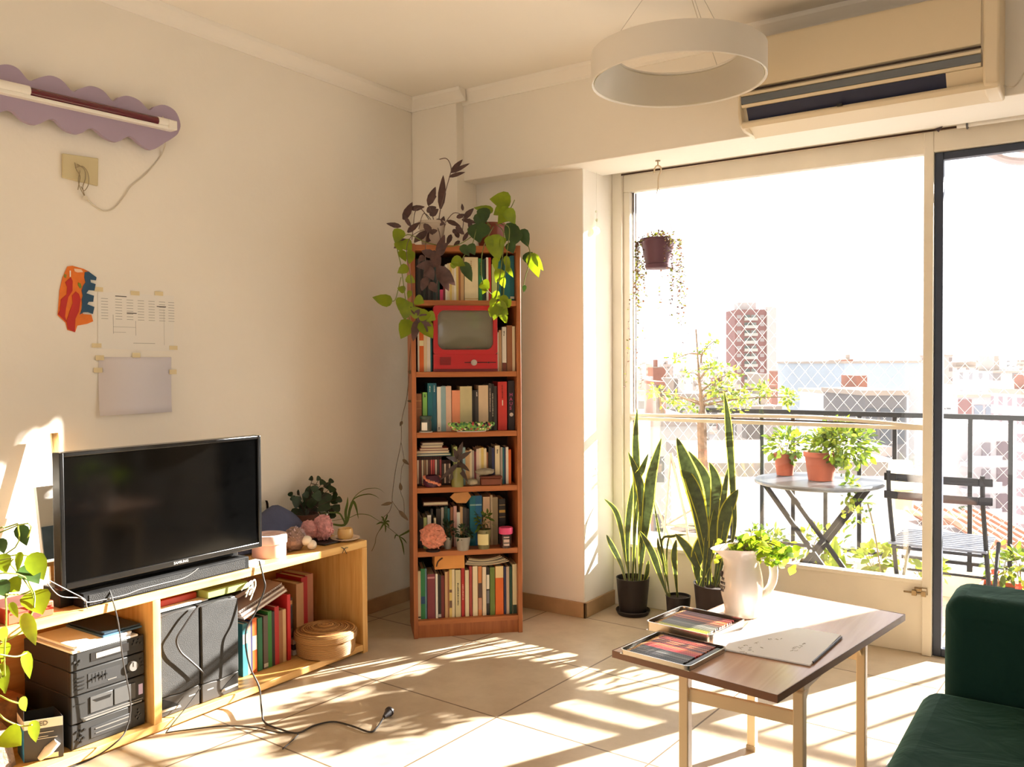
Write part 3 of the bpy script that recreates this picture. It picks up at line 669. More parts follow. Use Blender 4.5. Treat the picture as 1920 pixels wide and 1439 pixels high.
# rows of distant roofs on the skyline
rnd = random.Random(77)
fm = [facade(c, tuple(int(v*.84) for v in c), 4, 3.2, .45) for c in ((232,224,220), (240,236,234), (222,214,214), (234,220,212), (226,230,238), (214,200,196))]
MARKS = [(1235, 'at the far left of the window'), (1330, 'behind the balcony tree'), (1378, 'just left of the brick tower'), (1440, 'in front of or behind the brick tower'), (1485, 'just right of the brick tower'), (1540, 'between the brick blocks'), (1585, 'left of the broad pale wall'), (1760, 'near the broad pale wall'), (1850, 'right of the dark door frame'), (2100, 'by the right edge of the view')]
CN = ['cream', 'white', 'pinkish grey', 'peach', 'bluish', 'brownish']
def far_row(yb, d0, d1, n_, wpx, grp, lab):
    for i in range(n_):
        x = 1180+(770*(i+rnd.random()*.6)/n_); d = rnd.uniform(d0, d1); y = yb+rnd.uniform(-8, 9); wd = rnd.uniform(*wpx)*.8; ci = rnd.randrange(6)
        M, L, H = bld(x, x+wd, y, d, 10)
        o = MB().box((0,0,0), (L,10,H)).box((L*.3,2,H), (L*.6,9,H+rnd.uniform(1,4))).build('distant_building', fm[ci], local=True)
        o.matrix_world = M; o.location = M.to_translation(); o.rotation_euler = M.to_euler(); WM[o.name] = M
        tag(o, lab % (CN[ci], next(t for q, t in MARKS if x+wd/2 < q)), 'building', grp)
far_row(687, 420, 640, 20, (16, 36), 'hazy rooftops on the skyline', 'tiny %s building on the skyline %s')
far_row(712, 230, 380, 15, (18, 40), 'pale rooftops in the middle distance', 'small %s building below the skyline %s')
far_row(745, 120, 190, 11, (26, 52), 'pale rooftops nearer below the skyline', '%s low building over the railing %s')
# ================================================================ things on the left wall
def wl(y, z, x=0.0): return Vector((XL+x, y, z))
# wavy lilac board with tube light (outline traced round the lamp, real 18 mm board)
lp = thing('wall_lamp', 'wavy lilac wall board carrying a long dark red tube light', 'wall lamp', wl(1.3, 2.1))
def crop_(L): return [at(x/4.2325, 80+y/4.2325, X=XL+.03) for x, y in L]
topw = [(45,180),(130,215),(215,308),(290,285),(385,268),(475,305),(560,393),(620,370),(705,350),(800,385),(880,470),(925,440),(1000,428),(1090,465),(1165,540),(1210,512),(1290,500),(1375,550),(1415,650),(1400,715)]
botw = [(1370,750),(1290,800),(1190,855),(1105,815),(1015,748),(915,792),(820,760),(715,683),(610,730),(500,695),(400,610),(275,657),(165,620),(65,540)]
tp_, bp_ = [(p.y, p.z) for p in crop_(topw)], [(p.y, p.z) for p in crop_(botw)]
per = .142
def ext(L, sgn):
    out = []
    for k in range(1, 4):
        for (y, z) in L: out.append((y-per*k, z+.0035*k))
    return out
wt_ = sorted([(y-per*k, z) for k in (3,2,1) for y, z in tp_[:4]])+tp_
wb_ = bp_+sorted([(y-per*k, z) for k in (1,2,3) for y, z in bp_[-3:]], reverse=True)
poly = [(q.x, q.y) for q in bez([(y, z, 0) for y, z in (wt_+wb_)], 4)][::-1]
MB().prism(poly, wl(0, 0, .026), (0,1,0), (0,0,1), .018).build('wavy_board', mat((168, 150, 172), .6, var=.04, vs=4, name='lilac_paint'), lp)
A, B = wl(.62, 2.150, .06), wl(2.035, 2.180, .06)
MB().bar(A+Vector((-.004,0,-.020)), B+Vector((-.004,0,-.020)), .034, .012).build('batten', WSAT, lp, bevel=.002)
dB = (B-A)
MB().cyl(A, B-dB*.02, .0155, n=16).build('tube', mat((92, 16, 34), .2, coat=.5, name='dark_red_tube'), lp)
MB().cyl(B-dB*.05, B-dB*.01, .017, n=14).box(B+Vector((-.02,-.03,-.024)), B+Vector((.018,.006,.012))).build('end_cap', WSAT, lp, bevel=.003)
MB().cyl(A+dB*.54, A+dB*.615, .0185, n=14).build('end_cap', WSAT, lp)
def onwall(x, y, o=.004): p = at(x, y, X=XL+o); return p
MB().tube(bez([onwall(312,245,.04), onwall(311,262,.03), onwall(303,290), onwall(275,325), onwall(245,350), onwall(235,365), onwall(215,390), onwall(197,396), onwall(182,390), onwall(165,375), onwall(158,370)], 5), .0022, 5).tube(bez([onwall(305,213,.03), onwall(306,222,.05), onwall(312,232,.06)]), .002, 5).build('cord', CORDW, lp)
# wall box
ob = thing('wall_socket', 'beige square socket plate with tangled wires under the wavy lamp board', 'socket', wl(1.70, 1.92))
MB().prism([(1.628,1.913),(1.757,1.905),(1.76,2.005),(1.629,1.998)], wl(0,0,0), (0,1,0), (0,0,1), .010).build('plate', mat((206, 192, 150), .55, name='old_cream_plastic'), ob, bevel=.002)
wr = MB()
for pts in ([(140,305),(143,318),(150,330),(148,345),(146,356)], [(141,315),(155,312),(165,325),(166,345),(158,358),(152,350)], [(145,308),(158,318),(160,335),(155,352),(160,370)], [(150,320),(147,340),(152,356),(162,374)]):
    wr.tube(bez([onwall(x, y, .013+.006*(i % 2)) for i, (x, y) in enumerate(pts)], 4), .0016, 4)
wr.build('wires', mat((150, 134, 104), .6), ob)
MB().cyl(onwall(160,371,.0), onwall(160,371,.02), .008, n=10).build('connector', CORDW, ob)
# painted paper shape
pc = thing('painted_cutout', 'small cutout painting in orange, red and dark blue taped to the wall', 'painting', wl(1.68, 1.38))
def wp_(L): return [(at(80+x/4.36, 470+y/4.36, X=XL)) for x, y in L]
def flat(name, L, m_, off, th=.0012):
    P = wp_(L); return MB().prism([(p.y, p.z) for p in P][::-1] if False else [(p.y, p.z) for p in P], (XL+off, 0, 0), (0,1,0), (0,0,1), th).build(name, m_, pc)
flat('paper_shape', [(200,130),(240,125),(330,150),(380,175),(330,300),(310,500),(330,520),(395,525),(410,580),(360,600),(280,615),(262,668),(200,650),(185,590),(120,530),(135,330),(160,220)], mat((232,120,34), .7, var=.1, vs=30), .001, .002)
flat('blue_stroke', [(340,178),(370,172),(435,220),(430,245),(385,240),(388,262),(428,275),(418,328),(370,325),(352,350),(414,370),(408,420),(370,420),(360,440),(418,462),(405,520),(365,505),(330,505),(298,525),(315,480),(318,440),(314,400),(322,370),(314,330),(325,290),(345,260),(335,220)], mat((30,72,102), .6), .0035)
flat('red_stroke', [(225,218),(240,250),(238,330),(205,380),(185,470),(178,540),(190,585),(120,520),(135,490),(145,400),(190,360),(195,300),(180,260)], mat((186,30,14), .6), .0035)
flat('red_stroke', [(265,335),(290,355),(306,400),(290,500),(262,560),(258,668),(200,640),(190,580),(215,500),(240,430),(235,370)], mat((190,34,14), .6), .0036)
flat('white_stroke', [(215,165),(224,165),(224,215),(216,218)], PAPER, .0037)
flat('white_stroke', [(250,148),(310,155),(325,178),(280,180),(255,170)], mat((240,196,160), .6), .0037)
flat('green_dab', [(285,262),(305,270),(312,300),(300,312),(283,285)], mat((120,140,40), .6), .0038)
flat('green_dab', [(170,190),(190,200),(186,225),(170,220)], mat((150,140,50), .6), .0038)
# two sheets
pp = thing('printed_sheet', 'white sheet printed with a faint table, taped to the wall, upper one', 'paper', wl(1.9, 1.31))
MB().prism([(1.750,1.315),(2.062,1.306),(2.066,1.525),(1.753,1.520)], wl(0,0,.001), (0,1,0), (0,0,1), .001).build('sheet', PAPER, pp)
INK = mat((150,146,140), .8); INKD = mat((70,66,60), .8)
pr = MB()
for c_ in (0, .055, .10, .145, .19, .235, .275):
    for r_ in range(8): pr.box((XL+.002, 1.765+c_, 1.497-r_*.0105), (XL+.0026, 1.765+c_+.026, 1.4985-r_*.0105), 0)
for y0, y1, z in ((1.82,1.865,1.508),(1.99,2.03,1.478),(1.865,1.905,1.447)): pr.box((XL+.002,y0,z), (XL+.0027,y1,z+.003), 1)
for y0, y1, z0, z1 in ((1.81,1.90,1.395,1.396),(1.81,1.811,1.37,1.44),(1.90,1.901,1.365,1.42),(1.81,1.86,1.375,1.376),(1.89,1.98,1.335,1.3365),(2.02,2.0205,1.33,1.47)): pr.box((XL+.002,y0,z0), (XL+.0025,y1,z1), 0)
pr.build('print', [INK, INKD], pp)
for (y, z) in ((1.755,1.53),(1.90,1.525),(1.745,1.325),(2.06,1.32),(2.0,1.53)): MB().box((XL+.0022, y-.018, z-.008), (XL+.0028, y+.018, z+.008)).build('tape', TAPE, pp)
p2 = thing('blank_sheet', 'blank greyish white sheet taped to the wall beneath the printed one', 'paper', wl(1.9, 1.06))
bm_ = MB(); NN = 8
vs = []; 
for i in range(NN+1):
    z = 1.283-(1.283-1.068)*i/NN
    for yy in (1.752, 1.90, 2.05): vs.append((XL+.002+.012*(i/NN)**3*(1 if yy < 1.95 else .6), yy-.006*i/NN, z))
fs = [(3*i+j, 3*i+j+1, 3*i+j+4, 3*i+j+3) for i in range(NN) for j in (0, 1)]
bm_.add(vs, fs, 0, True).build('sheet', mat((224,218,222), .8, name='paper_cool'), p2, solid=.0006)
for (y, z) in ((1.748,1.235),(1.755,1.28),(2.055,1.225),(1.90,1.29)): MB().box((XL+.004, y-.016, z-.009), (XL+.0046, y+.016, z+.009)).build('tape', TAPE, p2)

# ================================================================ media unit
XF, UT = -2.63, .4885
mu = thing('media_unit', 'long low pine shelf unit along the left wall under the television', 'shelf unit', (-2.83, 1.75, 0))
Y0, Y1 = .30, 2.72
MB().box((-3.02, Y0, UT-.030), (XF, Y1, UT-.0005)).build('top_board', PINE, mu, bevel=.002)
MB().box((-3.02, Y0, .012), (XF, Y1-.03, .038)).box((-3.0, Y0, 0), (XF-.02, Y1-.05, .012)).build('bottom_board', PINE, mu, bevel=.002)
MB().box((-3.02, Y1-.030, 0), (XF, Y1, UT-.030)).build('side_panel', PINEZ, mu, bevel=.002)
MB().box((-3.02, Y0, .038), (XF, Y0+.03, UT-.030)).build('side_panel', PINEZ, mu, bevel=.002)
MB().box((-3.0, 1.695, .038), (XF, 1.725, UT-.030)).build('divider', PINEZ, mu, bevel=.002)
MB().box((-3.018, Y0+.03, .038), (-3.008, Y1-.03, UT-.030)).build('back_panel', wood('unit_back', (196,130,66), (214,150,84), 'Y', .5), mu)
# ---- television
tv = thing('television', 'black flat screen television standing on the pine unit', 'television', (-2.66, 1.77, UT))
ty0, ty1, tz0, tz1, tx = 1.387, 2.150, .562, .985, -2.622
fr = MB().box((tx-.045, ty0, tz0), (tx, ty0+.014, tz1)).box((tx-.045, ty1-.014, tz0), (tx, ty1, tz1)).box((tx-.045, ty0+.014, tz1-.014), (tx, ty1-.014, tz1)).box((tx-.045, ty0+.014, tz0), (tx, ty1-.014, tz0+.020))
fr.build('bezel', mat((14,13,13), .25, coat=.3, name='piano_black'), tv, bevel=.003)
MB().box((tx-.03, ty0+.014, tz0+.020), (tx-.006, ty1-.014, tz1-.014)).build('screen', mat((4,4,4), .09, spec=.35, name='screen_black'), tv)
MB().box((tx-.07, ty0+.06, tz0+.03), (tx-.045, ty1-.06, tz1-.05)).build('back_shell', BLACKR, tv, bevel=.012)
lg = MB(); text_mb(lg, 'SAMSUNG', (tx+.0005, 1.772, tz0+.006), (0,1,0), (0,0,1), .0125, th=.0008, bold=True); lg.build('logo', mat((208,206,204), .3, metal=.6), tv)
MB().box((-2.716, 1.70, UT+.05), (-2.6985, 1.84, tz0+.05)).build('stand_neck', BLACK, tv)
MB().box((-2.80, 1.42, UT), (-2.70, 2.10, UT+.062)).build('stand_base', BLACK, tv, bevel=.003)
# ---- sound bar
sb = thing('sound_bar', 'long low black box lying under the television screen', 'speaker', (-2.665, 1.80, UT))
MB().box((-2.695, 1.46, UT), (-2.637, 2.10, UT+.045)).build('body', BLACKR, sb, bevel=.004)
MB().box((-2.637, 1.48, UT+.006), (-2.635, 2.08, UT+.038)).build('front_grille', mat((34,33,32), .9, bump=.5, bs=300), sb)
# ---- canvas on a small easel
es = thing('easel', 'small wooden easel leaning on the wall behind the television', 'easel', (-2.93, 1.54, UT))
MB().bar((-2.90, 1.562, UT), (-2.985, 1.562, 1.02), .024, .012, up=(1,0,0)).build('mast', PINEZ, es)
MB().bar((-2.885, 1.50, UT), (-2.895, 1.50, .60), .02, .012, up=(1,0,0)).bar((-2.865, 1.45, .600), (-2.865, 1.70, .600), .03, .014).bar((-2.885, 1.50, UT+.008), (-2.885, 1.68, UT+.008), .03, .014).build('ledge', PINE, es)
cv = thing('canvas_painting', 'small white and blue painted canvas standing on the easel', 'painting', (-2.90, 1.57, .60))
cR = Matrix.Rotation(radians(-10), 3, 'Y')
MB().obox((-2.868, 1.575, .735), (.018, .26, .24), cR).build('canvas', WSAT, cv)
MB().obox((-2.860+.0145, 1.575, .672), (.002, .256, .108), cR).build('blue_field', mat((96,116,134), .8, var=.2, vs=20), cv)
sk = MB(); rnd = random.Random(3)
for _ in range(16):
    a = Vector((-2.848, 1.555+rnd.uniform(-.02,.02), .69+rnd.uniform(-.03,.03))); sk.tube([a, a+Vector((0, rnd.uniform(-.02,.02), rnd.uniform(-.03,.03)))], .003, 4)
sk.build('dark_scribble', mat((40,38,44), .8), cv)
# ---- cables on the unit
def cable(name, label, P, r, m_=CORD, n=6):
    return tag(MB().tube(bez(P, 6), r, n).build(name, m_), label, 'cable')
U = lambda x, y, dz=.004: at(x, y, Z=UT+dz)
cable('thin_cable', 'thin pale cable looping over the unit top below the screen', [at(88,1093,X=-2.612), at(112,1118,X=-2.612), at(150,1122,X=-2.622), at(165,1130,X=-2.63), at(200,1124,X=-2.632), at(235,1116,X=-2.633), at(262,1106,X=-2.633), at(300,1096,X=-2.633), at(345,1084,X=-2.633), at(372,1066,X=-2.633)], .0016, mat((120,116,112), .5))
cable('thin_cable', 'thin grey cable crossing the unit top left of the television base', [at(90,1088,X=-2.612), at(128,1108,X=-2.612), at(158,1124,X=-2.62), at(162,1136,X=-2.62), at(164,1142,X=-2.625)], .0016, mat((112,108,104), .5))
cb = thing('power_cable', 'black cable hanging from the unit in front of the stereo', 'cable', at(210,1130,X=-2.62))
MB().tube(bez([at(205,1106,X=-2.64), at(212,1128,X=-2.622), at(222,1170,X=-2.612), at(231,1240,X=-2.605), at(245,1320,X=-2.60), at(236,1370,X=-2.595), at(215,1395,X=-2.59), at(175,1422,Z=.006), at(130,1440,Z=.006), at(90,1460,Z=.006)], 6), .0026, 6).build('cord', CORD, cb)
cb = thing('power_cable', 'black mains cable hanging by the unit, its loose end on the tiles', 'cable', at(700,1365,Z=0))
Zf = .005
MB().tube(bez([at(486,1052,X=-2.622), at(494,1085,X=-2.610), at(496,1105,X=-2.605), at(478,1150,X=-2.61), at(462,1180,X=-2.612), at(461,1215,X=-2.61), at(470,1255,X=-2.60), at(486,1290,X=-2.58), at(491,1335,Z=.03), at(497,1356,Z=Zf), at(525,1368,Z=Zf), at(558,1375,Z=Zf), at(590,1361,Z=Zf), at(625,1354,Z=Zf), at(660,1362,Z=Zf), at(692,1373,Z=Zf), at(706,1366,Z=Zf), at(720,1345,Z=.012)], 6), .0032, 7).build('cord', CORD, cb)
MB().tube(bez([at(310,1375,Z=Zf), at(345,1370,Z=Zf), at(420,1362,Z=Zf), at(480,1365,Z=Zf), at(520,1374,Z=Zf), at(558,1376,Z=Zf), at(545,1392,Z=Zf), at(530,1405,Z=Zf)], 6), .0022, 6).build('cord', CORD, cb)
pa, pb = at(720,1345,Z=.014), at(733,1332,Z=.02); dp = (pb-pa).normalized()
MB().cyl(pa, pa+dp*.035, .006, .015, n=14).cyl(pa+dp*.035, pa+dp*.042, .017, .017, n=14).build('plug', mat((46,42,44), .4), cb)
sd_ = dp.cross(Vector((0,0,1))).normalized()
for k_ in (-1, 1): MB().cyl(pa+dp*.042+sd_*.006*k_, pa+dp*.058+sd_*.006*k_, .002, n=8).build('prong', STEEL, cb)
# ---- red box and papers at the left of the unit top
t_ = thing('red_box', 'small orange red carton on the unit top beside the trailing plant', 'box', (-2.70, 1.27, UT))
MB().box((-2.80, 1.24, UT), (-2.648, 1.375, UT+.045)).build('carton', mat((206,72,40), .6, var=.1, vs=20), t_, bevel=.003)
MB().box((-2.647, 1.30, UT+.006), (-2.646, 1.335, UT+.02)).box((-2.647,1.25,UT+.030),(-2.646,1.37,UT+.033)).build('print', mat((150,40,24), .6), t_)
t_ = tag(MB().box((-2.79, 1.06, UT), (-2.64, 1.19, UT+.008)).box((-2.78, 1.05, UT+.008), (-2.645, 1.17, UT+.018)).build('paper_bag', mat((240,232,220), .7, var=.1, vs=20)), 'white crumpled papers under the trailing plant leaves on the unit', 'paper')
tag(MB().cyl((-2.66, 1.205, UT+.018), (-2.74, 1.195, UT+.018), .018, n=18).build('tape_roll', mat((196,44,40), .4)), 'small red and white roll beside the orange red carton', 'roll')
t_ = thing('folded_papers', 'few pale folded papers lying on the unit edge under the screen corner', 'papers', (-2.66, 2.10, UT))
for i, (a_, c_) in enumerate(((8, (226,206,176)), (-6, (200,176,140)), (3, (236,222,196)))): MB().obox((-2.668, 2.135, UT+.0025+i*.0045), (.05, .085, .0035), Matrix.Rotation(radians(a_), 3, 'Z')).build('paper', mat(c_, .7), t_)
gb = thing('wine_glass', 'clear thin wine glass standing by the wall behind the blue cloth', 'glass', (-2.965, 2.52, UT))
MB().lathe([(0,0),(.032,0),(.032,.002),(.005,.006),(.004,.07),(.012,.08),(.032,.10),(.038,.13),(.036,.165),(.033,.175),(.032,.175),(.035,.16),(.039,.13),(.031,.102),(0,.082)], (-2.988, 2.44, UT), 28).build('glass', glass('thin_glass', (.97,.98,.97), .05), gb)
# ---- stereo tower
ST = thing('stereo_tower', 'grey stacked mini stereo tower in the left bay of the pine unit', 'stereo', (-2.8, 1.56, .038))
sy0, sy1, sx = 1.432, 1.684, -2.665
GR = mat((40, 39, 38), .45, spec=.35, var=.05, vs=10, name='stereo_grey'); GRD = mat((34,33,33), .5, name='stereo_dark'); GRL = mat((120,117,112), .35, metal=.4, name='stereo_light')
def yy(u): return sy0+(sy1-sy0)*u
def unit(nm, z0, z1):
    p = MB().box((-2.96, sy0+.003, z0), (sx-.02, sy1-.003, z1)).box((sx-.02, sy0, z0+.001), (sx, sy1, z1-.001)).build(nm, GR, ST, bevel=.003)
    return p
def sub(par, nm, mb, m_, bevel=0): return mb.build(nm, m_, par, bevel=bevel)
zz0 = .038
u4 = unit('compact_disc_player', .040, .118); u3 = unit('cassette_deck', .119, .208); u2 = unit('amplifier', .209, .286); u1 = unit('tuner', .287, .345)
sub(u1, 'display', MB().box((sx, yy(.26), .305), (sx+.002, yy(.78), .332)), mat((30,30,32), .15))
sub(u1, 'display_window', MB().box((sx+.002, yy(.33), .311), (sx+.003, yy(.66), .327)), mat((158,150,138), .3))
for (u_, z_) in ((.05,.318),(.12,.318),(.08,.308),(.86,.330),(.92,.332),(.84,.320),(.90,.321),(.95,.318)): sub(u1, 'button', MB().cyl((sx, yy(u_), z_), (sx+.004, yy(u_), z_), .004, n=10), GRD)
sub(u2, 'volume_knob', MB().lathe([(.020,0),(.020,.010),(.016,.014),(0,.014)], (0,0,0), 24), GRL) if False else None
def knob(par, y_, z_, r, m_): 
    return MB().cyl((sx, y_, z_), (sx+.012, y_, z_), r, r*.85, n=22).box((sx+.012, y_-.0015, z_), (sx+.0135, y_+.0015, z_+r*.8)).build('volume_knob', m_, par)
knob(u2, yy(.82), .250, .018, GRL)
sub(u2, 'panel', MB().box((sx, yy(.22), .222), (sx+.0015, yy(.66), .268)), GRD)
for i in range(5): sub(u2, 'slider', MB().box((sx+.0015, yy(.27+i*.045), .236), (sx+.0022, yy(.275+i*.045), .264)).box((sx+.0015, yy(.26+i*.045), .246+.003*(i % 3)), (sx+.007, yy(.285+i*.045), .251+.003*(i % 3))), BLACK)
for i in range(4): sub(u2, 'button', MB().box((sx, yy(.05), .226+i*.012), (sx+.003, yy(.17), .229+i*.012)), BLACK)
sub(u2, 'badge', MB().box((sx+.0015, yy(.48), .228), (sx+.0022, yy(.60), .231)), GRL)
for (u_, z_) in ((.93,.262),(.95,.25),(.94,.238),(.84,.227),(.74,.228)): sub(u2, 'button', MB().box((sx, yy(u_), z_), (sx+.003, yy(u_+.035), z_+.004)), BLACK)
sub(u3, 'cassette_door', MB().box((sx, yy(.24), .140), (sx+.004, yy(.54), .192)), mat((70,69,68), .3), .001)
sub(u3, 'cassette_door', MB().box((sx, yy(.56), .140), (sx+.004, yy(.86), .192)), mat((70,69,68), .3), .001)
sub(u3, 'door_window', MB().prism([(yy(.27),.182),(yy(.52),.182),(yy(.50),.172),(yy(.32),.172)], (sx+.0042,0,0), (0,1,0), (0,0,1), .0008), BLACK)
sub(u3, 'key_row', MB().box((sx, yy(.14), .122), (sx+.006, yy(.94), .127)).box((sx, yy(.12), .130), (sx+.004, yy(.96), .133)), GRL)
sub(u3, 'sticker', MB().box((sx, yy(.91), .145), (sx+.0006, yy(.97), .180)), mat((200,184,220), .5))
sub(u3, 'side_slot', MB().box((sx, yy(.03), .178), (sx+.0015, yy(.18), .181)), BLACK)
sub(u4, 'disc_tray', MB().box((sx, yy(.24), .058), (sx+.003, yy(.80), .095)), GRD, .001)
sub(u4, 'tray_lip', MB().box((sx+.003, yy(.30), .084), (sx+.005, yy(.77), .087)).box((sx+.003, yy(.30), .070), (sx+.005, yy(.77), .072)), GRL)
for (u_, z_) in ((.06,.095),(.11,.095),(.16,.095),(.11,.080),(.07,.070),(.15,.070),(.11,.060),(.90,.096),(.90,.085),(.93,.078),(.87,.074),(.90,.066)): sub(u4, 'button', MB().cyl((sx, yy(u_), z_), (sx+.004, yy(u_), z_), .0038, n=10), BLACK)
for i, (z, dx, m_, lab, y1_) in enumerate([(.3455,0,PAPER,'lowest white magazine of the pile on the stereo tower',1.66),(.3525,.02,mat((236,232,240),.6),'white grey magazine second from the bottom on the stereo tower',1.64),(.3595,.01,PAPER,'white thin booklet in the middle of the pile on the stereo',1.64),(.3665,.03,mat((60,92,116),.5),'blue folder near the top of the pile on the stereo tower',1.683),(.3745,.04,mat((30,52,66),.5),'dark blue thin folder, topmost on the stereo tower pile',1.68)]):
    tag(MB().box((-2.90, 1.437+dx*.6+(.09 if i > 2 else 0), z), (sx+.004-dx*.4, y1_, z+.0065)).build('magazine', m_, bevel=.001), lab, 'magazine', 'papers piled on the stereo')
# ---- bulb box
bx = thing('bulb_box', 'open light bulb carton, dark with blue side, left of the stereo tower', 'box', (-2.73, 1.35, .038), rz=0)
c4 = [(-2.71,1.31),(-2.655,1.40),(-2.755,1.425),(-2.80,1.335)]   # front-left, front-right, back-right, back-left
zb_, zt_ = .0395, .165
def wallq(a, b, z0, z1, off=0.0):
    a = Vector((*a, 0)); b = Vector((*b, 0)); nn = (b-a).cross(Vector((0,0,1))).normalized()*off
    return [a+nn+Vector((0,0,z0)), b+nn+Vector((0,0,z0)), b+nn+Vector((0,0,z1)), a+nn+Vector((0,0,z1))]
mb = MB()
for i in range(4): mb.add(wallq(c4[i], c4[(i+1) % 4], zb_, zt_), [(0,1,2,3)], 0)
mb.add([(*p, zb_) for p in c4], [(0,1,2,3)], 0)
mb.build('carton', [mat((52,50,52), .5)], bx, solid=.0016)
MB().add(wallq(c4[0], c4[1], .138, .166, .0015), [(0,1,2,3)]).add(wallq(c4[3], c4[0], .138, .166, .0015), [(0,1,2,3)]).build('white_band', mat((226,220,206), .6), bx, solid=.0006)
MB().add(wallq(c4[3], c4[0], .039, .138, .0015), [(0,1,2,3)]).build('blue_side', mat((58,148,200), .5, var=.5, vs=30), bx, solid=.0006)
a = Vector((*c4[0],0)); b_ = Vector((*c4[1],0)); u_ = (b_-a).normalized(); nn = u_.cross(Vector((0,0,1))); 
tx_ = MB(); text_mb(tx_, 'LED', a+u_*.030+nn*.003+Vector((0,0,.146)), u_, (0,0,1), .020, th=.0006, bold=True); tx_.build('lettering', mat((120,112,100), .6), bx)
fl = MB()
for i, (w_, z_) in enumerate(((.05,.124),(.035,.112),(.06,.106))): fl.bar(a+u_*.03+nn*.0028+Vector((0,0,z_)), a+u_*(.03+w_)+nn*.0028+Vector((0,0,z_)), .0006, .002)
P = [a+u_*(.04+.05*t_)+nn*.004+Vector((0,0,.045+.045*t_)) for t_ in (0,.5,1)]
fl.tube(P, [.008,.016,.012], 10).build('bulb_picture', mat((198,192,182), .5), bx)
MB().add(wallq(c4[0], c4[3], zt_, zt_+.05, 0), [(0,1,2,3)]).build('open_flap', mat((46,42,42), .5), bx, solid=.0014)
MB().bar(a+u_*.05+nn*.003+Vector((0,0,.050)), a+u_*.092+nn*.003+Vector((0,0,.050)), .0006, .014).build('price_label', mat((214,200,168), .6), bx)
# brown carton behind
tag(MB().box((-2.98, 1.10, .040), (-2.84, 1.38, .20)).build('brown_bag', mat((150,96,50), .8, var=.5, vs=25, bump=.3), bevel=.01), 'brown patterned bag behind the light bulb carton in the unit', 'bag')
tag(MB().add([(-2.80,1.22,.0385),(-2.70,1.20,.0385),(-2.72,1.29,.0385),(-2.82,1.29,.0385),(-2.78,1.235,.15),(-2.72,1.225,.16),(-2.73,1.275,.15),(-2.79,1.28,.16)],[(0,3,2,1),(4,5,6,7),(0,1,5,4),(1,2,6,5),(2,3,7,6),(3,0,4,7)]).build('plastic_bag', mat((120,100,84), .3, var=.3, vs=30, bump=.6)), 'crumpled brown plastic bag left of the light bulb carton', 'bag')
# ---- two loudspeakers
GRILL = mat((42, 41, 40), .85, bump=.35, bs=420, var=.05, vs=30, name='speaker_cloth')
def speaker(M, label, flip):
    s_ = thing('loudspeaker', label, 'speaker', M=M, group='pair of grey loudspeakers in the middle bay')
    W, H, D = .158, .352, .20
    MB().box((0, .012, 0), (W, D, H)).build('cabinet', mat((40,39,38), .6), s_, local=True, bevel=.004)
    prof = [(0,.07),(0,H-.004),(W/2,H+.004),(W,H-.004),(W,.075),(W*.8,.072),(W*.5,.066),(W*.25,.070)]
    MB().prism(prof, (0,.012,0), (1,0,0), (0,0,1), .014).build('grille', GRILL, s_, local=True, bevel=.004)
    MB().prism([(0,.002),(0,.068),(W*.25,.068),(W*.5,.064),(W*.8,.070),(W,.073),(W,.002)], (0,.012,0), (1,0,0), (0,0,1), .012).build('lower_baffle', mat((66,63,60), .4, metal=.3), s_, local=True, bevel=.003)
    q = [(.52,.026),(.95,.030),(.93,.066),(.70,.046)]
    if flip: q = [(1-a_, b__) for a_, b__ in q][::-1]
    MB().prism([(a_*W, b__) for a_, b__ in q], (0,.0005,0), (1,0,0), (0,0,1), .002).build('bass_port', BLACK, s_, local=True)
    q2 = [(.50,.018),(.97,.022),(.95,.030),(.52,.026)]
    if flip: q2 = [(1-a_, b__) for a_, b__ in q2][::-1]
    MB().prism([(a_*W, b__) for a_, b__ in q2], (0,-.002,0), (1,0,0), (0,0,1), .003).build('port_lip', mat((176,168,156), .4), s_, local=True)
    x_ = .14 if not flip else .72
    MB().box((x_*W, -.0008, .042), ((x_+.16)*W, 0, .045)).build('badge', mat((200,196,188), .3), s_, local=True)
    return s_
def Munit(y, x, z, rz=90): return Matrix.Translation((x, y, z)) @ Matrix.Rotation(radians(rz), 4, 'Z')
speaker(Munit(1.733, -2.655, .0386), 'left one of the two grey cloth loudspeakers, dark loop across its grille', True)
speaker(Munit(1.897, -2.650, .0386), 'right one of the two grey cloth loudspeakers, beside the book row', False)
cable('speaker_cable', 'black cable looping over the front of the left loudspeaker', [at(375,1135,X=-2.634), at(362,1150,X=-2.632), at(345,1175,X=-2.632), at(331,1200,X=-2.632), at(338,1222,X=-2.632), at(355,1238,X=-2.632), at(375,1256,X=-2.632), at(381,1264,X=-2.632)], .0035)
cable('speaker_cable', 'thin black cable running from the loudspeakers over the unit edge', [at(376,1290,X=-2.63), at(355,1320,X=-2.625), at(330,1350,X=-2.62), at(312,1373,Z=.006)], .002)
tag(MB().box((-2.92, 1.74, .3965), (-2.68, 1.95, .402)).build('white_booklet', PAPER, bevel=.001), 'white booklet lying on top of the two loudspeakers', 'booklet')
tag(MB().box((-2.95, 1.78, .403), (-2.72, 1.93, .425)).build('red_folder', mat((170,54,38), .5), bevel=.002), 'red brown box lying on the loudspeakers under the unit top', 'box')
tag(MB().box((-2.90, 1.94, .403), (-2.67, 2.12, .432)).build('green_box', mat((158,172,92), .4), bevel=.003), 'pale green box on the right loudspeaker under the unit top', 'box')
tg = MB(); rnd = random.Random(6)
for _ in range(5):
    a = Vector((-2.66, 2.10+rnd.uniform(-.02,.02), .40+rnd.uniform(-.02,.02))); tg.tube(bez([a, a+Vector((.0,.03,.02)), a+Vector((-.02,.05,-.01)), a+Vector((0,.02,-.03))], 4), .003, 5)
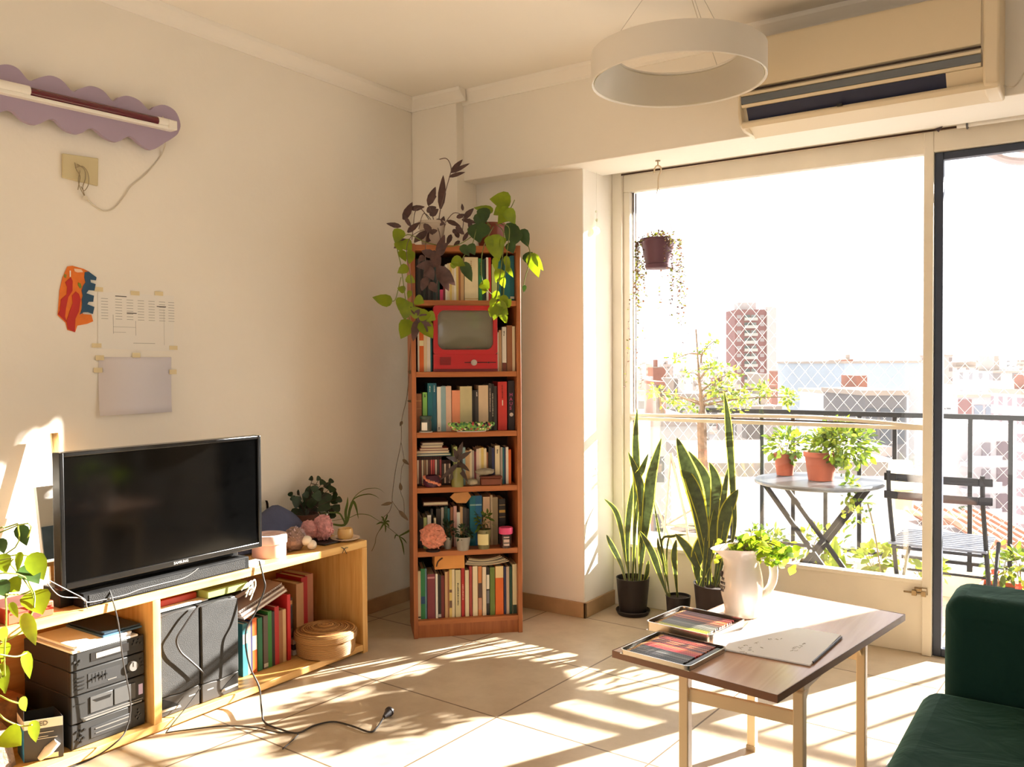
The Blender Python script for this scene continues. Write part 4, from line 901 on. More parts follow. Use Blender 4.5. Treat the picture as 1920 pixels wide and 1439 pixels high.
tag(tg.build('cable_bundle', mat((206,196,178), .5)), 'bundle of pale cables beside the pale green box', 'cable')
# ================================================================ books
PAGE = mat((226, 212, 180), .9, name='book_pages')
C = dict(white=(232,226,212), cream=(224,208,172), black=(34,30,30), red=(176,40,36), maroon=(116,42,48), orange=(222,104,34), green=(38,124,70), teal=(26,104,116), blue=(44,110,160), brown=(150,96,62), grey=(168,158,146),
     darkgrey=(66,60,58), salmon=(232,150,112), lime=(132,190,92), olive=(104,122,52), navy=(40,44,84), pink=(206,60,110), tan=(200,162,116), yellow=(216,190,110), darkgreen=(24,66,52), purple=(84,50,92), lightgreen=(178,190,120), skyblue=(140,170,176))
def bookmesh(w_, h, d, cm, bands, tilt=0.0, title=None, tcol=None, cover='book'):
    mb = MB(); t = min(.0022, w_*.2); mats = [mat(cm, .5, var=.06, vs=25), PAGE]
    mb.box((0, 0, 0), (t, d, h)).box((w_-t, 0, 0), (w_, d, h)).box((t, 0, 0), (w_-t, t, h)).box((t, t, .003), (w_-t, d-.004, h-.004), 1)
    for (a, b, c) in bands:
        mats.append(mat(c, .5)); mb.box((.0004, -.0006, a*h), (w_-.0004, .0002, b*h), len(mats)-1)
    if title:
        mats.append(mat(tcol or (60,50,46), .6)); k = len(mats)-1
        a, b = title; z = a*h; rnd = random.Random(int(w_*1e5+h*1e4))
        ww = min(w_*.36, .006)
        while z < b*h:
            q = rnd.uniform(.002, .007); mb.box((w_/2-ww/2, -.0009, z), (w_/2+ww/2*rnd.uniform(.2, 1), -.0005, z+q)); mb.m[-6:] = [k]*6; z += q+rnd.uniform(.0012, .003)
    return mb, mats
def book(M, w_, h, d, cname, label, group, bands=(), title=None, tcol=None, lean=0.0, name='book'):
    cm = C[cname] if isinstance(cname, str) else cname
    mb, mats = bookmesh(w_, h, d, cm, bands, title=title, tcol=tcol)
    if lean: M = M @ Matrix.Rotation(radians(lean), 4, 'Y')
    o = mb.build(name, mats, local=True); o.matrix_world = M; o.location = M.to_translation(); o.rotation_euler = M.to_euler(); WM[o.name] = M
    return tag(o, label, 'book', group)
ROWS = []
def row(M0, x0, items, where, group, depth=.15, gap=.0004, dy=0.0):
    """items: (width, height, colour, words, options); books stand side by side from x0"""
    x = x0
    for i, it in enumerate(items):
        w_, h, c, words = it[:4]; op = it[4] if len(it) > 4 else {}
        if c is None: x += w_; continue
        lf = next((items[j][3] for j in range(i-1, -1, -1) if items[j][2] is not None), None); rt = next((items[j][3] for j in range(i+1, len(items)) if items[j][2] is not None), None)
        if lf and rt: lab = '%s book between %s and %s, %s' % (words, lf, rt, where)
        elif rt: lab = '%s book at the left end by %s, %s' % (words, rt, where)
        else: lab = '%s book at the right end by %s, %s' % (words, lf or 'nothing', where)
        M = M0 @ Matrix.Translation((x, dy+op.get('dy', 0), op.get('z', 0)))
        book(M, w_-gap, h, op.get('d', depth), c, lab, group, op.get('b', ()), op.get('t'), op.get('tc'), op.get('lean', 0)); x += w_
# ---- bookcase
BA = Vector((-2.573, 2.958, 0)); BM = Matrix.Translation(BA) @ Matrix.Rotation(radians(45), 4, 'Z'); BW, BD, BH = .503, .265, 1.792
bc = thing('bookcase', 'tall narrow brown bookcase set across the corner, full of books', 'bookcase', M=BM)
MB().box((0,0,0), (.020,BD,BH)).build('side_panel', BCW, bc, local=True, bevel=.0015)
MB().box((BW-.020,0,0), (BW,BD,BH)).build('side_panel', BCW, bc, local=True, bevel=.0015)
MB().box((.020,BD-.006,.0), (BW-.020,BD,BH)).build('back_panel', mat((58,34,22), .8, var=.2, vs=8), bc, local=True)
SH = {'top': 1.762, 'a': 1.515, 'b': 1.190, 'c': .915, 'd': .663, 'e': .372}
for k_, z in SH.items(): MB().box((.020,.004,z), (BW-.020,BD-.006,z+(.026 if k_ == 'top' else .024))).build('shelf', BCH, bc, local=True, bevel=.0012)
MB().box((.020,.004,.060), (BW-.020,BD-.006,.080)).build('bottom_shelf', BCH, bc, local=True)
MB().box((.020,.012,.0), (BW-.020,.030,.060)).build('plinth', BCW, bc, local=True)
def B(x, y, z): return BM @ Matrix.Translation((x, y, z))
def bx_(p): return .020+(p-787)/183.0*.463
P_ = .463/183.0
def R_(lst):   # (px0, px1, height, colour, words, opts) -> widths and gaps
    out = []; cur = lst[0][0]
    for it in lst:
        if it[0] > cur+.3: out.append(((it[0]-cur)*P_, 0, None, None))
        out.append(((it[1]-it[0])*P_, *it[2:])); cur = it[1]
    return out
# top compartment
za = SH['a']+.0245
lst = [(789,793,.185,'black','black'),(793,797,.19,'darkgrey','charcoal'),(797,802,.185,'black','thin black'),(802,806,.19,(44,52,44),'blackish green'),(806,811,.185,'black','plain black'),(811,815,.18,'darkgrey','dark grey'),(815,820,.19,'black','tall black'),
 (820,825,.185,(30,50,54),'dark petrol'),(825,829,.19,'darkgrey','slate'),(829,832,.185,'darkgreen','dark green'),(832,838,.05,'pink','small pink'),(838,842,.10,'maroon','short maroon'),(842,846,.165,'white','thin white'),
 (846,850,.17,'cream','narrow cream'),(850,854,.172,'yellow','pale yellow'),(854,858,.17,'cream','middle cream'),(858,862,.175,'white','off white'),(862,866,.17,'yellow','sand'),(866,870,.165,'brown','red brown'),(870,876,.17,'tan','tan'),
 (877,902,.200,'cream','wide cream',{'t':(.55,.9),'tc':(170,140,90),'b':[(.04,.055,(190,160,100))]}),(903,909,.195,'green','bright green',{'t':(.6,.9)}),(909,914,.19,'darkgreen','deep green'),(914,917,.19,'black','narrow black'),(917,921,.20,'white','slim white'),(921,926,.20,'red','pinkish red'),
 (927,937,.17,'lightgreen','pale lime'),(938,944,.19,'teal','thin teal'),(944,950,.19,'darkgreen','green black'),(950,961,.205,'teal','wide teal'),(961,969,.21,(24,96,110),'petrol blue',{'b':[(.05,.10,(200,200,190))]})]
row(B(0,.035,za), bx_(789), R_(lst), 'top shelf', 'books on the top shelf of the bookcase')
# television shelf
zb2 = SH['b']+.0245
row(B(0,.03,zb2), bx_(791), R_([(791,794,.185,'white','thin white'),(794,802,.19,'orange','orange',{'b':[(.62,.75,(236,226,180))]}),(802,808,.185,'cream','cream'),(808,814,.185,'white','wide white'),(814,817,.18,'teal','thin teal')]), 'left of the red television', 'books left of the small red television')
row(B(0,.03,zb2), bx_(936), R_([(936,939,.18,'white','thin white'),(939,944,.19,'tan','tan'),(945,953,.205,'white','tall white',{'t':(.8,.9),'b':[(0,.19,(120,60,44))]}),(954,964,.212,'brown','wide brown'),(964,969,.208,'cream','cream')]), 'right of the red television', 'books right of the small red television')
# third compartment
zc3 = SH['c']+.0245
lst = [(788,798,.175,'brown','dark brown',{'b':[(.8,.82,(200,150,90)),(.6,.61,(200,150,90))]}),(800,808,.18,'lime','bright green',{'t':(.88,.95)}),(809,818,.222,'teal','tall teal',{'t':(.82,.95),'tc':(190,210,200)}),(818,825,.222,(28,92,112),'blue teal',{'t':(.82,.95),'tc':(190,210,200)}),
 (826,833,.205,'white','slim white',{'t':(.04,.1)}),(833,842,.208,'skyblue','grey blue'),(842,852,.208,(222,186,160),'pale pink'),(853,868,.188,'salmon','salmon'),(868,890,.206,(196,184,140),'wide beige'),(890,896,.188,'black','narrow black'),(896,902,.188,'darkgrey','charcoal',{'t':(.85,.95),'tc':(220,210,200)}),
 (902,920,.210,(216,190,156),'broad sand'),(921,926,.218,'darkgrey','dark grey',{'t':(.4,.9),'tc':(190,170,150)}),(926,931,.215,'black','black',{'t':(.3,.8),'tc':(200,190,170)}),(931,936,.205,'darkgrey','dim grey'),(938,955,.226,(206,58,52),'thick red',{'b':[(.50,.62,(206,58,52))],'t':(.66,.93),'tc':(120,24,26)}),(957,969,.230,(48,40,44),'thick black with pink letters')]
row(B(0,.050,zc3), bx_(788), R_(lst), 'third shelf', 'books on the third shelf of the bookcase')
# writing on the two thick spines
tx = MB()
for i, c_ in enumerate('HAUS'): text_mb(tx, c_, (bx_(959.5), .0487, zc3+.158-i*.021), (1,0,0), (0,0,1), .021, th=.0006, bold=True)
o = tx.build('spine_letters', mat((190,84,130), .5), local=True)
tgt = [x for x in COL.objects if x.get('label', '').startswith('thick black with pink letters book')][0]
Ml = tgt.matrix_world.inverted() if False else WM[tgt.name].inverted() @ BM
o.data.transform(Ml); o.parent = tgt
o = MB().cyl((bx_(963), .0495, zc3+.072), (bx_(963), .0488, zc3+.072), .009, n=20).build('spine_circle', mat((210,196,186), .5), local=True); o.data.transform(Ml); o.parent = tgt
tgt = [x for x in COL.objects if x.get('label', '').startswith('thick red book')][0]
tx = MB().box((bx_(945.6), .0487, zc3+.115), (bx_(947.4), .0493, zc3+.14)); o = tx.build('white_mark', mat((236,220,200), .5), local=True); o.data.transform(WM[tgt.name].inverted() @ BM); o.parent = tgt
# fourth compartment: discs, flat books, paperbacks
zd = SH['d']+.0245; rnd = random.Random(41)
cds = [(230,214,196),(120,60,50),(214,200,170),(150,110,80),(190,170,140),(96,50,48),(200,90,84),(180,60,60),(214,196,180),(70,60,54),(150,60,64),(60,54,50),(224,206,186),(90,70,60),(206,180,160)]
nm_ = ['white','rust','pale','brownish','beige','dark red','light red','red','whitish','grey','wine','black','bright white','dull brown','peach']
x = bx_(789)
for i, c_ in enumerate(cds):
    lf_ = 'leftmost %s disc case in the row under the teal folder' % nm_[i] if i == 0 else '%s spined disc case, right next to the %s one, fourth shelf' % (nm_[i], nm_[i-1])
    M = B(x, .07, zd); o = MB().box((0,0,0), (.0098,.124,.137-(.02 if i > 10 else 0))).box((.001,-.0008,.01), (.0088,0,.12-(.02 if i > 10 else 0)), 1).build('disc_case', [mat((60,40,38), .25), mat(c_, .5)], local=True)
    o.matrix_world = M; o.location = M.to_translation(); o.rotation_euler = M.to_euler(); WM[o.name] = M; tag(o, lf_, 'disc case', 'disc cases on the fourth shelf'); x += .0104
def lay(x0, x1, z, h, y0, d, c, label, name='book', cat='book', grp=None, rz=0, parts=False):
    M = BM @ Matrix.Translation((x0, y0, z)) @ Matrix.Rotation(radians(rz), 4, 'Z'); L = x1-x0
    mb = MB().box((0,0,0), (L,d,h*.2)).box((0,0,h*.8), (L,d,h)).box((0,.0,h*.2), (.003,d,h*.8)).box((.003,.002,h*.2), (L-.002,d-.002,h*.8), 1)
    o = mb.build(name, [mat(c, .5, var=.06, vs=20), PAGE], local=True); o.matrix_world = M; o.location = M.to_translation(); o.rotation_euler = M.to_euler(); WM[o.name] = M
    return tag(o, label, cat, grp)
lay(bx_(788), bx_(851), zd+.138, .011, .06, .17, C['teal'], 'teal folder lying flat over the disc cases', 'folder', 'folder')
for i, (a, b, c, lab) in enumerate([(788,848,(226,206,186),'pale flat book lying directly on the teal folder'),(794,847,(150,80,70),'red brown flat book second above the teal folder'),(797,836,(206,190,170),'beige flat book second from the top of the small pile'),(799,838,(186,170,156),'topmost grey book of the small flat pile')]):
    lay(bx_(a), bx_(b), zd+.1495+i*.0125, .0118, .065+.003*i, .12, c, lab, grp='flat books above the disc cases')
lst = [(856,862,.18,'lightgreen','pale green'),(862,866,.16,'yellow','mustard'),(867,872,.14,'darkgrey','dim grey'),(872,877,.175,'skyblue','grey blue'),(877,885,.16,'tan','tan'),(885,889,.165,'cream','thin cream'),(889,893,.16,'grey','grey'),(893,897,.155,'maroon','maroon'),(897,902,.167,(216,190,170),'pale pink'),
 (902,906,.17,'cream','cream'),(906,911,.172,'yellow','yellowish'),(911,916,.168,'cream','wide cream'),(916,919,.15,'brown','thin brown'),(920,926,.175,'black','black'),(926,931,.17,'navy','navy'),(932,941,.18,'cream','tall cream',{'t':(.8,.9)}),(942,946,.172,'grey','thin grey'),(946,949,.17,'teal','thin teal'),(949,952,.17,'navy','dark blue'),(952,957,.172,'white','white'),(957,962,.16,'orange','orange red')]
row(B(0,.05,zd), bx_(856), R_(lst), 'fourth shelf', 'paperbacks on the fourth shelf of the bookcase', depth=.12)
# fifth compartment
ze = SH['e']+.0245
lst = [(789,794,.17,'black','black'),(794,800,.14,'darkgrey','charcoal'),(800,806,.145,'lightgreen','pale green',{'dy':-.02}),(807,814,.155,'white','white',{'dy':-.02}),(814,818,.18,'black','narrow black'),(819,823,.14,'cream','thin cream',{'dy':-.02}),(824,832,.18,(50,40,36),'blackish brown'),(833,838,.185,'grey','grey white'),(839,845,.19,'darkgreen','dark green'),(845,849,.18,'teal','dull teal'),
 (850,855,.185,'brown','dull brown'),(856,862,.19,(206,160,150),'pale rose'),(862,868,.16,'white','short white'),(868,873,.185,'tan','tan'),(873,880,.18,'darkgrey','dark grey'),(880,885,.175,'black','plain black'),(886,897,.235,(28,116,136),'teal blue',{'b':[(.8,.83,(150,190,180))]}),(897,909,.235,(30,100,150),'blue',{'b':[(.8,.83,(150,190,200))]}),
 (911,924,.228,(214,180,146),'pinkish cream'),(925,929,.235,(190,170,140),'thin beige'),(929,939,.225,(150,134,104),'khaki'),(941,953,.215,(30,22,20),'black gold banded',{'b':[(.86,.875,(170,140,90)),(.70,.76,(190,150,70)),(.60,.61,(170,140,90))]})]
row(B(0,.085,ze), bx_(789), R_(lst), 'fifth shelf', 'books at the back of the fifth shelf', depth=.15)
lay(bx_(800), bx_(846), ze+.195, .020, .08, .15, (96,60,44), 'dark brown book lying flat high on the fifth shelf')
M = B(bx_(848), .045, ze+.208); o = MB().prism([(0,.03),(.02,.048),(.085,.052),(.098,.03),(.075,.0),(.03,.002)], (0,.012,0), (1,0,0), (0,0,1), .010).build('kraft_packet', mat((196,140,84), .8, var=.1, vs=30), local=True)
o.data.transform(Matrix.Translation((0,0,0))); o.matrix_world = M; o.location = M.to_translation(); o.rotation_euler = M.to_euler(); WM[o.name] = M; tag(o, 'tan paper packet wedged under the shelf above the small plants', 'packet')
# bottom compartment
zf = .0805
lst = [(785.5,791,.222,'cream','pale cream',{'b':[(.03,.055,(50,40,40))]}),(791,799,.232,'green','green',{'b':[(.3,.45,(24,70,110))]}),(799,802,.232,(90,130,140),'thin grey teal'),(803,817,.205,(124,50,60),'wide maroon',{'b':[(.9,.94,(190,130,130))]}),(818,822,.205,'white','slim white'),(822.5,828,.20,'black','black',{'b':[(.02,.09,(190,180,170))]}),(828,834,.195,(110,36,34),'dark red'),
 (835,840,.212,'tan','tan'),(840,843,.215,'brown','brownish'),(843,848,.222,'yellow','pale yellow',{'b':[(.2,.35,(110,80,60)),(.52,.58,(110,80,60))]}),(848,853,.222,'cream','cream'),(854,864,.218,(208,196,150),'wide ivory',{'t':(.25,.7)}),(865,871,.225,'red','red',{'t':(.35,.65),'tc':(226,170,150)}),(872,879,.215,'cream','light cream'),(880,885,.232,(160,60,52),'brick red'),
 (886,895,.232,(230,214,178),'broad cream'),(896,903,.230,(206,130,74),'picture spined',{'b':[(.36,.66,(84,60,54)),(.12,.35,(190,140,116))]}),(904,911,.226,(226,208,180),'beige'),(911.5,917,.222,'black','banded black',{'b':[(.55,.85,(226,218,200)),(.25,.52,(110,110,116))]}),(918,927,.222,'olive','olive green'),(928,943,.226,'orange','thick orange',{'b':[(.76,1,(232,206,150))]}),
 (944,948,.222,'navy','thin navy'),(948.5,954,.222,(190,168,150),'greyish beige'),(954.5,959,.222,'darkgreen','dark green'),(960,968,.232,(214,200,160),'cream topped',{'b':[(0,.18,(40,54,36))]})]
row(B(0,.032,zf), bx_(785.5)+.0045, R_(lst), 'bottom shelf', 'books on the bottom shelf of the bookcase', depth=.16)
# ---- books in the pine unit: leaning row, spines face the room
def UM(y, x, z): return Matrix.Translation((x, y, z)) @ Matrix.Rotation(radians(90), 4, 'Z')
lst = [(.020,.205,(44,104,110),'pale banded teal',{'b':[(.62,.8,(200,190,160))]}),(.012,.205,(150,124,104),'grey brown'),(.006,.21,'navy','thin navy'),(.018,.215,'orange','orange',{'b':[(.42,.68,(232,210,190))]}),(.004,0,None,None),(.018,.21,(34,110,70),'green'),(.005,0,None,None),(.018,.212,(96,84,72),'brown grey',{'b':[(.03,.10,(200,190,170))]}),(.016,.225,(50,120,44),'grass green'),(.012,.22,'black','black'),
 (.018,.235,'red','red'),(.016,.215,(150,100,60),'brown'),(.014,.215,'tan','tan'),(.006,0,None,None),(.014,.27,(196,40,40),'tall red'),(.006,0,None,None)]
row(UM(0, -2.745, .0395), 2.150, [(i[0]*1.22, *i[1:]) for i in lst], 'pine unit row', 'books in the right bay of the pine unit', depth=.16)
t_ = thing('notebook_stack', 'stack of spiral notebooks lying tilted across the leaning book row', 'notebooks', (-2.78, 2.2, .26))
bpy.data.objects.remove(t_); del LABELS['stack of spiral notebooks lying tilted across the leaning book row']
for i, (lab, c_) in enumerate([('lowest pale notebook lying slanted on the book row in the pine unit', (206,186,176)), ('middle pale notebook of the slanted stack on the book row', (214,196,188)), ('topmost spiral bound notebook slanting over the book row', (196,170,160))]):
    M = Matrix.Translation((-2.74-.01*i, 2.155-.0035*i, .262+.0120*i)) @ Matrix.Rotation(radians(17), 4, 'X')
    o = MB().box((-.20,0,0), (.0,.225,.002)).box((-.198,.002,.002), (-.002,.223,.008), 1).box((-.20,0,.008), (.0,.225,.0095)).build('notebook', [mat(c_, .6), PAPER], local=True)
    o.matrix_world = M; o.location = M.to_translation(); o.rotation_euler = M.to_euler(); WM[o.name] = M; tag(o, lab, 'notebook', 'notebooks slanting over the book row')
    if i == 2:
        sp2 = MB()
        for k_ in range(24):
            y_ = .008+k_*.009; sp2.tube([(.003+.005*cos(a_), y_, .005+.007*sin(a_)) for a_ in [j*pi/4 for j in range(9)]], .0007, 4)
        q = sp2.build('spiral', mat((40,34,36), .4, metal=.5), local=True); q.parent = o
M = Matrix.Translation((-2.80, 2.13, .322)) @ Matrix.Rotation(radians(14), 4, 'X')
o = MB().box((-.14,0,0), (.0,.13,.016)).box((-.142,-.002,.016), (.002,.132,.019), 1).build('album', [mat((170,140,120), .7), mat((46,36,32), .6)], local=True); o.location = M.to_translation(); o.rotation_euler = M.to_euler(); WM[o.name] = M
tag(o, 'brown album with dark cover lying on the spiral notebooks', 'album')
def ub(y, w_, h, c, lab, x=-2.80, d=.16, **k): return book(UM(y, x, .0395), w_, h, d, c, lab, 'large books at the right of the pine unit', name='book', **k)
ub(2.420, .028, .235, (84,66,56), 'large dark patterned book standing right of the tall red book', x=-2.80, bands=[(.1,.2,(190,150,120)),(.45,.85,(40,34,34)),(.88,.95,(190,140,90))])
ub(2.470, .040, .285, (176,128,82), 'thick tan book left of the big red book in the pine unit', x=-2.80)
ub(2.516, .034, .300, (168,26,28), 'big bright red book standing in the pine unit', x=-2.82)
ub(2.556, .045, .300, (196,140,118), 'big pinkish beige book, last one before the basket', x=-2.84)
lay2 = [(.0395, (206,196,186), 'lowest small white book lying behind the basket'), (.062, (60,44,44), 'small dark book lying on the white one behind the basket'), (.085, (180,150,128), 'beige box lying behind the wicker basket')]
for z, c_, lab in lay2: tag(MB().box((-2.93, 2.318, z), (-2.75, 2.378, z+.021)).build('book', mat(c_, .6), bevel=.001) if False else MB().box((-2.83, 2.425, z), (-2.77, 2.460, z+.021)).build('book', mat(c_, .6), bevel=.001), lab, 'book')
# ================================================================ items in the bookcase
def local_thing(name, label, cat, x, y, z, group=None): return thing(name, label, cat, M=B(x, y, z), group=group)
RED = mat((176, 22, 32), .32, coat=.3, name='red_plastic'); REDD = mat((120,18,22), .5)
TVR = local_thing('portable_television', 'small vintage red television with grey screen in the bookcase', 'television', bx_(818), -.012, zb2)
Wt, Ht = .293, .300
def ring(mb, w0, h0, w1, h1, cx, cz, y0, y1, mi=0, nn=8, r0=.02, r1=.03, bow=0.0):
    def rr_(w_, h_, r, b):
        out = []
        for (sx_, sz_, a0) in ((1,-1,-pi/2),(1,1,0),(-1,1,pi/2),(-1,-1,pi)):
            for k in range(nn+1):
                a = a0+pi/2*k/nn; x = sx_*(w_/2-r)+r*cos(a); z = sz_*(h_/2-r)+r*sin(a)
                x += b*(1-(2*z/h_)**2)*(1 if x > 0 else -1); z += b*(1-(2*x/w_)**2)*(1 if z > 0 else -1); out.append((x, z))
        return out
    O = rr_(w0, h0, r0, 0); I = rr_(w1, h1, r1, bow); N = len(O)
    vs = [(cx+x, y0, cz+z) for x, z in O]+[(cx+x, y0, cz+z) for x, z in I]+[(cx+x, y1, cz+z) for x, z in O]+[(cx+x, y1, cz+z) for x, z in I]
    fs = []
    for i in range(N):
        j = (i+1) % N; fs += [(i, j, N+j, N+i), (i, 2*N+i, 2*N+j, j), (N+i, N+j, 3*N+j, 3*N+i), (2*N+i, 3*N+i, 3*N+j, 2*N+j)]
    return mb.add(vs, fs, mi)
ring(MB(), Wt, .222, .250, .176, Wt/2, .189, 0, .028, r0=.014, r1=.03, bow=.003).box((0, .001, .0), (Wt, .028, .079)).build('front_case', RED, TVR, local=True, bevel=.002)
MB().box((.006, .028, .004), (Wt-.006, .17, Ht-.006)).build('rear_case', REDD, TVR, local=True, bevel=.01)
mb = MB(); NX, NZ = 14, 10
vs = [(Wt/2+(i/NX-.5)*.256, .018-.013*(1-(2*i/NX-1)**2)*(1-(2*j/NZ-1)**2), .189+(j/NZ-.5)*.182) for j in range(NZ+1) for i in range(NX+1)]
mb.add(vs, [(j*(NX+1)+i, j*(NX+1)+i+1, (j+1)*(NX+1)+i+1, (j+1)*(NX+1)+i) for j in range(NZ) for i in range(NX)], 0, True)
mb.build('picture_tube', mat((112,108,92), .12, coat=.8, name='crt_glass'), TVR, local=True)
MB().box((.14, -.001, .0385), (.285, .0005, .0425)).build('dial_slot', mat((70,14,18), .5), TVR, local=True)
MB().cyl((.183, -.010, .0405), (.183, .001, .0405), .0135, n=20).box((.1815,-.0125,.030),(.1845,-.010,.051)).build('tuning_knob', mat((190,180,172), .3, metal=.6), TVR, local=True)
MB().cyl((.25, -.004, .0405), (.25, .001, .0405), .004, n=12).build('small_knob', mat((60,30,30), .4), TVR, local=True)
gr = MB()
for i in range(9): gr.box((.028, -.0008, .030+i*.0042), (.078, .0004, .032+i*.0042))
gr.build('speaker_slots', REDD, TVR, local=True)
MB().box((.0, -.001, .0), (Wt, .001, .012)).build('base_strip', mat((92,12,18), .5), TVR, local=True)
# third shelf
j_ = local_thing('glass_jar', 'small dark glass jar with white label, left end of the third shelf', 'jar', bx_(804), .018, zc3)
MB().lathe([(.0,0),(.024,0),(.026,.004),(.026,.05),(.022,.058),(.022,.064)], (0,0,0), 24).build('body', mat((66,72,66), .15, spec=.8), j_, local=True)
MB().lathe([(.026,.060),(.027,.062),(.027,.074),(.0,.075)], (0,0,0), 24).build('lid', mat((58,76,66), .4), j_, local=True)
lb = MB(); N_ = 8
for i in range(N_):
    a0_, a1_ = -pi*.78+i*.13, -pi*.78+(i+1)*.13; lb.add([(.0267*cos(a0_), .0267*sin(a0_), .01),(.0267*cos(a1_), .0267*sin(a1_), .01),(.0267*cos(a1_), .0267*sin(a1_), .046),(.0267*cos(a0_), .0267*sin(a0_), .046)], [(0,1,2,3)])
lb.build('label', PAPER, j_, local=True)
MB().lathe([(0,.0),(.03,.0),(.032,.003),(.03,.0045),(0,.0045)], (0,0,-.0001), 24).build('saucer', mat((186,178,172), .3), j_, local=True)
bw = local_thing('beaded_bowl', 'shallow bowl covered in green, black and red beads on the third shelf', 'bowl', bx_(886), .002, zc3)
MB().lathe([(.0,.003),(.06,.003),(.085,.012),(.103,.032),(.106,.034),(.100,.034),(.082,.018),(.0,.010)], (0,0,0), 36).squash().build('dish', mat((90,130,60), .5, var=.3, vs=30), bw, local=True)
MB().lathe([(.0,.0),(.065,.0),(.07,.004),(0,.004)], (0,0,0), 30).squash().build('plate', mat((196,190,190), .3), bw, local=True)
rnd = random.Random(2); bcol = [(110,160,60),(60,120,60),(20,18,18),(150,190,80),(180,60,60),(226,214,170),(80,140,70)]
BE = [MB() for _ in bcol]
for r_, z_, n_ in ((.075,.012,34),(.085,.017,38),(.093,.024,42),(.101,.031,46),(.103,.036,46)):
    for i in range(n_): a = 2*pi*i/n_+z_*40; BE[rnd.choice([0,0,1,2,2,3,3,4,5,6])].blob((r_*cos(a), r_*sin(a), z_), .0064, 6, 4)
for b__ in BE:
    for v in b__.v: v.y *= .40
for k_, b__ in enumerate(BE): q = b__.build('beads', mat(bcol[k_], .3), bw, local=True); q['kind'] = 'stuff'
# fourth shelf
m_ = local_thing('mosaic_candle_holder', 'round dark holder with glowing orange petal mosaic on the fourth shelf', 'candle holder', bx_(814.5), .030, zd)
MB().lathe([(0,0),(.026,0),(.038,.012),(.042,.028),(.036,.046),(.028,.054),(.026,.054),(.033,.044)], (0,0,0), 26).build('bowl', mat((72,30,48), .3), m_, local=True)
ms = MB(); rnd = random.Random(9)
for i in range(30):
    a = i*2.399; z_ = .006+.044*((i*7) % 30)/30; rr_ = .039 if .010 < z_ < .036 else .034; ms.blob((rr_*cos(a), rr_*sin(a), z_), (.0085,.0085,.006), 7, 5)
ms.build('petals', mat((226,140,108), .4), m_, local=True)
p_ = local_thing('potted_plant', 'drooping dark purple leaved plant in a glass jar on the fourth shelf', 'potted plant', bx_(860), .012, zd)
MB().lathe([(0,0),(.026,0),(.028,.004),(.028,.075),(.024,.084),(.025,.090)], (0,0,0), 24).build('jar', mat((150,146,84), .15, trans=.35, spec=.8), p_, local=True)
lf = MB(); rnd = random.Random(12)
for (dx, dz, l) in ((-.01,.14,.05),(.035,.13,.06),(-.03,.07,.09),(.03,.05,.07),(-.05,.02,.06),(.015,.165,.06),(.02,.09,.06),(-.02,.11,.06)):
    a = Vector((0, -.01, .08+dz*.35)); lf.leaf(a, a+Vector((dx*1.3, -.035, dz-.10+rnd.uniform(-.01,.01))).normalized()*l*1.25, (.1,-1,.3), .024, 'lance', droop=.25)
lf.build('leaves', mat((72,54,48), .5, var=.3, vs=30, trans=.15), p_, local=True)
MB().tube([(0,0,.03),(0,-.005,.10),(.01,-.01,.15)], .003, 6).tube([(0,0,.03),(-.012,-.008,.11)], .002, 6).build('stem', mat((96,80,60), .6), p_, local=True)
r1 = MB().blob((0,0,.020), (.045,.03,.015), 14, 9, jit=.10).build('stone', mat((150,140,120), .8, var=.2, vs=40, bump=.4), local=True)
def put(o, M, label, cat, grp=None): o.matrix_world = M; o.location = M.to_translation(); o.rotation_euler = M.to_euler(); WM[o.name] = M; return tag(o, label, cat, grp)
put(r1, B(bx_(912), .008+.02, zd+.044), 'flat grey stone lying on top of the small wooden box', 'stone')
put(MB().blob((0,0,.016), (.026,.02,.016), 12, 8, jit=.12).build('stone', mat((176,164,138), .8, var=.2, vs=40), local=True), B(bx_(889), .03, zd), 'small pale stone between the glass jar and the wooden box', 'stone')
wb_ = local_thing('wooden_box', 'small reddish brown wooden box on the fourth shelf', 'box', bx_(903), .008, zd)
MB().box((0,0,0), (.098,.045,.034)).build('box', mat((116,58,36), .5, var=.15, vs=30), wb_, local=True, bevel=.006)
MB().box((-.002,-.002,.034), (.100,.047,.044)).build('lid', mat((104,50,32), .5, var=.15, vs=30), wb_, local=True, bevel=.005)
# fifth shelf
PK = mat((226,146,120), .75, var=.3, vs=60, bump=.8, bs=90, name='pink_crystal'); PKR = mat((214,150,150), .7, var=.35, vs=60, bump=.8, bs=90, name='rose_crystal')
def rose(c, r, mb, rnd, dirv=(0,-1,0)):
    """a crinkled rose of crystal plates"""
    c = Vector(c); mb.blob(c, (r, r*.7, r), 22, 16, jit=.07, sm=False); dirv = Vector(dirv)
    for i in range(46):
        d = Vector((rnd.gauss(0,1), rnd.gauss(0,1), rnd.gauss(0,1))).normalized()
        if d.dot(dirv) < -.2: d = -d
        p = c+Vector((d.x*r, d.y*r*.72, d.z*r))*.90; R = Euler((rnd.uniform(0,3), rnd.uniform(0,3), rnd.uniform(0,3))).to_matrix()
        mb.obox(p, (r*rnd.uniform(.2,.5), r*rnd.uniform(.06,.14), r*rnd.uniform(.2,.45)), R)
rr5 = random.Random(4)
g_ = local_thing('crystal_ball', 'large crinkled pink ball on a dark stand on the fifth shelf', 'ornament', bx_(815), .012, ze)
mb = MB(); rose((0,0,.068), .056, mb, rr5); mb.build('ball', PK, g_, local=True); MB().lathe([(0,0),(.034,0),(.03,.008),(.02,.013),(0,.013)], (0,0,0), 20).build('stand', mat((30,18,16), .5), g_, local=True)
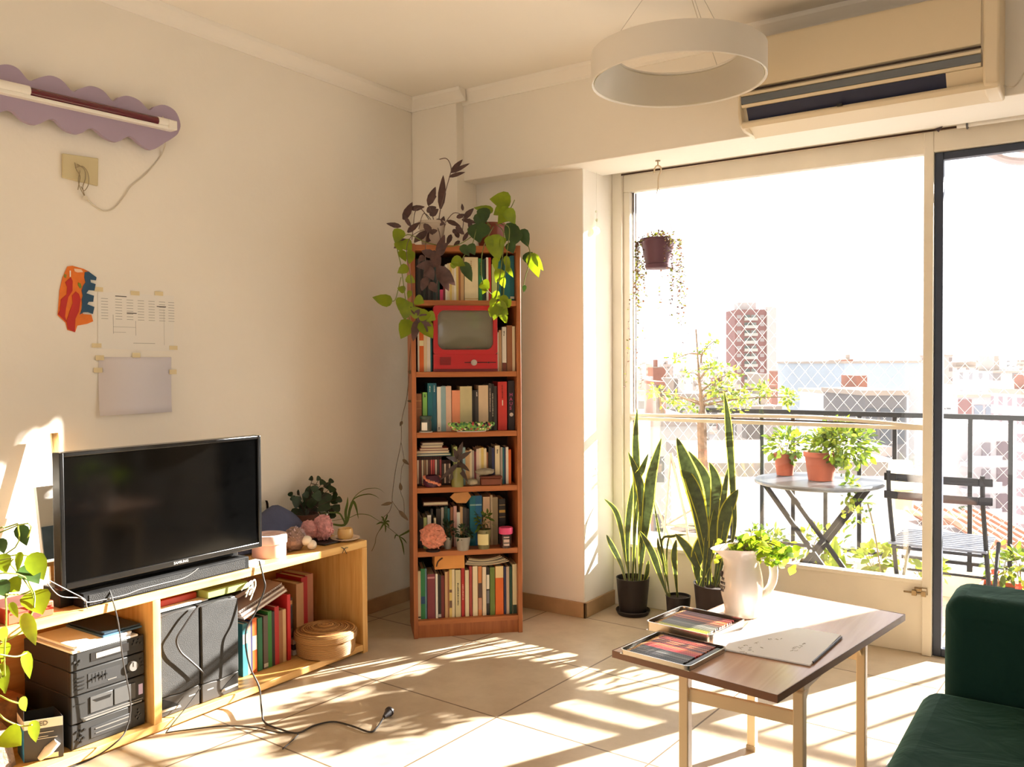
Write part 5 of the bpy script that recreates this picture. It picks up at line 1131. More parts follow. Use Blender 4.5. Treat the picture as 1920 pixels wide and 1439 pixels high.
def glasspot(name, label, px_, y_, r, h, seed, gm, tall=.06, n_=60, ls=.022, lowlabel=False, jarcol=None):
    t_ = local_thing(name, label, 'potted plant', bx_(px_), y_, ze)
    MB().lathe([(0,0),(r*.72,0),(r*.78,.005),(r,h),(r*.94,h),(r*.7,.01),(0,.01)], (0,0,0), 16).build('glass', jarcol or mat((176,170,160), .12, spec=.9, trans=.3), t_, local=True)
    MB().lathe([(0,0),(r*.84,0)], (0,0,h*.82), 16).build('soil', SOIL, t_, local=True)
    rnd = random.Random(seed); mb = MB(); bush(mb, (0,0,h+tall*.4), (r*1.15,r*1.0,tall*.6), n_, ls, rnd, (0,), w=.55); mb.build('leaves', gm, t_, local=True)
    st = MB(); stems(st, (0,0,h*.8), (0,0,h+tall*.4), (r*.8,r*.8,tall*.5), 6, .0012, rnd); st.build('stems', STEM, t_, local=True)
    if lowlabel:
        lb = MB()
        for i in range(10):
            a0_, a1_ = -pi*.85+i*.16, -pi*.85+(i+1)*.16; lb.add([(r*1.02*cos(a0_), r*1.02*sin(a0_), .022),(r*1.02*cos(a1_), r*1.02*sin(a1_), .022),(r*1.02*cos(a1_), r*1.02*sin(a1_), .072),(r*1.02*cos(a0_), r*1.02*sin(a0_), .072)], [(0,1,2,3)])
        lb.build('label', mat((220,206,150), .6), t_, local=True)
    return t_
glasspot('potted_plant', 'small dark plant in cut glass just right of the pink ball', 843.5, .050, .022, .055, 51, G3, tall=.08)
glasspot('potted_plant', 'dark leafy plant in a wide cut glass tumbler, middle of the fifth shelf', 869, .006, .036, .062, 52, G3, tall=.05, n_=90)
glasspot('potted_plant', 'green sprigs in a glass jar with cream label on the fifth shelf', 908, .016, .034, .090, 53, G2, tall=.085, n_=60, ls=.026, lowlabel=True, jarcol=mat((140,130,90), .15, trans=.3))
k_ = local_thing('small_jar', 'small dark jar with bright pink lid at the right of the fifth shelf', 'jar', bx_(949), .022, ze)
MB().lathe([(0,0),(.027,0),(.029,.004),(.029,.062),(.024,.068)], (0,0,0), 24).build('body', mat((52,24,26), .15, spec=.8), k_, local=True)
MB().lathe([(.030,.064),(.033,.066),(.033,.090),(.030,.094),(0,.094)], (0,0,0), 26).build('lid', mat((232,80,130), .4), k_, local=True)
lb = MB()
for i in range(7):
    a0_, a1_ = -pi*.66+i*.13, -pi*.66+(i+1)*.13
    for z0_, z1_ in ((.012,.022),(.028,.042),(.048,.054)): lb.add([(.0297*cos(a0_), .0297*sin(a0_), z0_),(.0297*cos(a1_), .0297*sin(a1_), z0_),(.0297*cos(a1_), .0297*sin(a1_), z1_),(.0297*cos(a0_), .0297*sin(a0_), z1_)], [(0,1,2,3)])
lb.build('label', mat((206,176,166), .5), k_, local=True)
# bottom compartment extras
cb_ = local_thing('card_box', 'orange tan card box lying on the bottom shelf books', 'box', bx_(818), .022, zf+.2275)
MB().box((0,0,0), (.138,.14,.062)).build('box', mat((218,150,78), .7, var=.06, vs=20), cb_, local=True, bevel=.0015)
MB().tube(bez([(.008,-.001,.014),(.014,-.001,.034),(.026,-.001,.046),(.036,-.001,.052)], 4), .0035, 6).build('dark_mark', mat((70,44,26), .6), cb_, local=True)
pc_ = [(190,170,140),(160,150,130),(206,190,160),(120,110,96),(200,184,150),(150,130,104),(60,50,46)]
for i in range(6):
    M = B(bx_(874)+.004*i, .03, zf+.2335+i*.0052); mb = MB(); L_ = .205-.012*i; N_ = 10
    top = [(L_*k/N_, .018*(abs(k/N_-.45)*1.6)**2+.0*i) for k in range(N_+1)]
    mb.add([(x_, y_, z_+dz) for dz in (0, .0042) for y_ in (0, .16) for x_, z_ in top],
           [(k, k+1, N_+1+k+1, N_+1+k) for k in range(N_)]+[(2*(N_+1)+k, 3*(N_+1)+k, 3*(N_+1)+k+1, 2*(N_+1)+k+1) for k in range(N_)]+[(k, 2*(N_+1)+k, 2*(N_+1)+k+1, k+1) for k in range(N_)]+[(0, N_+1, 3*(N_+1), 2*(N_+1)), (N_, 3*(N_+1)-1, 4*(N_+1)-1, 2*N_+1)])
    put(mb.build('magazine', mat(pc_[i], .6), local=True), M, ['lowest curled magazine lying on the bottom shelf books', 'second curled magazine from below in the bottom shelf pile', 'third curled magazine from below in the bottom shelf pile', 'grey curled magazine third from the top of the bottom shelf pile', 'curled magazine just under the topmost in the bottom shelf pile', 'topmost curled brown magazine above the bottom shelf books'][i], 'magazine', 'curled magazines on the bottom shelf books')

# ================================================================ items on the media unit
tn = thing('round_tin', 'pale pink round lidded box catching the sun beside the television', 'box', (-2.745, 2.285, UT))
def oct_(r, z0, z1, rr_=.0): return [(r, z0), (r, z1)]
MB().lathe([(0,0),(.066,0),(.067,.004),(.067,.058),(0,.058)], (-2.745,2.285,UT), 30).build('box', mat((214,170,168), .5, var=.05, vs=20), tn)
MB().lathe([(.069,.052),(.071,.054),(.071,.082),(.068,.087),(.052,.087),(.048,.080),(0,.078)], (-2.745,2.285,UT), 32).build('lid', mat((226,196,190), .45), tn)
MB().lathe([(.0,.0782),(.046,.0784),(.046,.081)], (-2.745,2.285,UT), 24).build('lid_inset', mat((206,150,136), .5), tn)
gd = thing('amethyst_geode', 'wedge of purple grey crystal geode beside the pink round box', 'geode', (-2.73, 2.41, UT))
rnd = random.Random(14); mb = MB(); c = Vector((-2.735, 2.405, UT+.045)); mb.blob(c, (.035,.055,.05), 16, 10, jit=.10, sm=False)
for v in mb.v:
    if v.z < UT+.002: v.z = UT+.002
cr = MB()
for _ in range(110):
    d = Vector((abs(rnd.gauss(.5,.6)), rnd.gauss(0,1), abs(rnd.gauss(.3,.7)))).normalized(); p = c+Vector((d.x*.033, d.y*.052, d.z*.048)); q = rnd.uniform(.004,.009)
    cr.cyl(p-d*.004, p+d*q, .0042, .0006, n=5)
mb.build('rock', mat((140,112,100), .8, var=.3, vs=60), gd); cr.build('crystals', mat((190,164,170), .2, spec=.9, var=.3, vs=80), gd)
cr2 = thing('crystal_ball', 'pink crinkled crystal ball on the unit between the shell and the saucer', 'ornament', (-2.775, 2.60, UT))
mb = MB(); rose((-2.765, 2.59, UT+.060), .052, mb, rr5, (1,-.5,0)); mb.blob((-2.80, 2.545, UT+.055), (.04,.035,.042), 14, 10, jit=.08, sm=False)
mb.build('ball', PKR, cr2); MB().box((-2.83, 2.53, UT), (-2.69, 2.645, UT+.009)).build('stand', mat((34,24,24), .5), cr2, bevel=.003)
tag(MB().blob((-2.685, 2.455, UT+.020), (.020,.020,.020), 16, 10).blob((-2.70, 2.44, UT+.038), (.021,.023,.021), 14, 10, jit=.03).build('sea_shell', mat((236,222,200), .35, var=.08, vs=30)), 'small round cream shell at the sunny edge of the unit top', 'shell')
# dark blue cushion cover / cloth
bl = MB(); N_ = 12; vs = []
for i in range(N_+1):
    for j in range(7):
        u, v = i/N_, j/6; H_ = .012+.135*(sin(pi*.5*min(1, u*1.25)))**1.3*(1-.25*max(0, u-.8)/.2)
        vs.append((-2.930+.115*v+.005*sin(5*u), 2.19+.36*u+.02*v, UT+.008+H_*cos(v*pi/2)**.8+.006*sin(9*u+5*v)*(1-v)))
bl.add(vs, [(i*7+j, i*7+j+1, (i+1)*7+j+1, (i+1)*7+j) for i in range(N_) for j in range(6)], 0, True)
tag(bl.build('blue_cloth', mat((78, 84, 112), .9, var=.1, vs=20, bump=.3, bs=80, name='blue_cloth'), solid=.006), 'dull blue folded cloth heaped behind the pink crystal ball', 'cloth')
# candle on saucer
cn = thing('candle_saucer', 'small cream saucer at the right end of the unit top', 'saucer', (-2.705, 2.665, UT))
MB().lathe([(0,0),(.035,0),(.052,.007),(.064,.012),(.063,.0135),(.05,.010),(0,.005)], (-2.705,2.665,UT), 34).build('saucer', mat((226,206,190), .25), cn)
cd_ = thing('candle_cup', 'round yellowish candle glass standing on the cream saucer', 'candle', (-2.705, 2.665, UT+.005))
MB().lathe([(0,0),(.026,0),(.032,.008),(.034,.025),(.031,.044),(.028,.047),(.026,.044),(.025,.038),(0,.037)], (-2.705,2.665,UT+.0052), 30).build('cup', mat((236,196,128), .3, trans=.3, spec=.6), cd_)
MB().cyl((-2.705,2.665,UT+.042),(-2.705,2.665,UT+.05),.0008).build('wick', BLACK, cd_)
# bushy potted plant
pb_ = thing('potted_pilea', 'dark green bushy round leaved plant behind the pink crystal ball', 'potted plant', (-2.94, 2.68, UT))
pot('pot', (-2.945, 2.66, UT), .055, .095, mat((96,60,48), .5), parent=pb_)
fo, st = MB(), MB(); rnd = random.Random(19); base = Vector((-2.945, 2.66, UT+.08))
for (x, y, r_) in [(555,940,16),(568,962,14),(556,966,17),(580,922,13),(600,925,14),(622,918,12),(585,945,17),(606,950,18),(628,938,15),(596,966,18),(617,965,17),(575,935,14),(612,935,15),(590,908,10),(604,905,9),(632,952,12),(545,928,7),(586,960,16),(600,942,17),(570,950,13),(564,948,10),(573,928,9),(590,918,10),(610,945,12),(628,925,10),(600,975,12),(612,978,11),(580,975,10),(550,936,8),(548,972,9),(635,938,9),(597,898,7),(620,903,8),(583,933,12),(607,928,11),(625,960,12),(622,952,15),(594,930,14),(614,912,10),(560,925,8),(583,898,7)]:
    c = at(x, y, X=-2.93+rnd.uniform(-.05,.05)); rad = r_*.00175
    nrm = Vector((1, -.6+rnd.uniform(-.5,.5), rnd.uniform(-.1,.9))); d = Vector((rnd.uniform(-.3,.3), rnd.uniform(-1,1), rnd.uniform(-1,.2))).normalized()
    fo.leaf(c-d*rad, c+d*rad, nrm, rad*2, 'heart', droop=.15, fold=.1); st.tube(bez([base, (base+c)/2+Vector((0,0,.02)), c-d*rad], 4), .0013, 5)
fo.build('foliage', mat((38,60,28), .4, var=.35, vs=30, trans=.2), pb_); st.build('stems', mat((66,44,34), .6), pb_)
MB().tube([at(616,965,X=-2.93), at(614,985,X=-2.93)], .004, 6).build('stake', mat((110,44,34), .6), pb_)
# glass jar with spider plant
sj = thing('spider_plant', 'spider plant sprout with long arching runners in a clear glass jar', 'plant', (-2.90, 2.80, UT))
jc = (-2.86, 2.685, UT)
MB().lathe([(0,0),(.032,0),(.036,.01),(.036,.05),(.022,.075),(.020,.092),(.027,.105)], jc, 24).build('jar', JAR, sj)
jb = Vector(jc)+Vector((0,0,.06))
lf = MB()
def pl(x, y, X=-2.87): return at(x, y, X=X)
def strap(mb, P, w, mi=0, mi2=None, up=None, prof=None, fold=.25):
    P = bez(P, 6); N = len(P); k = len(mb.v); cols = 3 if mi2 is None else 5
    for i, p in enumerate(P):
        t = i/(N-1); tg = (P[min(i+1,N-1)]-P[max(i-1,0)]).normalized(); u_ = Vector(up) if up else Vector((1,-.5,.3)); sd_ = u_.cross(tg)
        sd_ = sd_.normalized() if sd_.length > 1e-3 else Vector((0,1,0)); nn_ = tg.cross(sd_)
        q = prof(t) if prof else (min(1, .45+t*1.6) if t < .5 else max(.02, 1-((t-.5)/.5)**2.2)); hw = w/2*q
        if cols == 3: mb.v += [p-sd_*hw+nn_*fold*hw, p, p+sd_*hw+nn_*fold*hw]
        else:
            e = hw*.82; mb.v += [p-sd_*hw+nn_*fold*hw, p-sd_*e+nn_*fold*e, p, p+sd_*e+nn_*fold*e, p+sd_*hw+nn_*fold*hw]
    for i in range(N-1):
        for j in range(cols-1):
            a = k+i*cols+j; mb.f.append([a, a+1, a+1+cols, a+cols]); mb.m.append(mi if mi2 is None or j in (1,2) else mi2); mb.s.append(True)
for P, w_ in [([(645,985),(648,960),(651,945),(652,932)],.013),([(646,985),(656,955),(661,942),(665,945),(669,958),(672,974)],.013),([(644,985),(640,968),(632,962),(612,962),(604,962)],.008),([(648,985),(658,945),(670,932),(690,927),(703,930),(712,936)],.005),
              ([(647,985),(660,940),(680,920),(700,916),(712,918),(722,926)],.003),([(652,972),(670,965),(690,966),(705,974),(718,982)],.003)]:
    strap(lf, [jb]+[pl(x, y) for x, y in P], w_)
for ang, l in ((0,.045),(.9,.05),(2.0,.04),(3.1,.05),(4.0,.045),(5.0,.05),(5.7,.05)):
    c = pl(720, 982); e = c+Vector((-.1*l, cos(ang)*l, sin(ang)*l)); strap(lf, [c, (c+e)/2+Vector((.005,0,.008)), e], .008)
c = pl(748, 1006)
for P, w_ in [([(748,1006),(770,994),(800,973)],.010),([(748,1006),(742,1004),(740,1012)],.006),([(748,1006),(754,1020),(758,1042)],.008),([(748,1006),(757,1012),(763,1020)],.006)]: strap(lf, [pl(x, y, -2.80) for x, y in P], w_)
lf.build('leaves', mat((96,116,48), .5, var=.3, vs=30, trans=.35), sj)
rn = MB().tube(bez([pl(718,984), pl(706,1005), pl(703,1020), pl(697,1034)], 5), .0014, 5).tube(bez([pl(720,984), pl(735,995), pl(748,1006,-2.80)], 5), .0014, 5)
rn.build('runners', mat((120,104,60), .6), sj)
tag(MB().tube(bez([at(640,1027,X=-2.628), at(645,1030,X=-2.625), at(650,1039,X=-2.625)], 3), .0016, 5).tube(bez([at(642,1038,X=-2.626), at(648,1028,X=-2.624), at(668,1027,X=-2.66)], 3), .0014, 5).build('string_knot', CORD), 'little dark knotted string on the unit edge below the saucer', 'string')
# basket
bk = thing('wicker_basket', 'round woven wicker basket with lid at the right end of the unit', 'basket', (-2.70, 2.545, .0385))
m = bpy.data.materials.new('wicker'); m.use_nodes = True; n = m.node_tree; b = n.nodes['Principled BSDF']
t = n.nodes.new('ShaderNodeTexCoord'); wv = n.nodes.new('ShaderNodeTexWave'); wv.bands_direction = 'Z'; wv.inputs['Scale'].default_value = 60; wv.inputs['Distortion'].default_value = 1.5; wv.inputs['Detail'].default_value = 2
r = n.nodes.new('ShaderNodeValToRGB'); r.color_ramp.elements[0].color = (lin(128), lin(82), lin(40), 1); r.color_ramp.elements[1].color = (lin(206), lin(156), lin(94), 1)
bn = n.nodes.new('ShaderNodeBump'); bn.inputs['Strength'].default_value = .6; bn.inputs['Distance'].default_value = .004
n.links.new(t.outputs['Object'], wv.inputs[0]); n.links.new(wv.outputs['Fac'], r.inputs[0]); n.links.new(r.outputs[0], b.inputs['Base Color']); n.links.new(wv.outputs['Fac'], bn.inputs['Height']); n.links.new(bn.outputs[0], b.inputs['Normal']); b.inputs['Roughness'].default_value = .6
WICK = m; bc_ = (-2.695, 2.535, .0385)
MB().lathe([(0,0),(.112,0),(.120,.006),(.124,.04),(.122,.066),(0,.066)], bc_, 40).build('body', WICK, bk)
pr_ = [(.122,.066),(.130,.068),(.131,.092),(.126,.098)]
for i in range(9): r_ = .122-.0125*i; pr_ += [(r_, .1015+.0022*i), (r_-.006, .1035+.0022*i), (r_-.0105, .0995+.0022*i)]
MB().lathe(pr_+[(0,.120)], bc_, 40).build('lid', WICK, bk)

# ================================================================ ceiling lamp
pc0 = pt(1271, 155, 3.02); PZ = pc0.z
cl = thing('pendant_lamp', 'white ring pendant lamp hanging on thin wires from the ceiling', 'lamp', (pc0.x, pc0.y, ZC))
R0 = .302
MB().lathe([(R0-.003,0),(R0,.003),(R0,.104),(R0-.004,.106),(.214,.106),(.209,.102),(.209,.098),(R0-.004,.001),(R0-.003,.0)], (pc0.x, pc0.y, PZ), 72).build('ring', mat((226,220,210), .55, name='lamp_white'), cl)
MB().lathe([(.2085,.094),(R0-.010,.006),(R0-.011,.004),(.2075,.092),(.2085,.094)], (pc0.x, pc0.y, PZ), 64).build('diffuser', mat((214,206,196), .5, trans=.4), cl)
for a in (radians(200), radians(80), radians(-40)):
    p0 = Vector((pc0.x+cos(a)*.27, pc0.y+sin(a)*.27, PZ+.106)); p1 = Vector((pc0.x+cos(a)*.06, pc0.y+sin(a)*.06, ZC-.03))
    MB().cyl(p0, p1, .0009, n=5).build('wire', STEEL, cl); MB().cyl(p0-Vector((0,0,.004)), p0+Vector((0,0,.008)), .004, n=8).build('wire_grip', STEEL, cl)
MB().cyl((pc0.x+.10,pc0.y,PZ+.12), (pc0.x+.02,pc0.y,ZC-.03), .0016, n=6).build('supply_cord', CORDW, cl)
MB().lathe([(0,0),(.09,0),(.095,.004),(.095,.029),(0,.029)], (pc0.x, pc0.y, ZC-.03), 36).build('canopy', WSAT, cl)
# ================================================================ air conditioner
ac = thing('air_conditioner', 'long cream wall air conditioner above the window', 'air conditioner', (-.75, 3.46, 2.17))
ACM = mat((224, 208, 178), .4, name='aged_white_plastic'); AX0, AX1 = -1.205, -.298
def acprism(x0, x1, prof, m_, nm_, bev=.002, par=None):
    return MB().prism(prof, (x0,0,0), (0,1,0), (0,0,1), x1-x0).build(nm_, m_, par or ac, bevel=bev)
BKz = 2.20
acprism(AX0+.006, AX1-.022, [(3.56,2.20),(3.40,2.20),(3.372,2.30),(3.362,2.32),(3.36,2.50),(3.39,2.528),(3.56,2.53)], ACM, 'body', .004)
acprism(AX0+.02, AX1-.055, [(3.360,2.325),(3.352,2.330),(3.352,2.50),(3.36,2.515)], ACM, 'front_panel', .002)
for x0_, x1_ in ((AX0, AX0+.012), (AX1-.05, AX1)): acprism(x0_, x1_, [(3.56,2.175),(3.42,2.172),(3.372,2.19),(3.356,2.23),(3.352,2.50),(3.385,2.532),(3.56,2.535)], ACM, 'end_cap', .008)
MB().box((AX0+.03, 3.350, 2.3165), (AX1-.055, 3.36, 2.321)).build('panel_gap', mat((50,36,28), .8), ac)
MB().add([(AX0+.012,3.363,2.270),(AX1-.055,3.363,2.270),(AX1-.055,3.360,2.297),(AX0+.012,3.360,2.297)], [(0,1,2,3)]).build('grey_strip', mat((104,108,112), .25), ac, solid=.002)
acprism(AX0+.012, AX1-.055, [(3.40,2.298),(3.358,2.300),(3.356,2.312),(3.40,2.315)], ACM, 'upper_lip')
acprism(AX0+.012, AX1-.055, [(3.40,2.258),(3.366,2.256),(3.360,2.268),(3.40,2.270)], ACM, 'middle_lip')
MB().add([(AX0+.03,3.400,2.208),(AX1-.165,3.400,2.208),(AX1-.165,3.372,2.255),(AX0+.03,3.372,2.255)], [(0,1,2,3)]).build('air_outlet', mat((22,32,66), .5, name='dark_blue_outlet'), ac, solid=.003)
MB().add([(AX1-.165,3.398,2.208),(AX1-.05,3.398,2.208),(AX1-.05,3.369,2.255),(AX1-.165,3.369,2.255)], [(0,1,2,3)]).build('outlet_cover', ACM, ac, solid=.004)
acprism(AX0+.008, AX1-.004, [(3.54,2.172),(3.43,2.205),(3.385,2.178),(3.372,2.196),(3.38,2.207),(3.42,2.205),(3.54,2.205)], ACM, 'lower_flap', .004)
MB().box((-.83,3.366,2.203), (-.81,3.378,2.210)).build('clip', BLACK, ac)
MB().tube(bez([(-.30,3.50,2.215), (-.27,3.552,2.22), (-.24,3.553,2.26), (-.21,3.554,2.34), (-.19,3.555,2.44)], 6), .0022, 6).build('cable', CORDW, ac)
# curtain rod holder on the beam soffit
cr_ = thing('curtain_rod', 'white rod held by a metal bracket above the door glass', 'rod', (-.3, 3.93, 2.19))
MB().cyl((-.50, 3.945, 2.205), (.9, 3.945, 2.205), .011, n=14).build('rod', WSAT, cr_)
hx = -.462
MB().tube([(hx+.016*0, 3.945+.016*cos(a), 2.205+.016*sin(a)) for a in [i*pi/6 for i in range(13)]], .004, 6).box((hx-.006, 3.935, 2.215), (hx+.006, 3.955, 2.2375)).box((hx-.02, 3.932, 2.231), (hx+.02, 3.958, 2.2375)).build('bracket', mat((110,108,112), .3, metal=.8), cr_)
MB().prism([(-.57,2.185),(-.54,2.191),(-.555,2.170)], (0,3.862,0), (1,0,0), (0,0,1), .006).build('torn_tab', mat((70,54,58), .6), cr_)
# ---- hanging crystal
hc = thing('hanging_crystal', 'small clear crystal drop hanging on thread beside the window reveal', 'ornament', (-2.05, 3.75, 2.19))
c = at(1119, 433, Y=3.78)
MB().cyl((c.x, 3.78, 2.192), (c.x, 3.78, c.z+.02), .0005, n=4).build('thread', CORDW, hc)
MB().blob((c.x,3.78,c.z), (.017,.017,.019), 8, 6, sm=False).build('drop', mat((240,246,244), .05, spec=1, trans=.4), hc)
MB().blob((c.x,3.78,c.z+.052), (.007,.007,.008), 8, 5, sm=False).blob((c.x-.003,3.78,c.z+.095), (.005,.005,.006), 8, 5, sm=False).build('bead', mat((236,236,226), .1, trans=.3), hc)
# ---- hanging pot
hp = thing('hanging_planter', 'purple pot on thin wires with long strings of tiny leaves in the window', 'hanging plant', (-1.722, 3.73, 2.192))
HX, HY = -1.722, 3.73
a_ = [(HX, HY, 2.192), (HX, HY, 2.172)]
MB().cyl((HX,HY,2.192), (HX,HY,2.168), .003, n=8).lathe([(0,0),(.012,0),(.012,.003)], (HX,HY,2.188), 12).build('screw_eye', mat((170,150,120), .4, metal=.5), hp)
hk = [Vector((HX-.016,HY,2.135)), Vector((HX-.018,HY,2.152)), Vector((HX-.006,HY,2.168)), Vector((HX+.012,HY,2.162)), Vector((HX+.016,HY,2.142)), Vector((HX+.006,HY,2.122)), Vector((HX+.002,HY,2.10)), Vector((HX+.002,HY,2.06))]
MB().tube(bez(hk, 5), .0038, 8).build('hook', mat((206,188,158), .5), hp)
PZ0, PZ1 = 1.688, 1.825
for a in (0.3, 2.4, 4.5):
    MB().cyl((HX,HY,2.075), (HX+.078*cos(a), HY+.078*sin(a), PZ1-.005), .0012, n=5).build('wire', CORDW, hp)
MB().lathe([(0,0),(.055,0),(.060,.004),(.062,.02),(.058,.022),(.080,.128),(.084,.130),(.084,.140),(.077,.140),(.074,.12)], (HX,HY,PZ0), 32).build('pot', mat((104,70,88), .5, var=.05, vs=20, name='purple_pot'), hp)
MB().lathe([(0,0),(.075,0)], (HX,HY,PZ1-.015), 20).build('soil', SOIL, hp)
st, fo = MB(), MB(); rnd = random.Random(33)
bush(fo, (HX,HY,PZ1+.012), (.092,.092,.022), 260, .013, rnd, (0,1), 'tiny', w=.9, hollow=.2)
for i in range(30):
    a = rnd.uniform(0, 2*pi)
    if i < 12: a = pi+rnd.uniform(-.55,.55)
    elif i < 20: a = rnd.uniform(-.6,.6)
    rd = .082; L_ = rnd.choice([.2,.3,.35,.55,.7]) if i < 12 else rnd.uniform(.15,.5)
    P = [Vector((HX+rd*.7*cos(a), HY+rd*.7*sin(a)*.9, PZ1)), Vector((HX+(rd+.018)*cos(a), HY+(rd+.018)*sin(a), PZ1-.01))]
    z = PZ1-.03; x_, y_ = P[-1].x, P[-1].y
    while z > PZ1-L_:
        x_ += rnd.uniform(-.008,.008)+(.0015 if cos(a) > 0 else -.0010); y_ += rnd.uniform(-.006,.006); y_ = min(y_, 3.955); x_ = max(x_, -1.985); P.append(Vector((x_, y_, z))); z -= .03
    Q = bez(P, 3); st.tube(Q, .0006, 3, caps=False)
    for q in Q:
        if rnd.random() < (.95 if q.z > PZ1-.32 else .45):
            d = Vector((rnd.uniform(-1,1), rnd.uniform(-1,1), rnd.uniform(-.6,.4))).normalized(); fo.leaf(q, q+d*.013, (rnd.uniform(-1,1),rnd.uniform(-1,1),1), .012, 'tiny', mi=rnd.choice((0,1)))
st.build('trailing_stems', mat((130,100,100), .6), hp); fo.build('tiny_leaves', [mat((112,78,70), .6, trans=.3), mat((120,120,62), .6, trans=.35)], hp)
# ================================================================ plants on top of the bookcase
PUR = mat((84,58,54), .5, var=.35, vs=40, trans=.18, name='purple_brown_leaf'); POTH = mat((134,152,20), .4, var=.25, vs=18, trans=.45, name='pothos_leaf'); POTHD = mat((54,80,28), .45, var=.3, vs=18, trans=.2, name='pothos_dark')
ZT = 1.7885
DT = 3.93
def lp_(x, y, dd=0.0): return pt(x, y, DT+dd)
def leafpx(mb, x0, y0, x1, y1, w, kind='lance', dd=0.0, mi=0, mi2=None, droop=.1, nrm=None, fold=.15):
    a, b_ = lp_(x0, y0, dd), lp_(x1, y1, dd-.01); n_ = nrm or (CAM_LOC-a).normalized()*1.0+Vector((rnd.uniform(-.35,.35), rnd.uniform(-.2,.2), rnd.uniform(-.1,.4)))
    mb.leaf(a, b_, n_, w*DT/FPX, kind, droop=droop, fold=fold, mi=mi, mi2=mi2)
rnd = random.Random(61)
tp = thing('wandering_plant', 'purple brown lance leaved plant in a pale pot on the bookcase, left', 'potted plant', M=B(bx_(822), .12, ZT))
pc1 = BM @ Vector((bx_(822), .12, ZT))
MB().lathe([(0,0),(.042,0),(.046,.004),(.062,.108),(.066,.110),(.066,.122),(.060,.122),(.056,.10)], pc1, 30).build('pot', mat((206,190,172), .5), tp)
MB().lathe([(0,0),(.057,0)], pc1+Vector((0,0,.105)), 20).build('soil', SOIL, tp)
lf, st = MB(), MB()
def stempx(mb, P, r=.0022, dd=0.0): mb.tube(bez([lp_(x, y, dd+(q[0] if q else 0)) for x, y, *q in P], 5), r, 5)
stempx(st, [(822,420,.1),(826,392),(835,360),(842,335),(846,318),(842,303),(835,297),(824,299)], .0022)
stempx(st, [(815,420,.1),(808,395),(803,385)], .002); stempx(st, [(812,425,.1),(790,392),(778,398),(775,425),(772,450)], .002); stempx(st, [(815,422,.1),(795,400),(785,430)], .0018)
stempx(st, [(830,425,.1),(850,400),(868,408),(866,440)], .0018); stempx(st, [(812,425,.08),(800,440,-.05),(798,480,-.11),(800,520,-.12)], .002, -.02); stempx(st, [(820,425,.08),(826,450,-.05),(824,500,-.12),(818,540,-.12)], .002, -.02)
stempx(st, [(815,425,.08),(775,440,-.06),(762,470,-.1),(770,520,-.1),(776,580,-.1),(782,600,-.1)], .0016, -.03)
for a in [(826,392,832,327,15),(803,385,817,350,15),(818,368,802,374,9),(846,322,868,299,10),(846,324,881,306,8),(842,332,872,322,8),(756,412,774,379,15),(770,392,796,388,11),(770,425,755,400,8),(752,425,724,419,10),(764,436,787,416,12),(765,450,738,465,16),(778,452,805,430,14),
          (800,455,815,425,13),(826,432,832,405,14),(838,414,864,424,10),(870,410,888,390,12),(866,412,895,418,9),(868,395,866,382,6),(850,430,856,440,9),(855,425,870,440,12),(860,446,852,430,10),(868,452,880,432,8),(800,397,818,388,14),(806,404,822,392,14),(815,415,834,420,14),(795,420,812,440,13),(790,440,776,455,12),(808,436,820,432,10),(846,440,838,460,10),(880,410,884,440,9),(862,452,850,462,8),(856,408,872,402,9)]:
    leafpx(lf, *a, dd=rnd.uniform(-.05,.08))
for a in [(818,478,836,465,14),(820,478,834,440,15),(822,500,852,535,22),(820,500,842,545,20),(818,496,780,500,18),(815,480,790,470,16),(812,490,795,520,16),(824,470,840,455,12),(800,520,790,545,16),(806,530,818,548,16),(800,500,812,525,20),(795,480,786,490,12),(782,600,775,640,16),(782,598,808,612,13),(780,590,770,575,9),(785,596,800,590,9),(790,610,802,622,12),(779,592,786,580,10),(826,505,832,530,16),(812,470,824,505,20)]:
    leafpx(lf, *a, dd=-.16, droop=.15)
lf.build('leaves', PUR, tp); st.build('stems', mat((100,78,70), .6), tp)
# pothos, right
rnd = random.Random(62)
ph = thing('pothos', 'bright green heart leaved trailing plant in a brown pot on the bookcase, right', 'potted plant', M=B(bx_(930), .11, ZT))
pc2 = BM @ Vector((bx_(930), .11, ZT))
MB().lathe([(0,0),(.050,0),(.054,.004),(.068,.10),(.073,.102),(.073,.116),(.067,.116),(.064,.10)], pc2, 30).build('pot', mat((128,58,40), .55, name='brown_pot'), ph)
MB().lathe([(0,0),(.065,0)], pc2+Vector((0,0,.10)), 20).build('soil', SOIL, ph)
lf, st = MB(), MB()
for P in [[(935,420,.05),(960,415),(975,435),(990,460),(994,485),(985,520),(982,535)], [(930,420,.05),(945,440,-.15),(940,500,-.2),(932,560,-.2),(930,600,-.2)], [(940,420,.05),(955,430,-.1),(950,480,-.2),(945,540,-.2),(944,580,-.2)], [(920,425,.05),(905,410),(895,425),(885,460,-.15),(870,480,-.18),(862,500,-.2)],
          [(940,415,.05),(955,395),(965,375)], [(915,420,.05),(890,440),(850,462,-.12),(800,455,-.12),(765,440,-.1),(745,460,-.1),(752,500,-.12),(760,560,-.12),(768,600,-.12)], [(752,520,-.12),(742,560,-.12),(735,565,-.1)], [(925,425,.05),(905,470,-.2),(905,530,-.2),(925,555,-.2)]]: stempx(st, P, .0022, -.0)
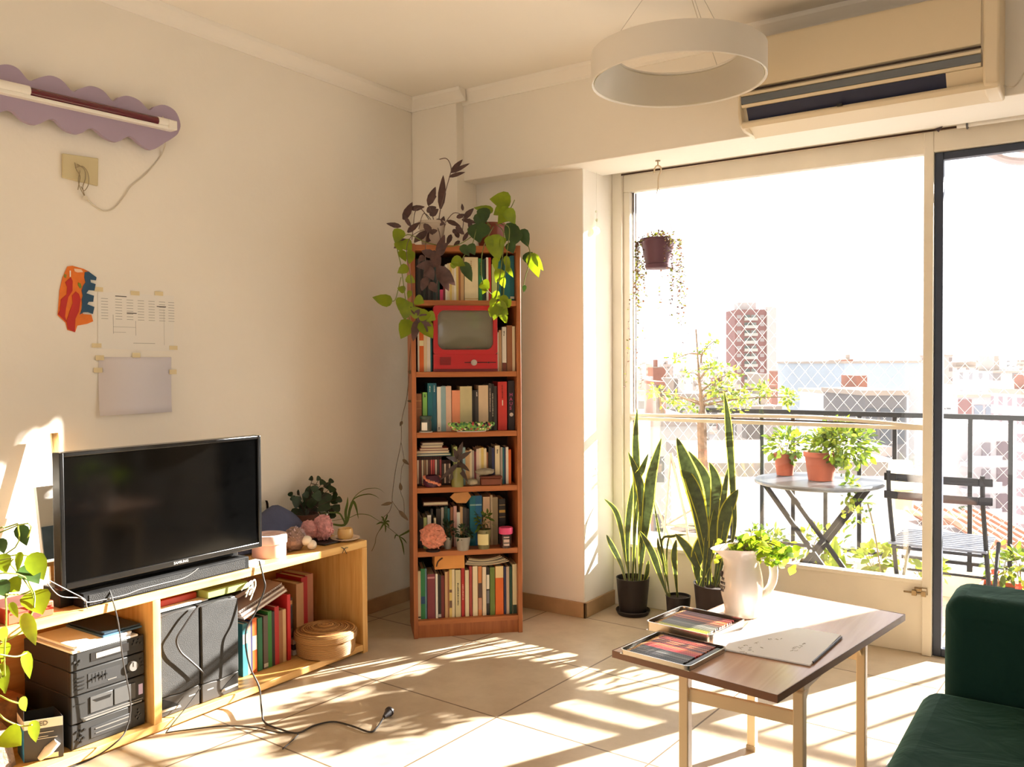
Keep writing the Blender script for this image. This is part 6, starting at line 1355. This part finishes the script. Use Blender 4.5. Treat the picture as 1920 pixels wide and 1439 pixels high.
for x0, y0, x1, y1, w_, dd, mi in [(958,378,918,372,34,.0,0),(950,388,925,402,26,.0,0),(925,395,888,390,16,.02,0),(955,390,935,420,28,-.02,0),(950,392,965,420,24,-.03,0),(905,390,910,418,26,0,1),(895,400,905,430,22,.0,1),(890,420,900,455,34,-.02,1),(912,420,895,450,26,-.03,1),(965,420,950,452,30,-.02,1),(972,432,958,462,26,-.02,1),(978,430,990,463,22,.0,1),
    (995,475,1010,520,26,.0,0),(1000,478,1018,508,14,-.01,0),(985,475,1005,500,26,.02,1),(984,535,982,548,8,.0,1),(925,440,935,490,34,-.18,0),(912,445,925,462,16,-.18,0),(945,445,938,465,12,-.18,0),(928,482,930,510,12,-.2,0),(948,480,955,512,12,-.2,0),(940,505,930,530,20,-.2,0),(950,500,962,520,10,-.2,0),(902,530,918,540,24,-.2,0),
    (912,535,905,552,12,-.2,0),(925,548,938,562,16,-.2,0),(940,555,955,575,16,-.22,0),(935,570,925,600,22,-.22,0),(930,570,952,590,26,-.22,0),(925,575,920,595,16,-.22,0),(940,575,946,606,18,-.22,0),(948,575,958,560,16,-.22,0),(928,560,918,575,12,-.22,0),(945,590,950,606,10,-.22,0),
    (848,485,872,498,20,-.2,0),(845,500,860,492,12,-.2,0),(868,492,885,528,20,-.2,1),(865,460,880,480,16,-.18,1),(880,458,890,478,18,-.18,1),(955,455,962,475,20,-.16,1),(940,520,945,540,14,-.2,0),
    (752,430,740,455,24,-.1,0),(755,452,772,470,24,-.1,0),(748,452,752,472,20,-.1,0),(750,470,762,490,16,-.1,0),(770,470,768,495,18,-.12,0),(765,500,745,512,18,-.12,0),(762,520,778,530,16,-.12,0),(760,545,745,540,14,-.12,0),(770,545,765,560,10,-.12,0),(735,568,698,556,24,-.08,0),(758,560,748,582,26,-.12,0),(765,565,758,600,30,-.12,0),(768,600,752,636,30,-.12,0),(770,590,792,580,22,-.16,0),
    (785,592,808,590,24,-.16,0),(790,602,812,634,28,-.16,0),(778,560,795,568,20,-.16,0),(800,590,816,600,22,-.16,0)]:
    leafpx(lf, x0, y0, x1, y1, w_, 'heart', dd, mi, droop=.12, fold=.12)
lf.build('leaves', [POTH, POTHD], ph); st.build('stems', mat((112,120,50), .6), ph)
# dry vine hanging left of the bookcase
vn = thing('dry_vine', 'thin dry brown vine hanging down the wall left of the bookcase', 'vine', pt(768, 640, 3.9))
vm = MB().tube(bez([pt(x, y, 3.96) for x, y in [(770,640),(768,680),(766,715),(762,750),(753,790),(752,830),(742,880),(736,925),(735,945)]], 4), .0016, 5)
vm.tube(bez([pt(x, y, 3.96) for x, y in [(752,830),(758,865),(753,880),(751,920),(757,940),(758,965)]], 4), .0012, 5).tube(bez([pt(x, y, 3.96) for x, y in [(735,945),(730,960),(718,972),(716,984)]], 4), .0012, 5).tube(bez([pt(x, y, 3.96) for x, y in [(735,940),(748,958),(764,976)]], 4), .0014, 5)
vm.build('stem', mat((92,74,56), .7), vn)
vl = MB()
for x0, y0, x1, y1, w_ in [(766,700,772,695,7),(764,752,780,754,5),(755,862,767,872,7),(752,920,750,905,7),(735,943,714,948,7),(748,958,766,977,8),(754,790,750,800,6)]: vl.leaf(pt(x0,y0,3.96), pt(x1,y1,3.95), (1,-1,.3), w_*.0024, 'lance', fold=.3)
vl.build('leaves', mat((96,76,50), .7, var=.3, vs=40), vn)
# pothos at the far left of the unit
rnd = random.Random(63)
p3 = thing('pothos', 'sunlit trailing pothos at the left end of the pine unit', 'potted plant', (-2.82, .98, UT))
MB().lathe([(0,0),(.06,0),(.065,.004),(.082,.13),(.088,.132),(.088,.150),(.081,.150),(.078,.12)], (-2.84,.98,UT), 32).build('pot', mat((70,50,44), .5), p3)
MB().lathe([(0,0),(.079,0)], (-2.84,.98,UT+.125), 20).build('soil', SOIL, p3)
lf, st = MB(), MB(); XP = -2.63
def q3(x, y, dx=0.0): return at(x, y, X=XP+dx)
root = Vector((-2.84,.98,UT+.13))
for P in [[(5,1050),(20,1060),(50,1095),(62,1120),(60,1150),(45,1180),(15,1200),(0,1205)],[(10,1040),(34,985)],[(34,985),(50,1015)],[(10,1110),(12,1160),(8,1230),(10,1280)],[(-20,1000),(10,990),(34,982)],[(0,1228),(30,1232),(50,1225)],[(0,1305),(20,1315),(45,1322)],[(-10,1330),(10,1350),(40,1362),(60,1360)],[(35,1040),(38,1090),(12,1112)],[(10,1115),(40,1115),(58,1108)],[(10,1075),(60,1105),(64,1140)],[(-10,1240),(0,1260),(8,1300)]]:
    st.tube(bez(([root] if P[0][1] < 1080 else [])+[q3(x, y, rnd.uniform(-.02,.03)) for x, y in P], 5), .0024, 6)
for x0, y0, x1, y1, w_, mi in [(37,985,50,1025,26,1),(58,1038,84,1090,38,0),(42,1062,74,1092,42,1),(38,1035,32,1072,14,0),(15,1088,38,1110,34,0),(60,1110,80,1150,52,0),(0,1040,12,1075,30,0),(0,1010,8,1040,20,1),(45,1150,68,1215,26,0),(45,1222,60,1275,22,0),(0,1245,10,1300,26,0),(38,1310,52,1335,20,0),(60,1352,70,1395,22,0),(8,1372,38,1398,44,0),(0,1180,16,1205,22,0),(12,1205,4,1240,18,0),(-5,1090,16,1120,30,1),(20,1130,34,1160,14,0)]:
    a, b_ = q3(x0, y0, rnd.uniform(-.02,.05)), q3(x1, y1, rnd.uniform(0,.06)); lf.leaf(a, b_, (1, rnd.uniform(-.8,.2), rnd.uniform(-.1,.7)), w_*2.55/FPX, 'heart', droop=.12, fold=.15, mi=mi)
lf.build('leaves', [POTH, POTHD], p3); st.build('stems', mat((150,160,60), .5, trans=.2), p3)

# ================================================================ snake plants
SNG = mat((72,86,46), .42, var=.45, vs=45, trans=.12, name='snake_leaf'); SNY = mat((206,200,84), .42, trans=.45, name='snake_margin')
def snake(label, c, r, h, potm, blades, YL, saucer=False):
    t_ = thing('snake_plant', label, 'potted plant', c)
    x, y, z = c
    MB().lathe([(0,0),(r*.80,0),(r*.82,.004),(r,h-.004),(r*1.02,h),(r*.95,h),(r*.93,h-.02)], (x,y,z+(.012 if saucer else 0)), 34).build('pot', potm, t_)
    MB().lathe([(0,0),(r*.93,0)], (x,y,z+h-.012), 22).build('soil', SOIL, t_)
    if saucer: MB().lathe([(0,0),(r*.92,0),(r*1.04,.02),(r*1.02,.024),(r*.88,.010),(0,.010)], (x,y,z), 34).build('saucer', potm, t_)
    rb = random.Random(int(x*1000))
    for P, w_ in blades:
        base = Vector((x, y, z+h-.02)); Q = [at(px_, py_, Y=YL+rb.uniform(-.03,.03)*k/len(P)) for k, (px_, py_) in enumerate(P)]
        off = Q[0]-base; off.z = 0; off.x = max(-r*.7, min(r*.7, off.x)); Q = [base+Vector((off.x, rb.uniform(-.5,.5)*r, 0))]+Q[1:] if len(Q) > 2 else [base+off]+Q[1:]
        mb = MB(); strap(mb, Q, w_*.86*4.33/FPX, 0, 1, up=(rb.uniform(-.3,.3)+.35,-1,.1), prof=lambda t: .26+.74*min(1, max(0, t-.08)/.46) if t < .62 else max(.02, (1-((t-.62)/.38)**2.0)), fold=.12)
        mb.build('leaf', [SNG, SNY], t_)
    return t_
POTB = mat((36,30,30), .5, var=.05, vs=20, name='dark_pot')
snake('tall snake plant in the black pot with saucer nearest the reveal', (-1.925, 3.865, 0), .082, .17, POTB,
  [([(1186,1100),(1190,1000),(1193,930),(1193,870),(1192,820),(1195,765)],17),([(1203,1100),(1206,1020),(1215,950),(1222,890),(1240,822)],26),([(1192,1100),(1200,1000),(1204,940),(1196,895),(1178,848)],20),([(1178,1100),(1172,1040),(1163,985),(1152,955),(1133,936)],12),
   ([(1180,1102),(1165,1060),(1148,1025),(1137,1003)],13),([(1196,1100),(1200,1040),(1206,960),(1196,900),(1204,880),(1216,850)],18),([(1184,1100),(1176,1020),(1180,960),(1188,900)],14),([(1200,1100),(1212,1080),(1216,1050)],10),([(1188,1100),(1190,1000),(1198,940),(1204,900)],10)], 3.86, saucer=True)
snake('small snake plant in the low black pot between the two larger ones', (-1.655, 3.80, 0), .058, .145, POTB,
  [([(1258,1116),(1238,1080),(1222,1035),(1199,995)],15),([(1254,1118),(1244,1060),(1236,1030),(1233,1008)],8),([(1268,1116),(1266,1070),(1264,1040),(1268,1012)],14),([(1260,1114),(1248,1060),(1236,1000),(1225,936)],5),([(1256,1115),(1250,1040),(1256,1000)],4),([(1222,1042),(1240,1020),(1262,1006),(1288,1003)],6)], 3.80)
snake('large snake plant with the tallest upright leaf in the wide dark pot', (-1.445, 3.79, 0), .118, .235, mat((52,42,42), .5, name='brown_black_pot'),
  [([(1330,1100),(1318,1010),(1305,930),(1290,880),(1269,821)],38),([(1335,1100),(1325,1020),(1312,950),(1296,905),(1279,873)],27),([(1332,1100),(1332,1020),(1342,940),(1342,900),(1330,867)],24),([(1352,1095),(1376,1000),(1374,920),(1368,830),(1364,780),(1358,735)],15),([(1342,1095),(1352,1020),(1362,960),(1384,918)],28),
   ([(1342,1090),(1350,1000),(1356,940),(1365,877)],14),([(1325,1102),(1306,1060),(1290,1030),(1266,1001)],20),([(1304,1100),(1306,1060),(1312,1030),(1320,998)],30),([(1328,1098),(1326,1000),(1332,940),(1320,890),(1290,845)],22),([(1345,1095),(1362,1040),(1372,1012)],20),([(1322,1100),(1334,1040),(1338,990),(1342,950)],18),([(1348,1095),(1356,1060),(1360,1040)],12)], 3.80)

# ================================================================ low table
ct = thing('low_table', 'low table with brown laminate top and cream metal legs', 'table', (-.775, 2.41, 0))
TT = .49; R8 = Matrix.Rotation(radians(-8.3), 3, 'Z'); tcn = Vector((-.776, 2.405, TT-.010))
LAM = wood('brown_laminate', (190, 148, 122), (208, 170, 144), 'Y', .26, .6)
MB().obox(tcn, (.462, .846, .018), R8).build('tabletop', LAM, ct, bevel=.002)
edge = MB()
for sx_, sy_, dims in ((0,-1,(.464,.0015,.019)),(0,1,(.464,.0015,.019)),(-1,0,(.0015,.848,.019)),(1,0,(.0015,.848,.019))): edge.obox(tcn+R8 @ Vector((sx_*.2315, sy_*.4235, 0)), dims, R8)
edge.build('edge_band', mat((118,78,56), .4, var=.1, vs=20), ct)
LEGM = mat((226,204,164), .4, name='cream_enamel')
LG = [(-.895,2.10),(-.60,2.10),(-.925,2.71),(-.58,2.66)]
for (x, y) in LG: MB().box((x-.013, y-.015, 0), (x+.013, y+.015, TT-.035)).build('leg', LEGM, ct, bevel=.003)
for a, b_ in ((0,1),(2,3)): MB().bar((*LG[a], .385), (*LG[b_], .385), .014, .034).build('stretcher', LEGM, ct, bevel=.002)
for a, b_ in ((0,2),(1,3)): MB().bar((*LG[a], TT-.030), (*LG[b_], TT-.030), .02, .018).build('top_rail', LEGM, ct, bevel=.002)
for i, sg in ((0,1),(1,1),(2,-1),(3,-1)): MB().bar((LG[i][0], LG[i][1]+sg*.002, .385), (LG[i][0], LG[i][1]+sg*.075, TT-.04), .006, .012).build('brace', LEGM, ct)
for (x, y) in LG: MB().box((x-.015, y-.017, 0), (x+.015, y+.017, .018)).build('foot', mat((180,160,130), .6), ct)
# ---- pencil tins
TIN = mat((176,170,160), .25, metal=.9, name='tin_metal'); TRAY = mat((40,36,36), .4)
def tinbox(label, c, rz, z, sx_, sy_, h, tray, th=.004):
    M = Matrix.Translation((c[0], c[1], z)) @ Matrix.Rotation(radians(rz), 4, 'Z'); t_ = thing('pencil_tin', label, 'tin', M=M)
    mb = MB().box((-sx_/2,-sy_/2,0), (sx_/2,sy_/2,.0012))
    ring(mb, sx_, sy_, sx_-.004, sy_-.004, 0, 0, 0, h, r0=.014, r1=.012)
    k0 = 8
    for i in range(k0, len(mb.v)): v = mb.v[i]; mb.v[i] = Vector((v.x, v.z, v.y))
    mb.build('tin', TIN, t_, local=True)
    mb = MB(); ring(mb, sx_+.004, sy_+.004, sx_-.001, sy_-.001, 0, 0, h-.0025, h, r0=.016, r1=.013)
    for i in range(len(mb.v)): v = mb.v[i]; mb.v[i] = Vector((v.x, v.z, v.y))
    mb.build('rolled_rim', TIN, t_, local=True)
    MB().box((-sx_/2+.006,-sy_/2+.006,.0012), (sx_/2-.006,sy_/2-.006,th)).build('tray', tray, t_, local=True, bevel=.001)
    if h < .02: MB().box((sx_/2-.022,-sy_/2+.012,.004), (sx_/2-.008,sy_/2-.012,.009)).build('tray_ledge', tray, t_, local=True, bevel=.002)
    return M
M1 = tinbox('front pencil tin of grey, red and brown pencils at the table edge', (-.925, 2.092), -7, TT-.001, .205, .195, .013, TRAY)
M2 = tinbox('rear pencil tin with taller sides, yellow and orange pencils, by the jug', (-.955, 2.315), -7, TT-.001, .205, .200, .026, mat((110,90,80), .4), .0145)
def pencil(M, x0, y, L_, col, label, grp, z):
    mb = MB().tube([(x0+.014, y, z), (x0+L_, y, z)], .0034, 6).cyl((x0+.014, y, z), (x0+.002, y, z), .0033, .0011, 6, 1).cyl((x0+.002, y, z), (x0, y, z), .0011, .0002, 6, 0)
    put(mb.build('pencil', [mat(col, .35), mat((206,164,116), .7)], local=True), M, label, 'pencil', grp)
o1 = ['first','second','third','fourth','fifth','sixth','seventh','eighth','ninth','tenth','eleventh','twelfth','thirteenth','fourteenth','fifteenth','sixteenth','seventeenth','eighteenth','nineteenth','twentieth','21st','22nd','23rd','24th']
pc1_ = [('black',(26,24,26)),('black',(30,28,32)),('dark grey',(54,52,54)),('grey',(86,82,84)),('dark grey',(60,56,56)),('silver grey',(120,116,114)),('grey',(92,90,84)),('dark grey',(64,62,62)),('charcoal',(44,40,42)),('pinkish red',(200,70,70)),('red',(206,50,50)),('light red',(216,84,70)),('orange red',(222,96,64)),('orange',(226,120,80)),('brown red',(130,50,44)),('dark brown',(96,44,38)),('orange',(206,110,66)),('brown',(120,60,46)),('tan',(190,120,80)),('maroon',(104,36,40)),('rust',(170,74,50)),('brown red',(130,52,46)),('salmon',(212,120,92)),('maroon',(96,34,40))]
pc2_ = [('yellow',(232,216,40)),('bright yellow',(226,226,60)),('lime',(190,196,50)),('olive',(120,116,60)),('grey green',(110,112,88)),('grey',(124,120,108)),('grey',(112,110,100)),('silver grey',(150,146,136)),('grey',(120,116,106)),('dark grey',(92,88,80)),('taupe',(112,92,80)),('brown',(120,74,56)),('dark brown',(100,60,50)),('orange',(224,130,80)),('brown red',(140,64,50)),('salmon',(220,130,96)),('light orange',(226,140,90)),('rust',(160,80,60)),('maroon',(110,50,50)),('pink brown',(170,100,90)),('maroon',(104,46,50)),('brown red',(130,60,56))]
for i, (nm_, c_) in enumerate(pc1_): pencil(M1, -.094+random.uniform(0,.003), -.084+i*.0073, .170, c_, '%s pencil, %s from the front edge in the front tin' % (nm_, o1[i]), 'pencils in the front tin', .0078)
for i, (nm_, c_) in enumerate(pc2_): pencil(M2, -.094+random.uniform(0,.003), -.083+i*.0076, .170, c_, '%s pencil, %s from the front edge in the rear tin' % (nm_, o1[i]), 'pencils in the rear tin', .0180)
# ---- sketch pad and pencil beside it
sk = thing('sketch_pad', 'open white sketch pad with faint pencil drawing on the low table', 'sketch pad', (-.715, 2.32, TT))
PADP = mat((246,246,254), .75, name='pad_paper')
quad = [(-.822,2.178),(-.598,2.180),(-.594,2.470),(-.846,2.468)]
MB().prism(quad, (0,0,TT), (1,0,0), (0,1,0), .004).build('pages', PADP, sk); MB().prism([(x_+.001, y_-.001) for x_, y_ in quad], (0,0,TT-.0005), (1,0,0), (0,1,0), .0012).build('backing_board', mat((150,130,120), .8), sk)
dr = MB(); rnd = random.Random(71)
for (x, y) in [(1392,1218),(1405,1212),(1398,1224),(1420,1208),(1428,1214),(1412,1220),(1445,1200),(1462,1198),(1490,1218),(1500,1212),(1485,1222),(1510,1206)]:
    for _ in range(2):
        a = at(x+rnd.uniform(-4,4), y+rnd.uniform(-2,2), Z=TT+.0045); Q = [a]
        for _ in range(3): Q.append(Q[-1]+Vector((rnd.uniform(-.007,.007), rnd.uniform(-.01,.01), 0)))
        dr.tube(bez(Q, 3), .0004, 3)
dr.build('drawing', mat((150,142,140), .8), sk)
a, b_ = at(1524,1243,Z=TT+.003), at(1577,1196,Z=TT+.003)
tag(MB().cyl(a, b_, .0034, n=6).cyl(b_, b_+(b_-a).normalized()*.012, .0034, .0005, 6).build('pencil', mat((70,60,66), .4)), 'single dark pencil lying along the right edge of the sketch pad', 'pencil')
# ---- jug with plant
jg = thing('ceramic_jug', 'white glazed jug with spout and handle on the low table', 'jug', (-.867, 2.53, TT))
jx, jy = -.893, 2.52
CER = mat((236,226,214), .22, coat=.4, name='white_ceramic')
prof = [(.0,0),(.050,0),(.053,.004),(.050,.016),(.052,.030),(.060,.060),(.0635,.090),(.060,.120),(.053,.150),(.0495,.172),(.053,.190),(.060,.203),(.063,.205),(.060,.202),(.0505,.188),(.047,.172),(.050,.150),(.057,.12),(.0605,.09),(.057,.06),(.048,.03),(0,.02)]
mb = MB().lathe(prof, (jx, jy, TT), 48)
cdir = Vector((-.82, -.57, 0))   # the spout points to the left of the picture
for i, v in enumerate(mb.v):
    h_ = v.z-TT; r_ = Vector((v.x-jx, v.y-jy, 0)); 
    if h_ > .16 and r_.length > .01:
        c_ = r_.normalized().dot(cdir)
        if c_ > .55: k_ = ((c_-.55)/.45)**1.5*(h_-.16)/.045; v.x += cdir.x*.030*k_; v.y += cdir.y*.030*k_; v.z -= .006*k_
        elif c_ < -.2: v.z -= .0
mb.build('body', CER, jg)
hd = -cdir; side = Vector((hd.y, -hd.x, 0))
def jh(r_, z_): return Vector((jx, jy, TT+z_))+hd*r_
MB().tube(bez([jh(.048,.168), jh(.070,.178), jh(.090,.160), jh(.097,.125), jh(.090,.090), jh(.074,.068), jh(.052,.056)], 6), [.011]*6+[.0125]*6+[.0135]*6+[.013]*6+[.012]*6+[.011]*7, 12).build('handle', CER, jg)
bl_ = mat((60,50,48), .5); mk = MB(); fw = Vector((-.30,-.954,0)); 
for i, (z_, n_) in enumerate(((.125,1),(.112,3),(.100,4),(.088,4),(.078,3))):
    for k in range(n_):
        a_ = atan2(-.95,-.62)-.30+k*.11; rr_ = .0605+.003*(1 if z_ < .11 else .3)
        p = Vector((jx+rr_*cos(a_), jy+rr_*sin(a_), TT+z_)); 
        if n_ == 1: mk.blob(p, (.006,.006,.010), 6, 5)
        else: mk.bar(p-Vector((0,0,.004)), p+Vector((0,0,.004)), .0016, .0022); mk.bar(p+Vector((-sin(a_)*.003, cos(a_)*.003, .003)), p+Vector((sin(a_)*.003, -cos(a_)*.003, .003)), .0012, .0016)
mk.build('printed_letters', bl_, jg)
jp = thing('leafy_cutting', 'bright green ivy like plant growing out of the white jug', 'plant', (-.83, 2.55, TT+.17))
fo, st = MB(), MB(); rnd = random.Random(81); LJ = [mat((140,165,30), .45, var=.2, vs=30, trans=.5), mat((92,126,28), .45, var=.3, vs=30, trans=.35), mat((180,194,60), .45, trans=.5)]
top = Vector((jx, jy, TT+.195))
for _ in range(210):
    u_ = rnd.random(); x = 1385+rnd.gauss(0,1)*14+u_*88; y = 1018+rnd.gauss(0,1)*9+u_*18+(14 if rnd.random() < .35 else 0)
    if x < 1372: continue
    if y > 1052 and x < 1392: y -= 30
    c = at(min(x,1488), max(998,min(1066,y)), Y=2.56+rnd.uniform(-.08,.09)); d = Vector((rnd.uniform(-1,1), rnd.uniform(-1,.6), rnd.uniform(-.6,.5))).normalized(); l = rnd.uniform(.014,.026)
    fo.leaf(c, c+d*l, (rnd.uniform(-.5,.5), -.8, rnd.uniform(.2,1)), l*1.15, 'heart', droop=.2, fold=.1, mi=rnd.choice((0,0,0,1,1,2)))
    if rnd.random() < .25: st.tube(bez([top-Vector((0,0,.03)), (top+c)/2+Vector((0,0,.02)), c], 4), .0010, 4)
for (x, y) in [(1348,1020),(1344,1030),(1350,1042),(1346,1050),(1352,1012)]:
    c = at(x, y, Y=2.56); fo.leaf(c, c+Vector((-.008,-.01,-.012)), (0,-1,.5), .018, 'heart', mi=2); st.tube(bez([top, c], 3), .0008, 4)
st.tube(bez([top, at(1362,1026,Y=2.55), at(1353,1033,Y=2.55)], 4), .0022, 5)
fo.build('leaves', LJ, jp); st.build('stems', STEM, jp)

# ================================================================ sofa
sf = thing('sofa', 'dark green velvet sofa at the right edge, arm and seat visible', 'sofa', (.05, 1.4, 0))
VEL = bpy.data.materials.new('green_velvet'); VEL.use_nodes = True; n = VEL.node_tree; b = n.nodes['Principled BSDF']
b.inputs['Base Color'].default_value = (lin(16), lin(50), lin(44), 1); b.inputs['Roughness'].default_value = .85; b.inputs['Sheen Weight'].default_value = .22; b.inputs['Sheen Roughness'].default_value = .4
b.inputs['Sheen Tint'].default_value = (.35, .8, .6, 1); b.inputs['Specular IOR Level'].default_value = .2
t = n.nodes.new('ShaderNodeTexCoord'); no = n.nodes.new('ShaderNodeTexNoise'); no.inputs['Scale'].default_value = 7; no.inputs['Detail'].default_value = 3; no.inputs['Distortion'].default_value = 1.2
bn = n.nodes.new('ShaderNodeBump'); bn.inputs['Strength'].default_value = .35; bn.inputs['Distance'].default_value = .03; n.links.new(t.outputs['Object'], no.inputs[0]); n.links.new(no.outputs['Fac'], bn.inputs['Height']); n.links.new(bn.outputs[0], b.inputs['Normal'])
SX = -.325
MB().box((SX, 2.36, .10), (.52, 2.58, .665)).build('arm', VEL, sf, bevel=.045, seg=5)
MB().box((SX, .42, .10), (.52, .62, .60)).build('arm', VEL, sf, bevel=.045, seg=5)
MB().box((SX+.02, .60, .10), (.52, 2.38, .27)).build('base', VEL, sf, bevel=.02)
MB().box((.36, .55, .10), (.62, 2.45, .80)).build('backrest', VEL, sf, bevel=.06, seg=5)
for y0, y1 in ((.625,1.485),(1.49,2.365)):
    mb = MB(); NX_, NY_ = 12, 16; x0_, x1_ = SX-.045, .38
    def zt_(u, v): return .405+.045*(1-(2*u-1)**4)*(1-(2*v-1)**4)
    mb.box((x0_, y0, .265), (x1_, y1, .435)).build('seat_cushion', VEL, sf, bevel=.05, seg=5)
for (x, y) in ((SX+.06,.50),(SX+.06,2.47),(.46,.50),(.46,2.47)): MB().cyl((x,y,.10), (x,y,0), .022, .016, 14).build('foot', mat((50,32,22), .4), sf)

# checks for this builder only: labels must be unique unless the things share a group
for lab, names in LABELS.items():
    if len(names) > 1 and not all(bpy.data.objects[n_].get('group') for n_ in names if n_ in bpy.data.objects): print('DUP', lab, names)
    k = len(lab.split())
    if not 4 <= k <= 16: print('LEN', k, lab)
